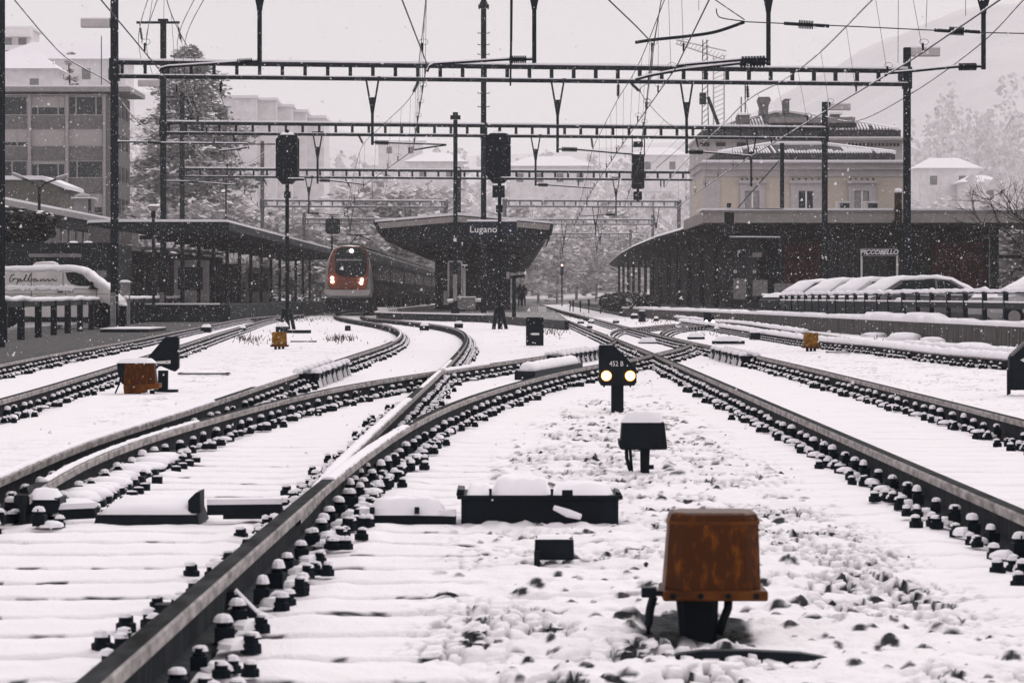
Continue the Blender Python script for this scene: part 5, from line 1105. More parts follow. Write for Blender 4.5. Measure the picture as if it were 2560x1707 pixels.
# other yellow boxes
for i_, (px0, px1, t_, b0, base, lab) in enumerate(((679, 716, 830, 863, 873, 'mustard cable box in front of the left signal mast'), (2010, 2047, 832, 866, 878, 'mustard cable box beside the snow covered siding rails'))):
    o = boxy('cable_box', lab, 'cable box', (px0, t_), (px1, b0), base, M_yellow, .0, .22, taper=.93, legs=3); Y = F*CH/(base-740)
    u, v = W(px0-3, b0-1, Y), W(px1+4, b0+4, Y); mb = MB(); mb.bbox((u.x, Y-.02, v.z), (v.x, Y+.26, u.z), M_orangedark); part('flange', mb, o)
# dwarf signal at right edge, lit one by the wall
c = GP(2560, 990); Y = c.y; d3 = thing('dwarf_signal', 'black dwarf signal cut off by the right picture edge', 'signal', c)
plate('plate', [(2524,893),(2570,850),(2640,850),(2640,975),(2524,975)], Y-.06, .14, M_black, d3, bevel=.006); plate('side', [(2519,925),(2527,925),(2527,984),(2519,988)], Y-.08, .06, M_black, d3); plate('post', [(2570,970),(2600,970),(2600,1000),(2570,1000)], Y, .1, M_black, d3)
plate('label_strip', [(2551,900),(2566,892),(2566,908)], Y-.075, .012, M_white, d3)
mb = MB(); a, b_ = W(2526,889,Y), W(2572,847,Y); mb.bar(a, b_, .16, .022, M_spandrel); part('edge', mb, d3)
Y = GP(0, 823).y; c = GP(1773, 823); d4 = thing('dwarf_signal', 'distant dwarf signal with two white lamps before the concrete wall', 'signal', c)
plate('plate', [(1759,782),(1776,782),(1787,796),(1787,808),(1784,812),(1760,811)], Y-.05, .14, M_black, d4); plate('base', [(1757,811),(1784,811),(1782,824),(1757,824)], Y-.08, .25, M_black, d4)
for a in (1765.7, 1783): disc('lamp', a, 803.6, 3.6, Y-.08, M_whitelamp, d4, n=12)
tm = text_mesh('lettering', '447 B', .05, M_text, .002); tm.transform(Matrix.Translation(W(1772, 795, Y-.06)-Vector(d4.location))); bpy.data.meshes.remove(tm)
# cabinet with arrow
o = boxy('track_cabinet', 'dark metal cabinet with a small white arrow by the platform end', 'cabinet', (1315,796), (1359,864), 866, M_black, .0, .3, taper=1); Y = F*CH/126
plate('arrow', [(1325,835),(1331,832),(1348,832.5),(1348,837.5),(1331,837.5)], Y-.02, .015, M_white, o); plate('post', [(1316,793),(1358,793),(1358,797),(1316,797)], Y-.03, .35, M_black, o)
boxy('track_cabinet', 'dark cabinet behind the tall signal foot in the distant crossing', 'cabinet', (1597,777), (1615,805), 806, M_black, .03, .5)
boxy('relay_case', 'plain dark relay case in snow left of the siding', 'relay case', (1876,831), (1901,849), 850, M_black, .10, .4)
gs = boxy('relay_case', 'grey relay case with flat snow slab behind the mustard box', 'relay case', (689,816), (719,830), 832, M_steel, .12, .5)
boxy('relay_case', 'small dark relay case alone in the island snow', 'relay case', (862,813.5), (876,827), 828, M_black, .02, .2)
for lab, a, b_, base in (('snow capped trackside box between the left rails, nearer', (502,818), (526,831), 832), ('snow capped trackside box on the second left rail, further', (592,820), (613,831), 832), ('snow capped trackside box in the curve, left of the bend', (1049,814), (1072,826), 826.5), ('snow capped trackside box behind the bend by the platform', (1136,809), (1157,820), 821),
  ('snow capped trackside box in the straight track, left of three', (1444,804), (1460,809), 810), ('snow capped trackside box in the straight track, right of three', (1471,803), (1487,809), 810), ('snow capped trackside box in the straight track, lowest of three', (1467,815), (1481,821), 822),
  ('snow capped trackside box beside the second main rail', (1533,802), (1548,808), 809), ('snow hooded lamp box right of the distant crossing', (1695,797), (1707,801), 803), ('wide snow capped box left of the distant dark cabinet', (1577,788), (1596,797), 798), ('narrow snow capped post box left of the distant dark cabinet', (1564,782), (1574,790), 792), ('furthest wide snow capped box by the distant cabinet', (1548,783), (1562,790), 791), ('snow capped box right of the distant dark cabinet', (1635,796), (1647,803), 804), ('low snow capped box by the distant white lamp signal', (1786,822), (1803,829), 830)):
    boxy('trackside_box', lab, 'trackside box', a, b_, base, M_black, .09, .35, group='small snow capped boxes along the tracks', taper=1.05, bevel=0)
for lab, a, b_, base in (('cable trough end in the diamond of the crossing', (1597,855), (1644,858.5), 859.5), ('snowy cable trough left of two by the siding', (1720,842), (1762,848), 849), ('snowy cable trough right of two by the siding', (1782,852), (1862,860), 861.5), ('dark concrete trough lid below the left signal mast', (716,825), (776,833), 834), ('low trough lid lying in the snow right of the rusty box', (444,932), (570,936), 938), ('thin trough lid in front of the mustard box', (726,852), (790,855), 856), ('short plank lying in front of the siding rails', (2068,879), (2127,882), 884)):
    Yb = F*CH/(base-740); h_ = (b_[1]-a[1])/F*Yb
    boxy('cable_trough', lab, 'cable trough', a, b_, base, M_steel, .10 if a[1] < 945 and h_ > .03 and a[0] > 1290 and a[0] < 2000 else .012, .32, group='concrete cable troughs in the snow', taper=1, bevel=0)
a_, b2_ = GP(1312, 951), GP(1434, 927); o = thing('cable_trough', 'long snow loaded cable trough between the crossing rails', 'cable trough', a_, 'concrete cable troughs in the snow')
mb = MB(); mb.bar(a_+Vector((0,0,.05)), b2_+Vector((0,0,.05)), .26, .13, M_steel); part('case', mb, o)
n_ = 22; rnd = random.Random(6); mb = MB(); mb.tube([a_.lerp(b2_, .01+.98*k/n_)+Vector((0,0,.125)) for k in range(n_+1)], [(.10 if 0 < k < n_ else .05)*rnd.uniform(.9, 1.12) for k in range(n_+1)], M_snow, 10); part('snow_cap', mb, o, True)
# rail joint blocks with rows of snowy bolts
def joint(label, key, ya, yb, side, nb_, h=.13):
    path = [p for p in RAILW[key] if ya-.4 <= p.y <= yb+.4]; fr = frames(resample(path, lambda y: .25)); o = thing('rail_joint', label, 'rail joint', (fr[0][0].x, fr[0][0].y, 0), 'bolted expansion joints')
    rg = []
    for p, d, s in fr: rg.append([p+s*side*.04+Vector((0,0,.01)), p+s*side*.24+Vector((0,0,-.01)), p+s*side*.27+Vector((0,0,-.17)), p+s*side*.04+Vector((0,0,-.17))])
    mb = MB(); mb.loft(rg, M_black); part('block', mb, o)
    for k in range(nb_):
        i = int((k+.5)/nb_*(len(fr)-1)); p, d, s = fr[i]; mb = MB(); q = p+s*side*.23; mb.box((q.x, q.y, q.z-.03), (.07,.10,.09), M_black); mb.blob((q.x, q.y, q.z+.005), (.065,.085,.06), M_snow, k, sub=(8,3)); part('bolt', mb, o, True)
        mb = MB(); q = p+s*side*.02; mb.blob((q.x, q.y, q.z-.004), (.06,.10,.07), M_snow, k+50, sub=(8,3)); part('snow_cap', mb, o, True)
        mb = MB(); q = p+s*side*.30; mb.bar((q.x, q.y, -.02), (q.x-s.x*side*.04, q.y, .12), .03, .04, M_snow); part('snow_streak', mb, o)
joint('bolted joint block on the curved rail, left of the frog', 'CL', 35.6, 40.8, 1, 9)
joint('bolted joint block on the blade rail, behind the snowy trough', 'E', 46.5, 52.0, 1, 9)
joint('bolted joint block on the straight rail right of the crossing', 'B', 46.0, 51.6, -1, 9)
# ---------------------------------------------------------------- colour light signals seen from behind
def mast_signal(label, px, head, Y, base_py, trestle=True, plates=()):
    c = W(px, 740, Y); s = F/Y; o = thing('signal_mast', label, 'signal', (c.x, Y, 0))
    a, t_, b_, e = head; ch = (b_-a)*.16
    pts = [(a+ch*.6, t_+ch*.2), (a+ch*1.6, t_), (b_-ch*1.6, t_), (b_-ch*.6, t_+ch*.2), (b_-ch*.35, e-ch*1.8), (b_-ch*1.9, e), (a+ch*1.9, e), (a+ch*.35, e-ch*1.8)]
    plate('head', pts, Y-.16, .3, M_black, o, bevel=.02)
    pts = [(a, t_+ch*1.2), (a+ch*1.1, t_+.5), (b_-ch*1.1, t_+.5), (b_, t_+ch*1.2), (b_, e-ch*1.9), (b_-ch*1.7, e+1), (a+ch*1.7, e+1), (a, e-ch*1.9)]
    plate('backboard', pts, Y+.15, .05, M_mast, o)
    plate('head_knob', [(px-3.5,t_-12),(px+3.5,t_-12),(px+4,t_+2),(px-4,t_+2)], Y-.1, .2, M_black, o)
    u, v, z = W(a+ch*1.2, t_, Y), W(b_-ch*1.2, t_, Y), W(0, t_, Y).z; cap(o, u.x, v.x, Y-.16, Y+.16, z-.01, .09, int(px), 6, 4)
    mb = MB(); mb.tube([(c.x, Y, -.05), (c.x, Y, W(0, e, Y).z)], .062, M_black, 10); part('mast', mb, o)
    plate('step', [(px+4,e-14),(px+42,e-12.5),(px+42,e-9),(px+4,e-8)], Y-.35, .3, M_steel, o); mb = MB(); u, v = W(px+4, e-15, Y), W(px+42, e-13, Y); mb.bbox((u.x, Y-.34, v.z-.005), (v.x, Y-.06, u.z), M_snow); part('snow_cap', mb, o)
    for (x0, y0, x1, y1) in plates: plate('equipment_box', [(x0,y0),(x1,y0),(x1,y1),(x0,y1)], Y-.14, .16, M_steel, o)
    if trestle:
        for s0, s1 in (((px-9, 773), (px-15, base_py)), ((px+7, 773), (px+17, base_py)), ((px-2, 773), (px+3, base_py))):
            mb = MB(); mb.bar(W(*s0, Y-.1), W(*s1, Y-.12), .11, .10, M_black); part('trestle_leg', mb, o)
        plate('trestle_head', [(px-12,772),(px+10,772),(px+12,792),(px-14,792)], Y-.14, .26, M_black, o)
    return o
mast_signal('tall black signal seen from behind on the left island', 718, (689, 337, 748, 460), 98, 824, True, ((710,479,726,495),))
mast_signal('tall black signal seen from behind on the platform tip', 1249, (1215.5, 333, 1277, 458), 98, 824, True, ((1231,464,1262,494),(1240,513,1257,531)))
mb = MB()
sg2 = thing('signal_mast', 'small square signal on a thin mast behind the train roof', 'signal', W(830, 612, 190)); plate('head', [(814,549),(820,546),(844,546),(850,549),(850,580),(845,585),(819,585),(813,580)], 190, .35, M_mast, sg2); plate('head_knob', [(828,541),(833,541),(833,547),(828,547)], 190.1, .1, M_mast, sg2); mb = MB(); mb.tube([W(830,790,190), W(830,585,190)], .07, M_mast, 6); part('mast', mb, sg2); plate('step', [(812,587),(850,587),(850,588.5),(812,588.5)], 189.8, .3, M_snow, sg2)
hs = thing('hanging_signal', 'narrow black signal hanging from the second portal beam', 'signal', W(1595, 340, 136)); 
for a in (1579.5, 1610): plate('hanger', [(a,338),(a+2.6,338),(a+2.6,390),(a,390)], 135.8, .1, M_black, hs)
plate('head', [(1580,386),(1611,386),(1611,468),(1609,472),(1582,472),(1580,468)], 135.7, .4, M_black, hs); plate('yoke', [(1584,354),(1607,354),(1608,368),(1583,368)], 135.8, .2, M_mast, hs); plate('lower_box', [(1584,479),(1605,479),(1605,500),(1584,500)], 135.75, .3, M_black, hs); plate('stem', [(1592,472),(1598,472),(1598,506),(1592,506)], 135.8, .2, M_black, hs)
bs = thing('bracket_signal', 'box signal on a snowy bracket arm beside the villa pole', 'signal', W(1880, 525, 149)); plate('arm', [(1812,522.5),(1958,525),(1958,529),(1812,527)], 149.2, .15, M_steel, bs); plate('head', [(1811,527),(1835,527),(1835,590),(1811,590)], 149, .4, M_mast, bs); plate('top_lamp', [(1818,508),(1828,508),(1828,521),(1818,521)], 149, .3, M_black, bs); plate('strut', [(1843,526),(1849,526),(1849,558),(1843,558)], 149.1, .12, M_mast, bs); plate('lower_arm', [(1824,590),(1951,591),(1951,593.5),(1824,593)], 149.1, .3, M_snow, bs); mb = MB(); mb.tube([W(1842,523,149), W(1948,402,150)], .03, M_wire, 5); part('stay', mb, bs); mb = MB(); p, q = W(1812,520.5,149), W(1958,523,149); mb.bar(p, q, .2, .045, M_snow); part('snow_cap', mb, bs)
for i_, (px, t_, b0, Y, w_) in enumerate(((1425,752,777,215,3.2), (1433,751,777,208,3.4), (1451,752,780,200,3.6), (1472,748,780,190,4), (1501,746,780,182,6))):
    o = thing('signal_post', ['leftmost of five thin signal posts by the far track', 'second of five thin signal posts by the far track', 'middle of five thin signal posts by the far track', 'fourth of five thin signal posts by the far track', 'widest and rightmost of five signal posts by the far track'][i_], 'signal', W(px, b0, Y), 'row of small posts beside the far track')
    plate('head', [(px-w_/2-.6,t_),(px+w_/2+.6,t_),(px+w_/2+.6,t_+16),(px-w_/2-.6,t_+16)], Y, .15, M_steel, o); plate('post', [(px-1.2,t_+15),(px+1.2,t_+15),(px+1.2,b0+4),(px-1.2,b0+4)], Y+.02, .1, M_steel, o)
o = thing('signal_mast', 'far signal showing a pale red light beyond the platform', 'signal', W(1405, 700, 300)); plate('head', [(1401,657),(1409,657),(1409,688),(1401,688)], 300, .4, M_mast, o); mb = MB(); mb.tube([W(1405,765,300), W(1405,688,300)], .08, M_mast, 6); part('mast', mb, o)
M_redlamp = mat('pale_red_lamp', (1,.5,.4), .5, .01, 1, emit=(1,.55,.5), estr=3); disc('lamp', 1405, 663, 2.8, 299.9, M_redlamp, o, n=10)
# furniture on the platform tip
o = thing('concrete_block', 'pale concrete block with snowy bars on the platform tip', 'block', W(1164, 773, 140)); plate('body', [(1140,744),(1188,744),(1188,774),(1140,774)], 139, 1.0, M_concrete, o); plate('snow_cap', [(1139,741),(1189,741),(1189,744),(1139,744)], 138.95, 1.1, M_snow, o)
for a, b_ in (((1119,753),(1140,750)), ((1188,751),(1203,750))): mb = MB(); mb.tube([W(*a,139.3), W(*b_,139.3)], .09, M_snow, 6); part('barrier_bar', mb, o)
o = thing('lamp_post', 'short post with a snowy lamp head above the concrete block', 'lamp', W(1161, 744, 139.6)); plate('shaft', [(1158,668),(1164,668),(1164,744),(1158,744)], 139.6, .12, M_lightgrey, o); plate('head', [(1154,664),(1169,664),(1167,669),(1156,669)], 139.5, .4, M_mast, o); plate('snow_cap', [(1155,661.5),(1168,661.5),(1169,664.5),(1154,664.5)], 139.5, .4, M_snow, o)
o = thing('stair_rail', 'rounded metal frame of the stair head behind the platform pole', 'railing', W(1138, 740, 150)); mb = MB(); mb.tube([W(a, b_, 150) for a, b_ in ((1121,742),(1121,658),(1123,654),(1152,654),(1155,658),(1155,742))], .05, M_lightgrey, 6); part('frame', mb, o); plate('glass', [(1123,664),(1154,664),(1154,720),(1123,720)], 150.05, .03, M_darkgl, o); plate('plinth', [(1109,727),(1121,727),(1121,762),(1109,762)], 149.5, .6, M_concrete, o)
o = thing('sign_post', 'dark slim post on the right of the platform tip', 'post', W(1283, 790, 113)); plate('shaft', [(1280,690),(1290,690),(1290,792),(1280,792)], 113, .14, M_steel, o); plate('board', [(1276,690),(1312,686),(1312,693),(1276,697)], 113, .1, M_steel, o); plate('panel', [(1266,680),(1274,680),(1274,697),(1266,697)], 113.1, .05, M_lightgrey, o)
# ---------------------------------------------------------------- fences
lf = thing('picket_fence', 'dark wooden fence with a wavy snow ridge in front of the van', 'fence', GP(134.5, 835))
L_posts = [(9,853),(52.6,847.7),(95.7,842),(134.5,836),(169.5,831.5),(200,827),(228.5,823),(255,819.5)]; L2_posts = [(318,812),(330,809),(343,807),(357,805.5),(371,803.5),(385,802),(398,800),(412,798),(425,796.5),(438,795.5),(451,794.5),(463,793.5),(476,792.5)]
def fence(o, posts, h, w, rail_z, snow_r, seed, base=0.0):
    rnd = random.Random(seed); top = []
    for px, py in posts:
        c = GP(px, py, base); hh = h*rnd.uniform(.97, 1.03); mb = MB(); mb.box((c.x, c.y, base+hh/2-.1), (w, w*.8, hh+.2), M_steel, rnd.uniform(-.1, .1)); part('post', mb, o); top.append(c)
    for a, b_ in zip(top, top[1:]):
        for rz_ in rail_z: mb = MB(); mb.bar((a.x, a.y-.02, rz_), (b_.x, b_.y-.02, rz_), .09, .15, M_steel); part('rail', mb, o)
    pts = [top[0]+(top[0]-top[1])*.4]+top+[top[-1]+(top[-1]-top[-2])*.3]; mid = []
    for a, b_ in zip(pts, pts[1:]): mid += [a, a.lerp(b_, .5)]
    mid.append(pts[-1]); rg = [Vector((p.x, p.y, max(rail_z)+.09+(snow_r*.5)+(rnd.uniform(-.02, .03) if i % 2 == 0 else -.015))) for i, p in enumerate(mid)]
    rg = smooth3(rg, 3); mb = MB(); mb.tube(rg, [snow_r*rnd.uniform(.85, 1.15) for _ in rg], M_snow, 8); part('snow_ridge', mb, o, True)
fence(lf, L_posts, .92, .165, [.86], .068, 1)
lf2 = thing('picket_fence', 'further dark wooden fence with thin snow ridge before the shelter', 'fence', GP(398, 800)); fence(lf2, L2_posts, .95, .15, [.88], .07, 2)
rfn = thing('post_fence', 'dark post fence with snowy top rail in front of the parked cars', 'fence', (9.6, 85, .2))
def wall_x(Y): return float(np.interp(Y, [v.y for v in EDG], [v.x for v in EDG]))
tops = []
for px in (2650, 2570, 2514, 2461, 2413, 2371, 2329, 2294, 2258, 2223, 2195, 2165, 2138, 2117, 2091, 2070, 2049, 2032, 2014, 1997, 1981, 1966, 1952):
    k = (px-1280)/F; Yp = 60.0
    for _ in range(60): Yp = (wall_x(Yp)+.45)/k if False else Yp+(((wall_x(Yp)+.45)-k*Yp)/(k+.06))*.8
    x = k*Yp; zt = 1.14 if Yp < 75 else 1.14-.002*(Yp-75); mb = MB(); mb.box((x, Yp, (zt+.1)/2), (.105,.12,zt-.1), M_steel); part('post', mb, rfn); tops.append(Vector((x, Yp, zt)))
for a, b_ in zip(tops, tops[1:]):
    mb = MB(); mb.bar(a-Vector((0,.07,.01)), b_-Vector((0,.07,.01)), .06, .05, M_steel); part('rail', mb, rfn); mb = MB(); mb.bar((a.x, a.y-.07, .84), (b_.x, b_.y-.07, .84), .06, .13, M_steel); part('rail', mb, rfn)
    if b_.y > 80: mb = MB(); mb.bar((a.x, a.y-.05, .46), (b_.x, b_.y-.05, .46), .04, .66, M_steel); part('panel', mb, rfn)  # boards added to darken the view below the lower rail
    mb = MB(); mb.bar((a.x, a.y-.07, .93), (b_.x, b_.y-.07, .93), .065, .035, M_snow); part('snow_strip', mb, rfn)
rg = []; rnd = random.Random(4)
for a, b_ in zip(tops, tops[1:]):
    for k in range(5): q = a.lerp(b_, k/5); rg.append(q+Vector((0,-.07,.035+rnd.uniform(-.012,.012)+(.03 if k == 0 else 0))))
mb = MB(); mb.tube(rg, [.052*rnd.uniform(.75, 1.25) for _ in rg], M_snow, 8); part('snow_ridge', mb, rfn, True)
for i_, (px, py, r_, h_) in enumerate(((2262,850,.8,.22),(2330,857,.6,.17),(2190,842,.8,.15),(2110,831,.9,.16),(2430,871,.8,.16),(2040,821,.7,.14),(2500,878,.7,.12))):
    c = GP(px, py); mb = MB(); mb.blob((c.x, c.y, -.03), (r_*.55, r_, h_), M_snow, i_, sub=(13, 5)); o = single('snow_mound', mb, ['big snow mound at the wall foot with dark brush behind', 'snow mound at the wall foot, right of the biggest', 'low snow mound at the wall foot left of the biggest', 'snow mound behind the mustard box by the wall', 'snow mound near the black signal at the right edge', 'leftmost low snow mound at the wall foot', 'snow mound touching the wall beside the edge signal'][i_], 'snow mound', (c.x, c.y, 0), 'snow mounds along the wall foot', True)
# bollards, slab, small posts
def bollard(label, px0, px1, top, base, m, cap_h, name='bollard'):
    c = GP((px0+px1)/2, base); Y = c.y; z = W(0, top, Y).z; r = (px1-px0)/2/F*Y; o = thing(name, label, 'bollard', c); mb = MB(); mb.tube([(c.x, Y, -.05), (c.x, Y, z)], r, m, 14); part('shaft', mb, o, False); mb = MB(); mb.blob((c.x, Y, z-.01), (r*1.15, r*1.15, cap_h), M_snow, int(px0), sub=(12,4)); part('snow_cap', mb, o, True)
bollard('tall grey concrete post with a snow cap beside the left mast', 300.5, 325.5, 706, 812, M_concrete, .10)
bollard('short dark bollard with a round snow cap before the tall post', 297, 317, 764, 821, M_steel, .10)
for i_, (a, b_, t_) in enumerate(((275.5,288,731), (399,409,731))):
    o = thing('marker_post', ['pale square marker post between van nose and tall bollard', 'pale square marker post at the second left mast foot'][i_], 'post', W((a+b_)/2, 760, 97)); plate('shaft', [(a,t_),(b_,t_),(b_,822),(a,822)], 97 if i_ == 0 else 130, .14, M_concrete, o)
c = GP(310, 830); o = thing('concrete_slab', 'flat concrete slab with snow at the foot of the left mast', 'slab', c); p, q = GP(250, 829), GP(372, 829); mb = MB(); mb.bbox((p.x, p.y, -.05), (q.x, p.y+4.5, .07), M_steel); part('slab', mb, o); mb = MB(); mb.bbox((p.x, p.y-.02, .071), (q.x, p.y+4.5, .10), M_snow); part('snow_cap', mb, o)
# street lamps
o = thing('street_lamp', 'twin armed street lamp with snow dusted heads left of the mast', 'street lamp', W(98, 760, 140)); p = lambda a, b_: W(a, b_, 140)
mb = MB(); mb.tube([p(98,770), p(98,478)], .07, M_steel, 8); part('pole', mb, o); 
for pts, e in (([(98,484),(97,470),(88,460),(72,452),(57,446)], [(57,446),(33,436)]), ([(98,484),(100,470),(110,460),(126,454),(142,448)], [(142,448),(168,440)])):
    mb = MB(); mb.tube([p(a, b_) for a, b_ in pts], .045, M_steel, 6); ar = part('arm', mb, o, True); mb = MB(); a, b_ = p(*e[0]), p(*e[1]); mb.bar(a, b_, .3, .12, M_lightgrey); part('lamp_head', mb, ar); mb = MB(); mb.bar(a+Vector((0,0,.08)), b_+Vector((0,0,.08)), .28, .05, M_snow); part('snow_cap', mb, ar)
for k, (a, b_) in enumerate(((76,88),(98,84),(118,90))): mb = MB(); mb.blob(W(a, 450+b_, 136), (.28,.28,.14), M_snow, k); part('snow_cap', mb, o)
o = thing('street_lamp', 'mushroom lamp on a pole beside the second left mast', 'street lamp', W(383.5, 760, 120)); mb = MB(); mb.tube([W(383.5,770,120), W(383.5,540,120)], .065, M_steel, 8); mb.box(W(383.5,534,120), (.16,.16,.3), M_black); part('pole', mb, o); mb = MB(); c = W(383.5, 528, 120); mb.lathe([(.06,0),(.14,.02),(.23,.16),(.24,.19)], c, M_lightgrey, 14); part('lamp_bowl', mb, o); mb = MB(); mb.lathe([(.25,.192),(.24,.22),(.1,.27)], c, M_snow, 14); part('snow_cap', mb, o)
# small marker in the snow, left
o = thing('marker_stake', 'thin stake with a tiny white head in the left island snow', 'stake', GP(755, 793)); mb = MB(); mb.tube([GP(755,793), W(755,752,GP(0,793).y)], .025, M_steel, 5); part('stake', mb, o); mb = MB(); mb.blob(W(755,752,GP(0,793).y), (.05,.05,.04), M_snow, 2); part('snow_cap', mb, o)
# road on the left
road = MB(); M_road = mat('wet_road', (0.12, 0.118, 0.12), 0.45, 0.3, .5, col2=(0.24, 0.232, 0.235)); road.prism([(-13.2, 62), (-15.3, 105), (-17.2, 124), (-45, 124), (-45, 62)], 'z', -.3, .012, M_road); struct('road', road)
kb = MB(); kb.bar((-13.1, 62, .0), (-15.2, 105, .0), .14, .2, M_concrete); struct('road_kerb', kb)
# ---------------------------------------------------------------- vehicles
van = thing('delivery_van', 'white delivery van with black script lettering and snow on its roof', 'van', (-13.4, 102, 0))
YV0 = 101; vx = lambda a, b_: W(a/4.704, 600+b_/4.704, YV0)
prof = [(1412,870),(1418,760),(1400,705),(1360,660),(1290,612),(1180,520),(1015,398),(960,352),(890,332),(760,324),(400,322),(20,326),(-300,340),(-330,420),(-335,880),(-200,905),(1380,905)]
pv = [(vx(a, b_).x, vx(a, b_).z) for a, b_ in prof]; cx, cz = -15.2, 1.1
def vring(y, k): return [(cx+(a-cx)*k, y, cz+(b_-cz)*k) for a, b_ in pv]
mb = MB(); mb.loft([vring(YV0, .965), vring(YV0+.03, .985), vring(YV0+.12, 1), vring(YV0+1.75, 1), vring(YV0+1.85, .985), vring(YV0+1.9, .96)], M_vanwhite); part('body', mb, van)
def vp(pts, y, m, name, dep=.03, par=None): mb = MB(); mb.prism([(vx(a, b_).x, vx(a, b_).z) for a, b_ in pts], 'y', y, y+dep, m); return part(name, mb, par or van)
vp([(768,382),(880,380),(960,405),(1020,455),(1062,500),(1060,542),(930,540),(835,515),(795,470)], YV0-.012, M_glass, 'side_window')
for x in (372, 384): pass
for a in ((366,380,372,715), (738,378,744,560), (770,560,776,715), (1132,590,1137,700)): vp([(a[0],a[1]),(a[2],a[1]),(a[2],a[3]),(a[0],a[3])], YV0-.008, M_tyre, 'door_seam', .02)
for y in (632, 650): vp([(20,y),(1280 if y == 632 else 385,y),(1280 if y == 632 else 385,y+4),(20,y+4)], YV0-.008, M_tyre, 'rub_strip', .02)
vp([(675,604),(745,604),(740,617),(680,617)], YV0-.03, M_black, 'door_handle', .03); vp([(800,600),(860,600),(855,612),(805,612)], YV0-.03, M_black, 'door_handle', .03)
vp([(1058,490),(1095,492),(1105,545),(1155,575),(1155,583),(1045,578),(1068,545)], YV0-.2, M_black, 'mirror', .22)
vp([(380,905),(1100,905),(1090,840),(380,840)], YV0-.006, M_vanwhite, 'sill', .03)
for a in (60, 1190):
    c = vx(a, 905); mb = MB(); mb.tube([(c.x, YV0-.012, c.z+.06), (c.x, YV0+.3, c.z+.06)], .43, M_tyre, 20); part('wheel_arch', mb, van); 
    mb = MB(); mb.tube([(c.x, YV0-.02, .34), (c.x, YV0+.2, .34)], .345, M_tyre, 20); w_ = part('wheel', mb, van); mb = MB(); mb.tube([(c.x, YV0-.035, .34), (c.x, YV0-.015, .34)], .2, M_mast, 14); part('rim', mb, w_)
rnd = random.Random(8); rg = []
for i in range(26):
    a = -310+i*52.5; t_ = float(np.interp(a, [-310,760,890,960,1015], [338,322,330,350,396])); z = vx(0, t_).z; x = vx(a, 0).x; h = .085*rnd.uniform(.8,1.2)
    rg.append([(x, YV0-.01, z-.14*rnd.uniform(.5,1.1)), (x, YV0-.035, z-.02), (x, YV0+.10, z+h), (x, YV0+1.8, z+h), (x, YV0+1.95, z-.05)])
mb = MB(); mb.loft(rg, M_snow); part('snow_cap', mb, van, True)
rg = []
for i in range(12):
    t_ = i/11; a, b_ = 1000+(1300-1000)*t_, 388+(618-388)*t_; p = vx(a, b_); h = .075*rnd.uniform(.7,1.25); rg.append([p+Vector((0,.02,-.02)), p+Vector((h*.6,.03,h)), p+Vector((h*.6,1.85,h)), p+Vector((0,1.86,-.02))])
mb = MB(); mb.loft(rg, M_snow); part('snow_cap', mb, van, True)
rg = []
for i in range(46): # snow stuck along the flank
    a = 20+i*23.5; top_ = 528+rnd.uniform(-18,14); bot = 592+rnd.uniform(-16,16)
    if 760 < a < 850: top_ -= 20; bot += 16
    if a > 880: top_ = 545+rnd.uniform(-6,6); bot = 576+rnd.uniform(-8,6)
    p, q = vx(a, top_), vx(a, bot); rg.append([(p.x, YV0+.03, p.z), (p.x, YV0-.03-rnd.uniform(0,.02), (p.z*.6+q.z*.4)), (q.x, YV0-.035, q.z+.02), (q.x, YV0+.03, q.z)])
mb = MB(); mb.loft(rg, M_snow); part('snow_band', mb, van)
vp([(360,300),(365,282),(400,262),(470,256),(610,262),(625,275),(625,303),(470,303),(468,312),(362,312)], YV0+.5, M_vanwhite, 'roof_vent', .7); mb = MB(); p, q = vx(358, 276), vx(626, 276); cap(van, p.x, q.x, YV0+.45, YV0+1.25, p.z-.06, .13, 2, 8, 5)
strokes = [[(168,416),(160,405),(145,409),(126,434),(114,468),(118,487),(135,487),(156,470),(172,452)], [(140,463),(186,452),(209,462),(206,490),(196,516)],
 [(248,464),(234,455),(216,470),(214,485),(226,488),(242,470),(249,458),(247,480),(258,486),(270,478)], [(270,478),(296,440),(316,406),(308,408),(295,450),(292,478),(305,486),(322,476)],
 [(322,476),(346,430),(363,403),(353,413),(340,458),(340,482),(352,487),(369,472),(366,460),(380,463),(400,458)], [(428,462),(413,456),(397,470),(397,484),(409,487),(424,472),(431,460),(429,478),(440,484),(455,474)],
 [(455,474),(472,461),(480,465),(477,485),(503,463),(518,460),(518,480),(532,483),(550,468)], [(550,468),(565,461),(572,466),(570,480),(584,484),(604,468),(612,462)], [(612,462),(634,460),(631,478),(645,483),(670,468)], [(655,431),(661,434)]]
mb = MB()
for s_ in strokes:
    sm = [vx(*q)+Vector((0,-.008,0)) for q in spline(s_, 4)]; mb.tube(sm, .0135, M_black, 5)
o = part('script_lettering', mb, van); 
for k, (a, b_, w_) in enumerate(((425,660,112), (425,680,190), (455,702,120))): vp([(a,b_-3),(a+w_,b_-3),(a+w_,b_+3),(a,b_+3)], YV0-.007, M_spandrel, 'small_print', .02)
vp([(325,690),(365,690),(365,708),(325,708)], YV0-.007, M_spandrel, 'badge', .02); vp([(1165,670),(1188,668),(1186,690),(1167,692)], YV0-.02, M_lightgrey, 'side_lamp', .03)
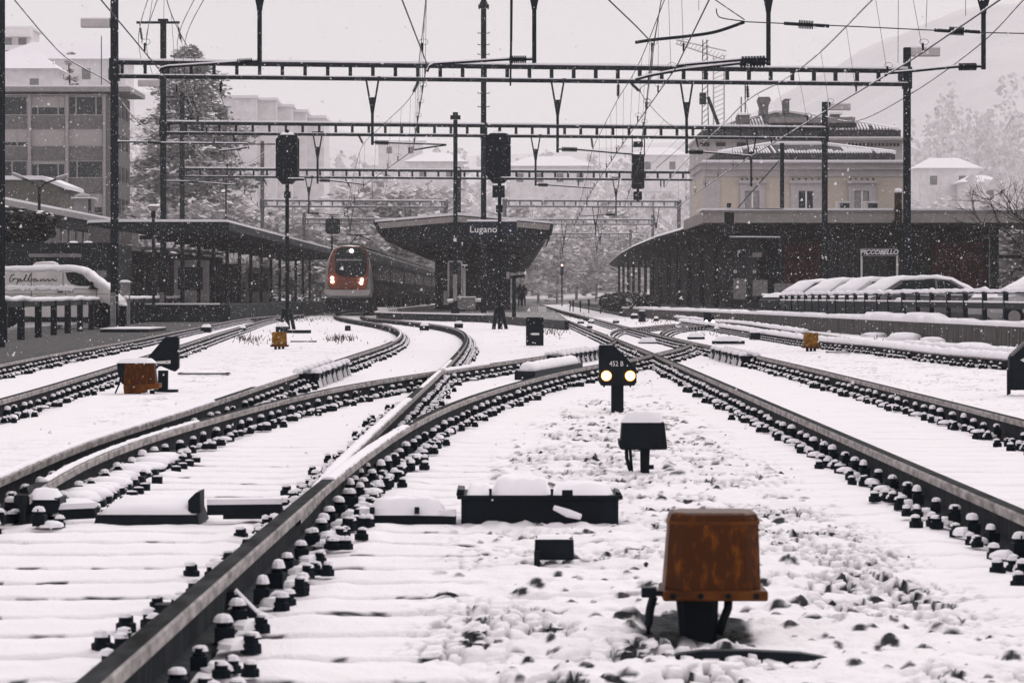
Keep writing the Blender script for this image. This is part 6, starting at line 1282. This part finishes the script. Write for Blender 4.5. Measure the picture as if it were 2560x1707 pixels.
# parked cars
def make_car(label, paint, L=4.15, Wd=1.72, H=1.40):
    o = thing('parked_car', label, 'car', (0,0,0), 'cars parked behind the fence')
    def ringx(x, pts): return [(x, y, z) for y, z in pts]
    def lower(hw, zb, zt): return [(-hw*.92, zb), (-hw, zb+.18), (-hw, zt-.12), (-hw*.92, zt), (hw*.92, zt), (hw, zt-.12), (hw, zb+.18), (hw*.92, zb)]
    hw = Wd/2; mb = MB(); mb.loft([ringx(-L/2, lower(hw*.80, .38, .72)), ringx(-L/2+.18, lower(hw*.95, .25, .82)), ringx(-L/2+1.0, lower(hw, .22, .92)), ringx(.2, lower(hw, .22, .93)), ringx(L/2-.5, lower(hw, .24, .94)), ringx(L/2-.08, lower(hw*.93, .3, .88)), ringx(L/2, lower(hw*.85, .4, .8))], paint); part('body', mb, o, False)
    def gh(k, zt): return [(-hw*.93, .90), (-hw*k, zt), (hw*k, zt), (hw*.93, .90)]
    mb = MB(); mb.loft([ringx(-L/2+.95, [(-hw*.9,.90),(-hw*.88,.92),(hw*.88,.92),(hw*.9,.90)]), ringx(-L/2+1.75, gh(.76, H-.05)), ringx(0.2, gh(.76, H)), ringx(L/2-.95, gh(.75, H-.05)), ringx(L/2-.28, [(-hw*.9,.90),(-hw*.85,.95),(hw*.85,.95),(hw*.9,.90)])], M_glass); part('windows', mb, o)
    mb = MB()
    mb.loft([ringx(-L/2+1.68, [(-hw*.77,H-.09),(-hw*.74,H-.03),(hw*.74,H-.03),(hw*.77,H-.09)]), ringx(.2, [(-hw*.78,H-.05),(-hw*.72,H+.025),(hw*.72,H+.025),(hw*.78,H-.05)]), ringx(L/2-.9, [(-hw*.76,H-.10),(-hw*.72,H-.03),(hw*.72,H-.03),(hw*.76,H-.10)])], paint); part('roof', mb, o)
    for sy in (-1, 1):
        for (xa, za, xb, zb, w_) in ((-L/2+1.0,.92,-L/2+1.72,H-.06,.07), (.05,.92,.1,H-.03,.07), (L/2-.35,.94,L/2-.95,H-.07,.12)):
            mb = MB(); mb.bar((xa, sy*hw*.925, za), (xb, sy*hw*.775, zb), .05, w_, paint); part('pillar', mb, o)
        mb = MB(); mb.box((-L/2+1.25, sy*(hw+.09), .98), (.12,.2,.14), M_black); part('mirror', mb, o)
        for xw in (-L/2+.78, L/2-.72):
            mb = MB(); mb.tube([(xw, sy*(hw-.20), .31), (xw, sy*(hw+.012), .31)], .31, M_tyre, 18); w_ = part('wheel', mb, o)
            mb = MB(); mb.tube([(xw, sy*(hw+.0), .31), (xw, sy*(hw+.022), .31)], .19, M_lightgrey, 12); part('rim', mb, w_)
        mb = MB(); mb.box((-L/2+.10, sy*hw*.62, .66), (.1,.34,.14), M_lightgrey); part('headlight', mb, o); mb = MB(); mb.box((L/2-.06, sy*hw*.66, .74), (.1,.26,.16), M_red); part('tail_light', mb, o)
    rnd = random.Random(len(label)); rg = []
    for i in range(13):
        x = -L/2+1.02+i*(L-1.35)/12; zt = float(np.interp(x, [-L/2+.95,-L/2+1.75,.2,L/2-.95,L/2-.28], [.93,H-.02,H+.03,H-.02,.96])); k_ = float(np.interp(x, [-L/2+.95,-L/2+1.75,.2,L/2-.95,L/2-.28], [.86,.74,.74,.73,.84])); h = .10*rnd.uniform(.8, 1.2); j = rnd.uniform(.02,.07)
        rg.append([(x, -hw*k_+.05, zt-j*.3), (x, -hw*k_*.82, zt+h*.8), (x, 0, zt+h*1.1), (x, hw*k_*.85, zt+h*.85), (x, hw*k_+.02, zt-j)])
    mb = MB(); mb.loft(rg, M_snow); part('snow_cap', mb, o, True); cap(o, -L/2+.12, -L/2+1.05, -hw*.9, hw*.9, .84, .16, 5, 6, 8)
    mb = MB(); rg = [(-L/2+.3+i*.3, -hw-.01, .935+rnd.uniform(-.02,.03)) for i in range(12)]; mb.tube(rg, [rnd.uniform(.03,.06) for _ in rg], M_snow, 6); mb.tube([(a, -b_, c_) for a, b_, c_ in rg], .045, M_snow, 6); part('snow_strip', mb, o)
    return o
M_cardark = mat('car_dark', (0.03, 0.033, 0.037), 0.35, 0.1, 2); M_cargrey = mat('car_grey', (0.16, 0.155, 0.155), 0.35, 0.1, 2)
M_carwhite = mat('car_white', (0.55, 0.53, 0.535), 0.4, 0.05, 2)
car = make_car('dark hatchback with deep roof snow just right of the right mast', M_cargrey); car2 = make_car('snowed up car left of the right mast, nearest of the overlapping row', M_carwhite); ck = .17
car3 = make_car('darker car at the left end of the row with a clear windscreen', M_cardark)
def place(o, px, Y, deg): c = W(px, 740, Y); o.location = (c.x, Y, ck); o.rotation_euler = (0, 0, R(deg))
place(car, 2352, 94, 168)
for lab, px, Y, deg in (('snowed up car left of the right mast, nearest of the overlapping row', 2250, 98, 26), ('snowed up car second in the overlapping row', 2172, 103, 28), ('snowed up car third in the overlapping row', 2102, 108, 30), ('darker car at the left end of the row with a clear windscreen', 2036, 116, 28), ('snowed up car cut by the right picture edge', 2610, 86, 15)):
    c = car2 if Y == 98 else car3 if Y == 116 else dup(car2, (0,0,0), 0, lab); place(c, px, Y, deg)
for i_, (px, py) in enumerate(((2048,716),(2250,748))):
    o = thing('litter_bin', ['round bin with a snow dome beside the second right mast', 'round bin with a snow dome behind the fence by the right mast'][i_], 'bin', W(px, 780, 100)); Y = 112 if i_ == 0 else 84; c = W(px, py+14, Y); mb = MB(); mb.tube([(c.x, Y, ck), (c.x, Y, c.z)], .16, M_steel, 12); part('drum', mb, o); mb = MB(); mb.blob((c.x, Y, c.z), (.17,.17,.20), M_snow, i_); part('snow_cap', mb, o, True)
# two people waiting on the platform
def person(label, px, py, Y, h, coat):
    f = W(px, py, Y); o = thing('person', label, 'person', (f.x, Y, .3))
    J = {'pel': (0,0,.53), 'ch': (0,0,.74), 'nk': (0,0,.84), 'hd': (0,-.01,.90), 'tp': (0,-.01,.97), 'ls': (-.12,0,.80), 'le': (-.15,.01,.64), 'lh': (-.13,-.05,.50), 'rs': (.12,0,.80), 're': (.15,.01,.64), 'rh': (.13,-.05,.50), 'lk': (-.055,-.01,.28), 'lf': (-.06,0,.03), 'rk': (.055,.01,.28), 'rf': (.06,0,.03), 'lt': (-.06,-.07,.015), 'rt': (.06,-.07,.015)}
    E = [('pel','ch'),('ch','nk'),('nk','hd'),('hd','tp'),('ch','ls'),('ls','le'),('le','lh'),('ch','rs'),('rs','re'),('re','rh'),('pel','lk'),('lk','lf'),('lf','lt'),('pel','rk'),('rk','rf'),('rf','rt')]
    Rr = {'pel': .10, 'ch': .115, 'nk': .035, 'hd': .058, 'tp': .045, 'ls': .045, 'le': .038, 'lh': .028, 'rs': .045, 're': .038, 'rh': .028, 'lk': .055, 'lf': .04, 'rk': .055, 'rf': .04, 'lt': .03, 'rt': .03}
    ks = list(J); me = bpy.data.meshes.new('body'); me.from_pydata([tuple(Vector(J[k])*h) for k in ks], [(ks.index(a), ks.index(b_)) for a, b_ in E], []); me.update()
    b_ = bpy.data.objects.new('body', me); COL.objects.link(b_); b_.parent = o; sk_ = b_.modifiers.new('skin', 'SKIN'); b_.modifiers.new('sub', 'SUBSURF').levels = 1
    for i, k in enumerate(ks): me.skin_vertices[0].data[i].radius = (Rr[k]*h, Rr[k]*h*.8); me.skin_vertices[0].data[i].use_root = (k == 'pel')
    me.materials.append(coat)
person('person in a dark coat standing under the roof edge, left of two', 1300, 766, 236, 1.72, M_hall); person('person in a dark coat standing under the roof edge, right of two', 1309, 766, 232, 1.65, M_steel)
# ---------------------------------------------------------------- terrain, trees and houses behind
M_farglass = mat('far_window', (0.20, 0.195, 0.195), .6, .1, 2); M_leaf = mat('dark_foliage', (0.035, 0.038, 0.034), 0.95, 0.4, 3); M_leafsnow = mat('snowy_foliage', (0.76, 0.73, 0.74), 0.95, 0.15, 3); M_palebark = mat('haze_paled_bark', (0.26, 0.25, 0.25), .95, .3, 5); M_bark = mat('bark', (0.035, 0.033, 0.032), 0.95, 0.3, 6)  # pale bark and far windows: distance haze put into their colour
M_hill = mat('wooded_hill', (0.62, 0.60, 0.61), 1.0, 0.5, .05, col2=(0.69, 0.665, 0.675), detail=8)  # hill paled close to the sky, mist painted into its colour
M_paleleaf = mat('haze_paled_leaves', (0.68, 0.65, 0.66), 0.95, 0.2, 2)  # far leaves paled, the colour stands in for haze
def hill_z(x, Y):
    base = np.clip((Y-360)/640, 0, 1); side = .70+.30*sstep(20, 120, np.abs(x-10))
    return (66+30*sstep(60, 150, x))*base**1.2*side+16*(fbm(x/60.+9, Y/70., 120)-.5)*sstep(380, 520, Y)-.6
def build_hill():
    nx, ny = 90, 50; xs = np.linspace(-420, 420, nx); ys = np.linspace(345, 1350, ny); X, Y = np.meshgrid(xs, ys); Z = hill_z(X, Y)
    mb = MB(); vs = list(zip(X.ravel(), Y.ravel(), Z.ravel())); fs = [(j*nx+i, j*nx+i+1, (j+1)*nx+i+1, (j+1)*nx+i) for j in range(ny-1) for i in range(nx-1)]; mb.add(vs, fs, M_hill); struct('hill', mb, smooth=True)
build_hill()
M_midleaf = mat('haze_greyed_foliage', (0.54, 0.52, 0.52), 0.95, 0.3, 2)  # leaf grey lightened to carry the haze of distance
LEAF = [M_leaf]
def leafy(mb, c, r, n, rnd, snow_frac, size):
    for _ in range(n):
        v = Vector((rnd.gauss(0,1), rnd.gauss(0,1), rnd.gauss(0,1))).normalized()*(rnd.random()**.45); p = Vector(c)+Vector((v.x*r[0], v.y*r[1], v.z*r[2]))
        up = v.z > -.1 and rnd.random() < snow_frac; a = rnd.uniform(0, 6.28); s = size*rnd.uniform(.6, 1.4); t_ = rnd.uniform(-.5, .5)
        u = Vector((math.cos(a), math.sin(a), t_))*s; w_ = Vector((-math.sin(a), math.cos(a), rnd.uniform(-.6,.6)))*s*.7
        if up: w_.z *= .4; p.z += size*.3
        mb.add([p-u, p-w_*.9, p+u, p+w_], [(0,1,2,3)], M_leafsnow if up else LEAF[0])
BARK = [M_bark]
def tree(label, px, Y, h, r, kind, seed, group=None, z0=0.0, n=900, name='snowy_tree', snow=True):
    rnd = random.Random(seed); c = W(px, 740, Y); o = thing(name, label, 'tree', (c.x, Y, z0), group); x, y = c.x, Y
    if kind == 'bare':
        t = MB(); s = MB()
        def br(p, d, L_, rad, lv):
            q = p+d*L_; mdl = (p+q)/2+Vector((rnd.gauss(0,.05), rnd.gauss(0,.05), rnd.gauss(0,.03)))*L_
            t.tube([p, mdl, q], [rad, rad*.85, rad*.65], M_bark, 4 if lv < 2 else 3, False)
            if lv >= 1 and abs(d.z) < .9: s.tube([p+Vector((0,0,rad*.8)), mdl+Vector((0,0,rad*.9)), q+Vector((0,0,rad*.8))], [rad*.9+.022, rad*1.0+.026, rad*.7+.022], M_leafsnow, 3, False)
            if lv >= (5 if snow else 6): return
            for _ in range((rnd.choice((2,3,3)) if lv < 4 else 3) if snow else 3):
                dd = (d+Vector((rnd.gauss(0,.55), rnd.gauss(0,.55), rnd.gauss(.05,.38)))).normalized(); br(p.lerp(q, rnd.uniform(.55,1)), dd, L_*rnd.uniform(.6,.82), rad*.62, lv+1)
        br(Vector((x, y, z0-.3)), Vector((rnd.gauss(0,.05),0,1)).normalized(), h*.30, h*.014, 0)
        part('branches', t, o); 
        if snow: part('snow_on_branches', s, o, kind='stuff')
        return o
    t = MB(); t.tube([(x, y, z0-.5), (x+.02*h, y, z0+h*.5), (x, y, z0+h*.93)], [h*.018, h*.012, h*.003], BARK[0], 7)
    f = MB()
    if kind in ('conifer', 'cedar'):
        for _ in range(n//18):
            u = rnd.random()**(.8 if kind == 'conifer' else .95); zz = z0+h*(.12+.86*u); rad = r*(1-u)**(.75 if kind == 'conifer' else .5)*rnd.uniform(.3, 1.05)*(1+.22*math.sin(u*31))+.25; a = rnd.uniform(0, 6.28); cc = (x+rad*math.cos(a), y+rad*math.sin(a), zz-.08*rad)
            if rnd.random() < .3: t.tube([(x, y, zz), cc], [.08, .03], BARK[0], 3, False)
            k = .55+.6*(1-u); leafy(f, cc, (1.05*k, 1.05*k, (.42 if kind == 'conifer' else .8)*k), 18, rnd, .42 if kind == 'conifer' else .72, (.36 if kind == 'conifer' else .26)*k+.1)
    else:
        for _ in range(n//20):
            v = Vector((rnd.gauss(0,1), rnd.gauss(0,1), rnd.gauss(0,1))).normalized()*rnd.uniform(.45,1); cc = (x+v.x*r, y+v.y*r, z0+h*.52+v.z*h*.46)
            if rnd.random() < .35: t.tube([(x, y, z0+h*.4), cc], [.1, .03], BARK[0], 3, False)
            leafy(f, cc, (r*.30, r*.30, r*.22), 20, rnd, .58, r*.08+.06)
    part('trunk', t, o); part('crown', f, o); return o
M_cedarleaf = mat('cedar_foliage', (0.34, 0.33, 0.325), .95, .4, 2); LEAF[0] = M_cedarleaf  # cedar leaves paled, part of the haze sits in this colour
tree('tall snow clumped cedar behind the left masts', 472, 284, 24.3, 7.4, 'cedar', 3, n=17000, name='cedar_tree')
tree('slim snowy conifer on the roof line left of the near mast', 172, 395, 33, 2.2, 'conifer', 5, n=900)
for i_, (px, Y, h, sd) in enumerate(((345, 232, 9.5, 11), (400, 238, 11, 12), (455, 228, 8, 13), (520, 236, 9.5, 14), (575, 232, 8, 15), (625, 240, 9, 16))):
    tree(['bare snowy tree between office block and second mast', 'bare snowy tree behind the second left mast', 'bare snowy tree at the foot of the cedar', 'bare snowy tree right of the cedar foot', 'bare snowy tree under the left feeder wires', 'bare snowy tree left of the tall left signal'][i_], px, Y, h, 3, 'bare', sd, 'bare snow laden trees behind the shelter')
tree('dark bare twiggy tree at the right picture edge', 2566, 142, 11.5, 3, 'bare', 42, z0=.12, snow=False, name='bare_tree')
BARK[0] = M_palebark; rnd = random.Random(77); k = 0; ORD = ('first','second','third','fourth','fifth','sixth','seventh','eighth','ninth','tenth','eleventh')

for px, Y, h, r in ((500,228,4.2,2.2),(560,231,4.6,2.4),(620,234,4,2.3),(680,232,4.6,2.6),(735,236,5,2.6),(790,240,5.5,2.4),(850,250,6,2.6),(440,226,5,2.5),(385,224,5,2.4),(330,222,5.4,2.6)):
    k += 1; tree('%s snowy shrub from the left behind the shelter columns' % ORD[(330,385,440,500,560,620,680,735,790,850).index(px)], px, Y, h, r, 'round', 100+k, 'snowy shrubs behind the left shelter', n=700, name='snowy_shrub')
for px, Y, h, r in ((1300,372,9,4),(1345,384,10,4.2),(1392,378,9,4.4),(1440,392,11,4.4),(1490,386,10,4.6),(1540,398,11,4.8),(1590,404,12,4.8),(1330,420,14,5),(1420,430,15,5),(1500,436,15,5.5),(1570,440,16,5.5)):
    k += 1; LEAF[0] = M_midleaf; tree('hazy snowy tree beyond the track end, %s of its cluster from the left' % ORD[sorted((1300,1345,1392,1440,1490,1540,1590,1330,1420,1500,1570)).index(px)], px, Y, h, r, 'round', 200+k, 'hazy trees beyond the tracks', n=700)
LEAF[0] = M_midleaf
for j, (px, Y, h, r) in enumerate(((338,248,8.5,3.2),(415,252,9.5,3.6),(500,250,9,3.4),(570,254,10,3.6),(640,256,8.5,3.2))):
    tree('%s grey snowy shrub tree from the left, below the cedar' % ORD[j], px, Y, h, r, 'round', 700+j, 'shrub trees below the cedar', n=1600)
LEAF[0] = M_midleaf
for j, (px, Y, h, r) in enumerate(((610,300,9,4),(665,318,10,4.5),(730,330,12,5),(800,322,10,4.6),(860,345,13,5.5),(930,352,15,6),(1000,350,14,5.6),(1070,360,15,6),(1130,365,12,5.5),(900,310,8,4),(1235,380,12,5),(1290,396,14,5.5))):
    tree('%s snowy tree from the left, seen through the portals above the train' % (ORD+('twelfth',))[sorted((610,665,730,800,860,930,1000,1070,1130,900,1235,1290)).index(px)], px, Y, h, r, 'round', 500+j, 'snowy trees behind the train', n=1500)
# far wood on the slope: too many crowns to count, one mass
wd = MB(); rw_ = random.Random(55); M_slope = mat('haze_paled_wood', (0.74, 0.71, 0.725), 1.0, 0.16, .5)  # wood tinted towards the sky: haze fade painted in
for _ in range(1800):
    Y = 430+280*rw_.random()**1.4; x = rw_.uniform(-.19, .19)*Y; z = float(hill_z(np.array([x]), np.array([Y]))[0]); h = rw_.uniform(6, 14)
    if fbm(np.array([x/38.]), np.array([Y/50.]), 170)[0] < .40: continue
    for _k in range(44):
        a = rw_.uniform(0, 6.28); q = rw_.random(); r_ = h*.36*(1-q*.75); p = Vector((x+math.cos(a)*r_*rw_.random(), Y+math.sin(a)*r_, z+h*q)); s_ = h*.055*rw_.uniform(.6, 1.4); u = Vector((math.cos(a+1), math.sin(a+1), rw_.uniform(-.4, .4)))*s_; w_ = Vector((-math.sin(a+1)*.3, math.cos(a+1)*.3, 1))*s_*.7
        wd.add([p-u, p-w_, p+u, p+w_], [(0,1,2,3)], (M_slope, M_paleleaf, M_leafsnow)[rw_.choice((0,0,1,2))])
struct('hillside_wood', wd, 'stuff')
for j, (px, Y, h, r) in enumerate(((2300,400,9,4.5),(2352,405,10,5),(2408,398,9,4.6),(2462,402,10,5),(2515,396,9,4.6))):
    LEAF[0] = M_paleleaf; x_ = (px-1280)/F*Y; tree('%s hazy tree from the left, on the slope right of the right mast' % ORD[j], px, Y, h, r, 'round', 900+j, 'hazy trees on the right slope', z0=float(hill_z(np.array([x_]), np.array([Y*1.]))[0])+2, n=1500)  # leaf colour paled in place of thicker haze
# hillside houses
M_house = mat('far_house', (0.80, 0.77, 0.78), .9, .1, 1)  # walls lightened so that painted haze blends them into the distance
def house(label, px, py_base, Y, w, h, roof, d=9, rows=2, flat=False, name='house'):
    c = W(px, py_base, Y); o = thing(name, label, 'house', (c.x, Y, c.z), 'houses on the hillside in the snowfall'); mb = MB(); mb.bbox((c.x-w/2, Y, c.z-5), (c.x+w/2, Y+d, c.z+h), M_house); part('wall', mb, o)
    mb = MB()
    if flat: mb.bbox((c.x-w/2-.4, Y-.4, c.z+h), (c.x+w/2+.4, Y+d+.4, c.z+h+.35), M_snow)
    else:
        e = .9; z = c.z+h; V = [(c.x-w/2-e, Y-e, z), (c.x+w/2+e, Y-e, z), (c.x+w/2+e, Y+d+e, z), (c.x-w/2-e, Y+d+e, z), (c.x-w/4, Y+d/2, z+roof), (c.x+w/4, Y+d/2, z+roof)]; mb.add(V, [(0,1,5,4),(1,2,5),(2,3,4,5),(3,0,4),(3,2,1,0)], M_snow)
    part('roof', mb, o); n = max(2, int(w/3.2))
    for r_ in range(rows):
        for k_ in range(n):
            mb = MB(); x = c.x-w/2+w*(k_+.5)/n; z = c.z+h-1.9-r_*3; mb.bbox((x-.55, Y-.05, z-.7), (x+.55, Y+.08, z+.7), M_farglass); part('window', mb, o)
    return o
house('pale villa with broad snowy hip roof above the office block', 150, 218, 400, 17, 3.6, 2.6, rows=1)
# 
house('small gabled house at the far left above the office block', 40, 205, 380, 9, 1.6, 2.2, rows=1)
tw = house('stepped apartment tower in the upper left corner', 38, 160, 430, 4.0, 4.9, 1, rows=2, flat=True, name='apartment_tower'); 
for (a, b_, e, f_) in ((8,69,75,92),(8,113,72,126),(8,132,60,160)): mb = MB(); p, q = W(a, b_, 428), W(e, f_, 428); mb.bbox((p.x, 428, q.z), (q.x, 431, p.z), M_house); part('balcony', mb, tw)
tb = thing('terrace_building', 'long stepped grey block fading out behind the cedar', 'building', W(660, 300, 400), 'houses on the hillside in the snowfall')
for i_, (a, t_, e) in enumerate(((555,246,640),(640,252,690),(690,268,730),(730,281,765),(765,296,810))): mb = MB(); p, q = W(a, t_, 398+i_*3), W(e, 520, 398+i_*3); mb.bbox((p.x, 398+i_*3, q.z), (q.x, 410+i_*3, p.z), M_house); st = part('wall', mb, tb); mb = MB(); mb.bbox((p.x-.3, 397.5+i_*3, p.z), (q.x+.3, 410+i_*3, p.z+.35), M_snow); part('snow_cap', mb, st)
for lab, px, py, Y, w, h, rf_ in (('wide roofed faint house left of the platform pole', 1090, 425, 520, 9, 1.4, 1.6), ('wide roofed faint house right of the rung mast', 1375, 440, 500, 13, 1.6, 1.8), ('faint house high behind the second portal', 1000, 372, 640, 9, 1.6, 1.6), ('faint roof right of the right mast', 2370, 440, 480, 9, 1.2, 1.8), ('faint white roofed house on the right slope', 2455, 475, 470, 5, 1.2, 1.2), ('faint roof behind the cream villa, left', 1650, 410, 560, 9, 1.6, 1.6)):
    house(lab, px, py, Y, w, h, rf_, rows=1)
LEAF[0] = M_leaf; BARK[0] = M_bark
# hedges and planted slope
def hedge(label, pts, h, w, n, seed, snow=.3):
    rnd = random.Random(seed); o = thing('hedge', label, 'hedge', pts[0]); f = MB()
    for _ in range(n):
        i = rnd.randrange(len(pts)-1); p = Vector(pts[i]).lerp(Vector(pts[i+1]), rnd.random()); leafy(f, (p.x+rnd.uniform(-w, w)*.5, p.y+rnd.uniform(-w, w)*.5, p.z+rnd.uniform(.1, 1)*h), (.5,.5,.35), 10, rnd, snow, .22)
    part('leaves', f, o)
hedge('dark snow dusted hedge above the garage wall at the left edge', [(W(-40,0,128).x, 128, 3.0), (W(92,0,128).x, 128, 3.0)], 1.4, 1.2, 190, 1, .12)
LEAF[0] = M_midleaf
hedge('snowy shrubs seen through the open bay right of the hall', [(W(2500,0,185).x, 185, .4), (W(2640,0,185).x, 185, .4)], 4.6, 3, 520, 2, .5)
LEAF[0] = M_leaf
hedge('dark brush along the foot of the platform roof', [(6.6, 150, .3), (6.6, 215, .3)], .7, .9, 220, 3, .15)
# grass tufts standing out of the snow
g = MB(); rnd = random.Random(9); M_grass = mat('dry_grass', (0.06, 0.052, 0.045), .95, .4, 9)
for (px, py, n, sx, sy) in ((620,850,90,45,14),(760,800,80,60,7),(850,850,110,40,9),(1385,830,80,45,12),(1640,800,90,60,12),(1900,800,120,110,14),(1800,830,90,90,12),(2100,815,140,160,9),(700,840,30,60,30),(2250,845,60,120,12),(1440,790,40,40,5)):
    for _ in range(n):
        b_ = GP(px+rnd.gauss(0,.5)*sx, py+rnd.gauss(0,.5)*sy); h = rnd.uniform(.05,.16); d = Vector((rnd.gauss(0,.4), rnd.gauss(0,.3), 1)).normalized()*h; s = Vector((.006+.00006*b_.y,0,0)); g.add([b_-s, b_+s, b_+d], [(0,1,2)], M_grass)
struct('dry_grass', g, 'stuff')
# loose clods of snow and dark stones between the tracks
st = MB(); rnd = random.Random(21)
def stone(mb, c, r, m):
    vs = [(c[0]+r*rnd.uniform(.7,1.2)*a, c[1]+r*rnd.uniform(.7,1.2)*b_, c[2]+r*.8*cc*rnd.uniform(.7,1.2)) for a, b_, cc in ((1,0,0),(-1,0,0),(0,1,0),(0,-1,0),(0,0,1),(0,0,-1))]; mb.add(vs, [(0,2,4),(2,1,4),(1,3,4),(3,0,4),(2,0,5),(1,2,5),(3,1,5),(0,3,5)], m)
M_stone = mat('ballast_stone', (0.02, 0.022, 0.026), .9, .5, 30)
for _ in range(160):
    Y = 8+42*rnd.random()**1.6; xa, xd = float(XL['A'](Y)), float(XL['D'](Y)); x = rnd.uniform(xd+.8, max(xd+.9, xa-.5))
    if fbm(np.array([x*.9+5]), np.array([Y*.55]), 40)[0] < .5 and rnd.random() < .7: continue
    hh = float(height(np.array([x]), np.array([Y]))[0][0]); stone(st, (x, Y, hh-.012), rnd.uniform(.014,.034), M_stone)
struct('ballast_stones', st, 'stuff')
# ---------------------------------------------------------------- falling snow and the snowy air
def flakes():
    rs = np.random.RandomState(5); N = 260000; Y = (9**3+(150**3-9**3)*rs.rand(N))**(1/3.); x = (rs.rand(N)-.5)*.42*Y; z = CH+(rs.rand(N)*.26-.135)*Y; k = (z > .1); Y, x, z = Y[k], x[k], z[k]; n = len(Y)
    r = .0038+.0052*rs.rand(n)**2; r = r*np.where(Y < 12, .5, 1); d = np.array([(.5,0,1.5),(1.0,.5,-.7),(-1.1,.6,-.4),(0,-1.1,-.6)]); co = (np.stack([x,Y,z], -1)[:,None,:]+r[:,None,None]*d[None]).reshape(-1,3)
    f = np.array([(0,1,2),(0,2,3),(0,3,1),(1,3,2)]); q = (np.arange(n)[:,None,None]*4+f[None]).reshape(-1)
    me = bpy.data.meshes.new('falling_snow'); me.vertices.add(len(co)); me.vertices.foreach_set('co', co.astype(np.float32).ravel()); me.loops.add(len(q)); me.loops.foreach_set('vertex_index', q.astype(np.int32)); me.polygons.add(len(q)//3); me.polygons.foreach_set('loop_start', np.arange(0, len(q), 3, dtype=np.int32)); me.polygons.foreach_set('loop_total', np.full(len(q)//3, 3, np.int32)); me.update(); me.materials.append(M_snow)
    o = bpy.data.objects.new('falling_snow', me); COL.objects.link(o); o['kind'] = 'stuff'
flakes()
hz = MB(); hz.bbox((-640, -120, -1.5), (640, 1540, 130), M_snow); o = struct('haze', hz, 'stuff'); o.data.materials.clear()
m = bpy.data.materials.new('snowy_air'); m.use_nodes = True; nt = m.node_tree; nt.nodes.clear(); out = nt.nodes.new('ShaderNodeOutputMaterial'); pv_ = nt.nodes.new('ShaderNodeVolumePrincipled')
pv_.inputs['Color'].default_value = (.96, .95, .955, 1); pv_.inputs['Density'].default_value = .00026; pv_.inputs['Anisotropy'].default_value = 0.0
nt.links.new(pv_.outputs[0], out.inputs['Volume']); o.data.materials.append(m)
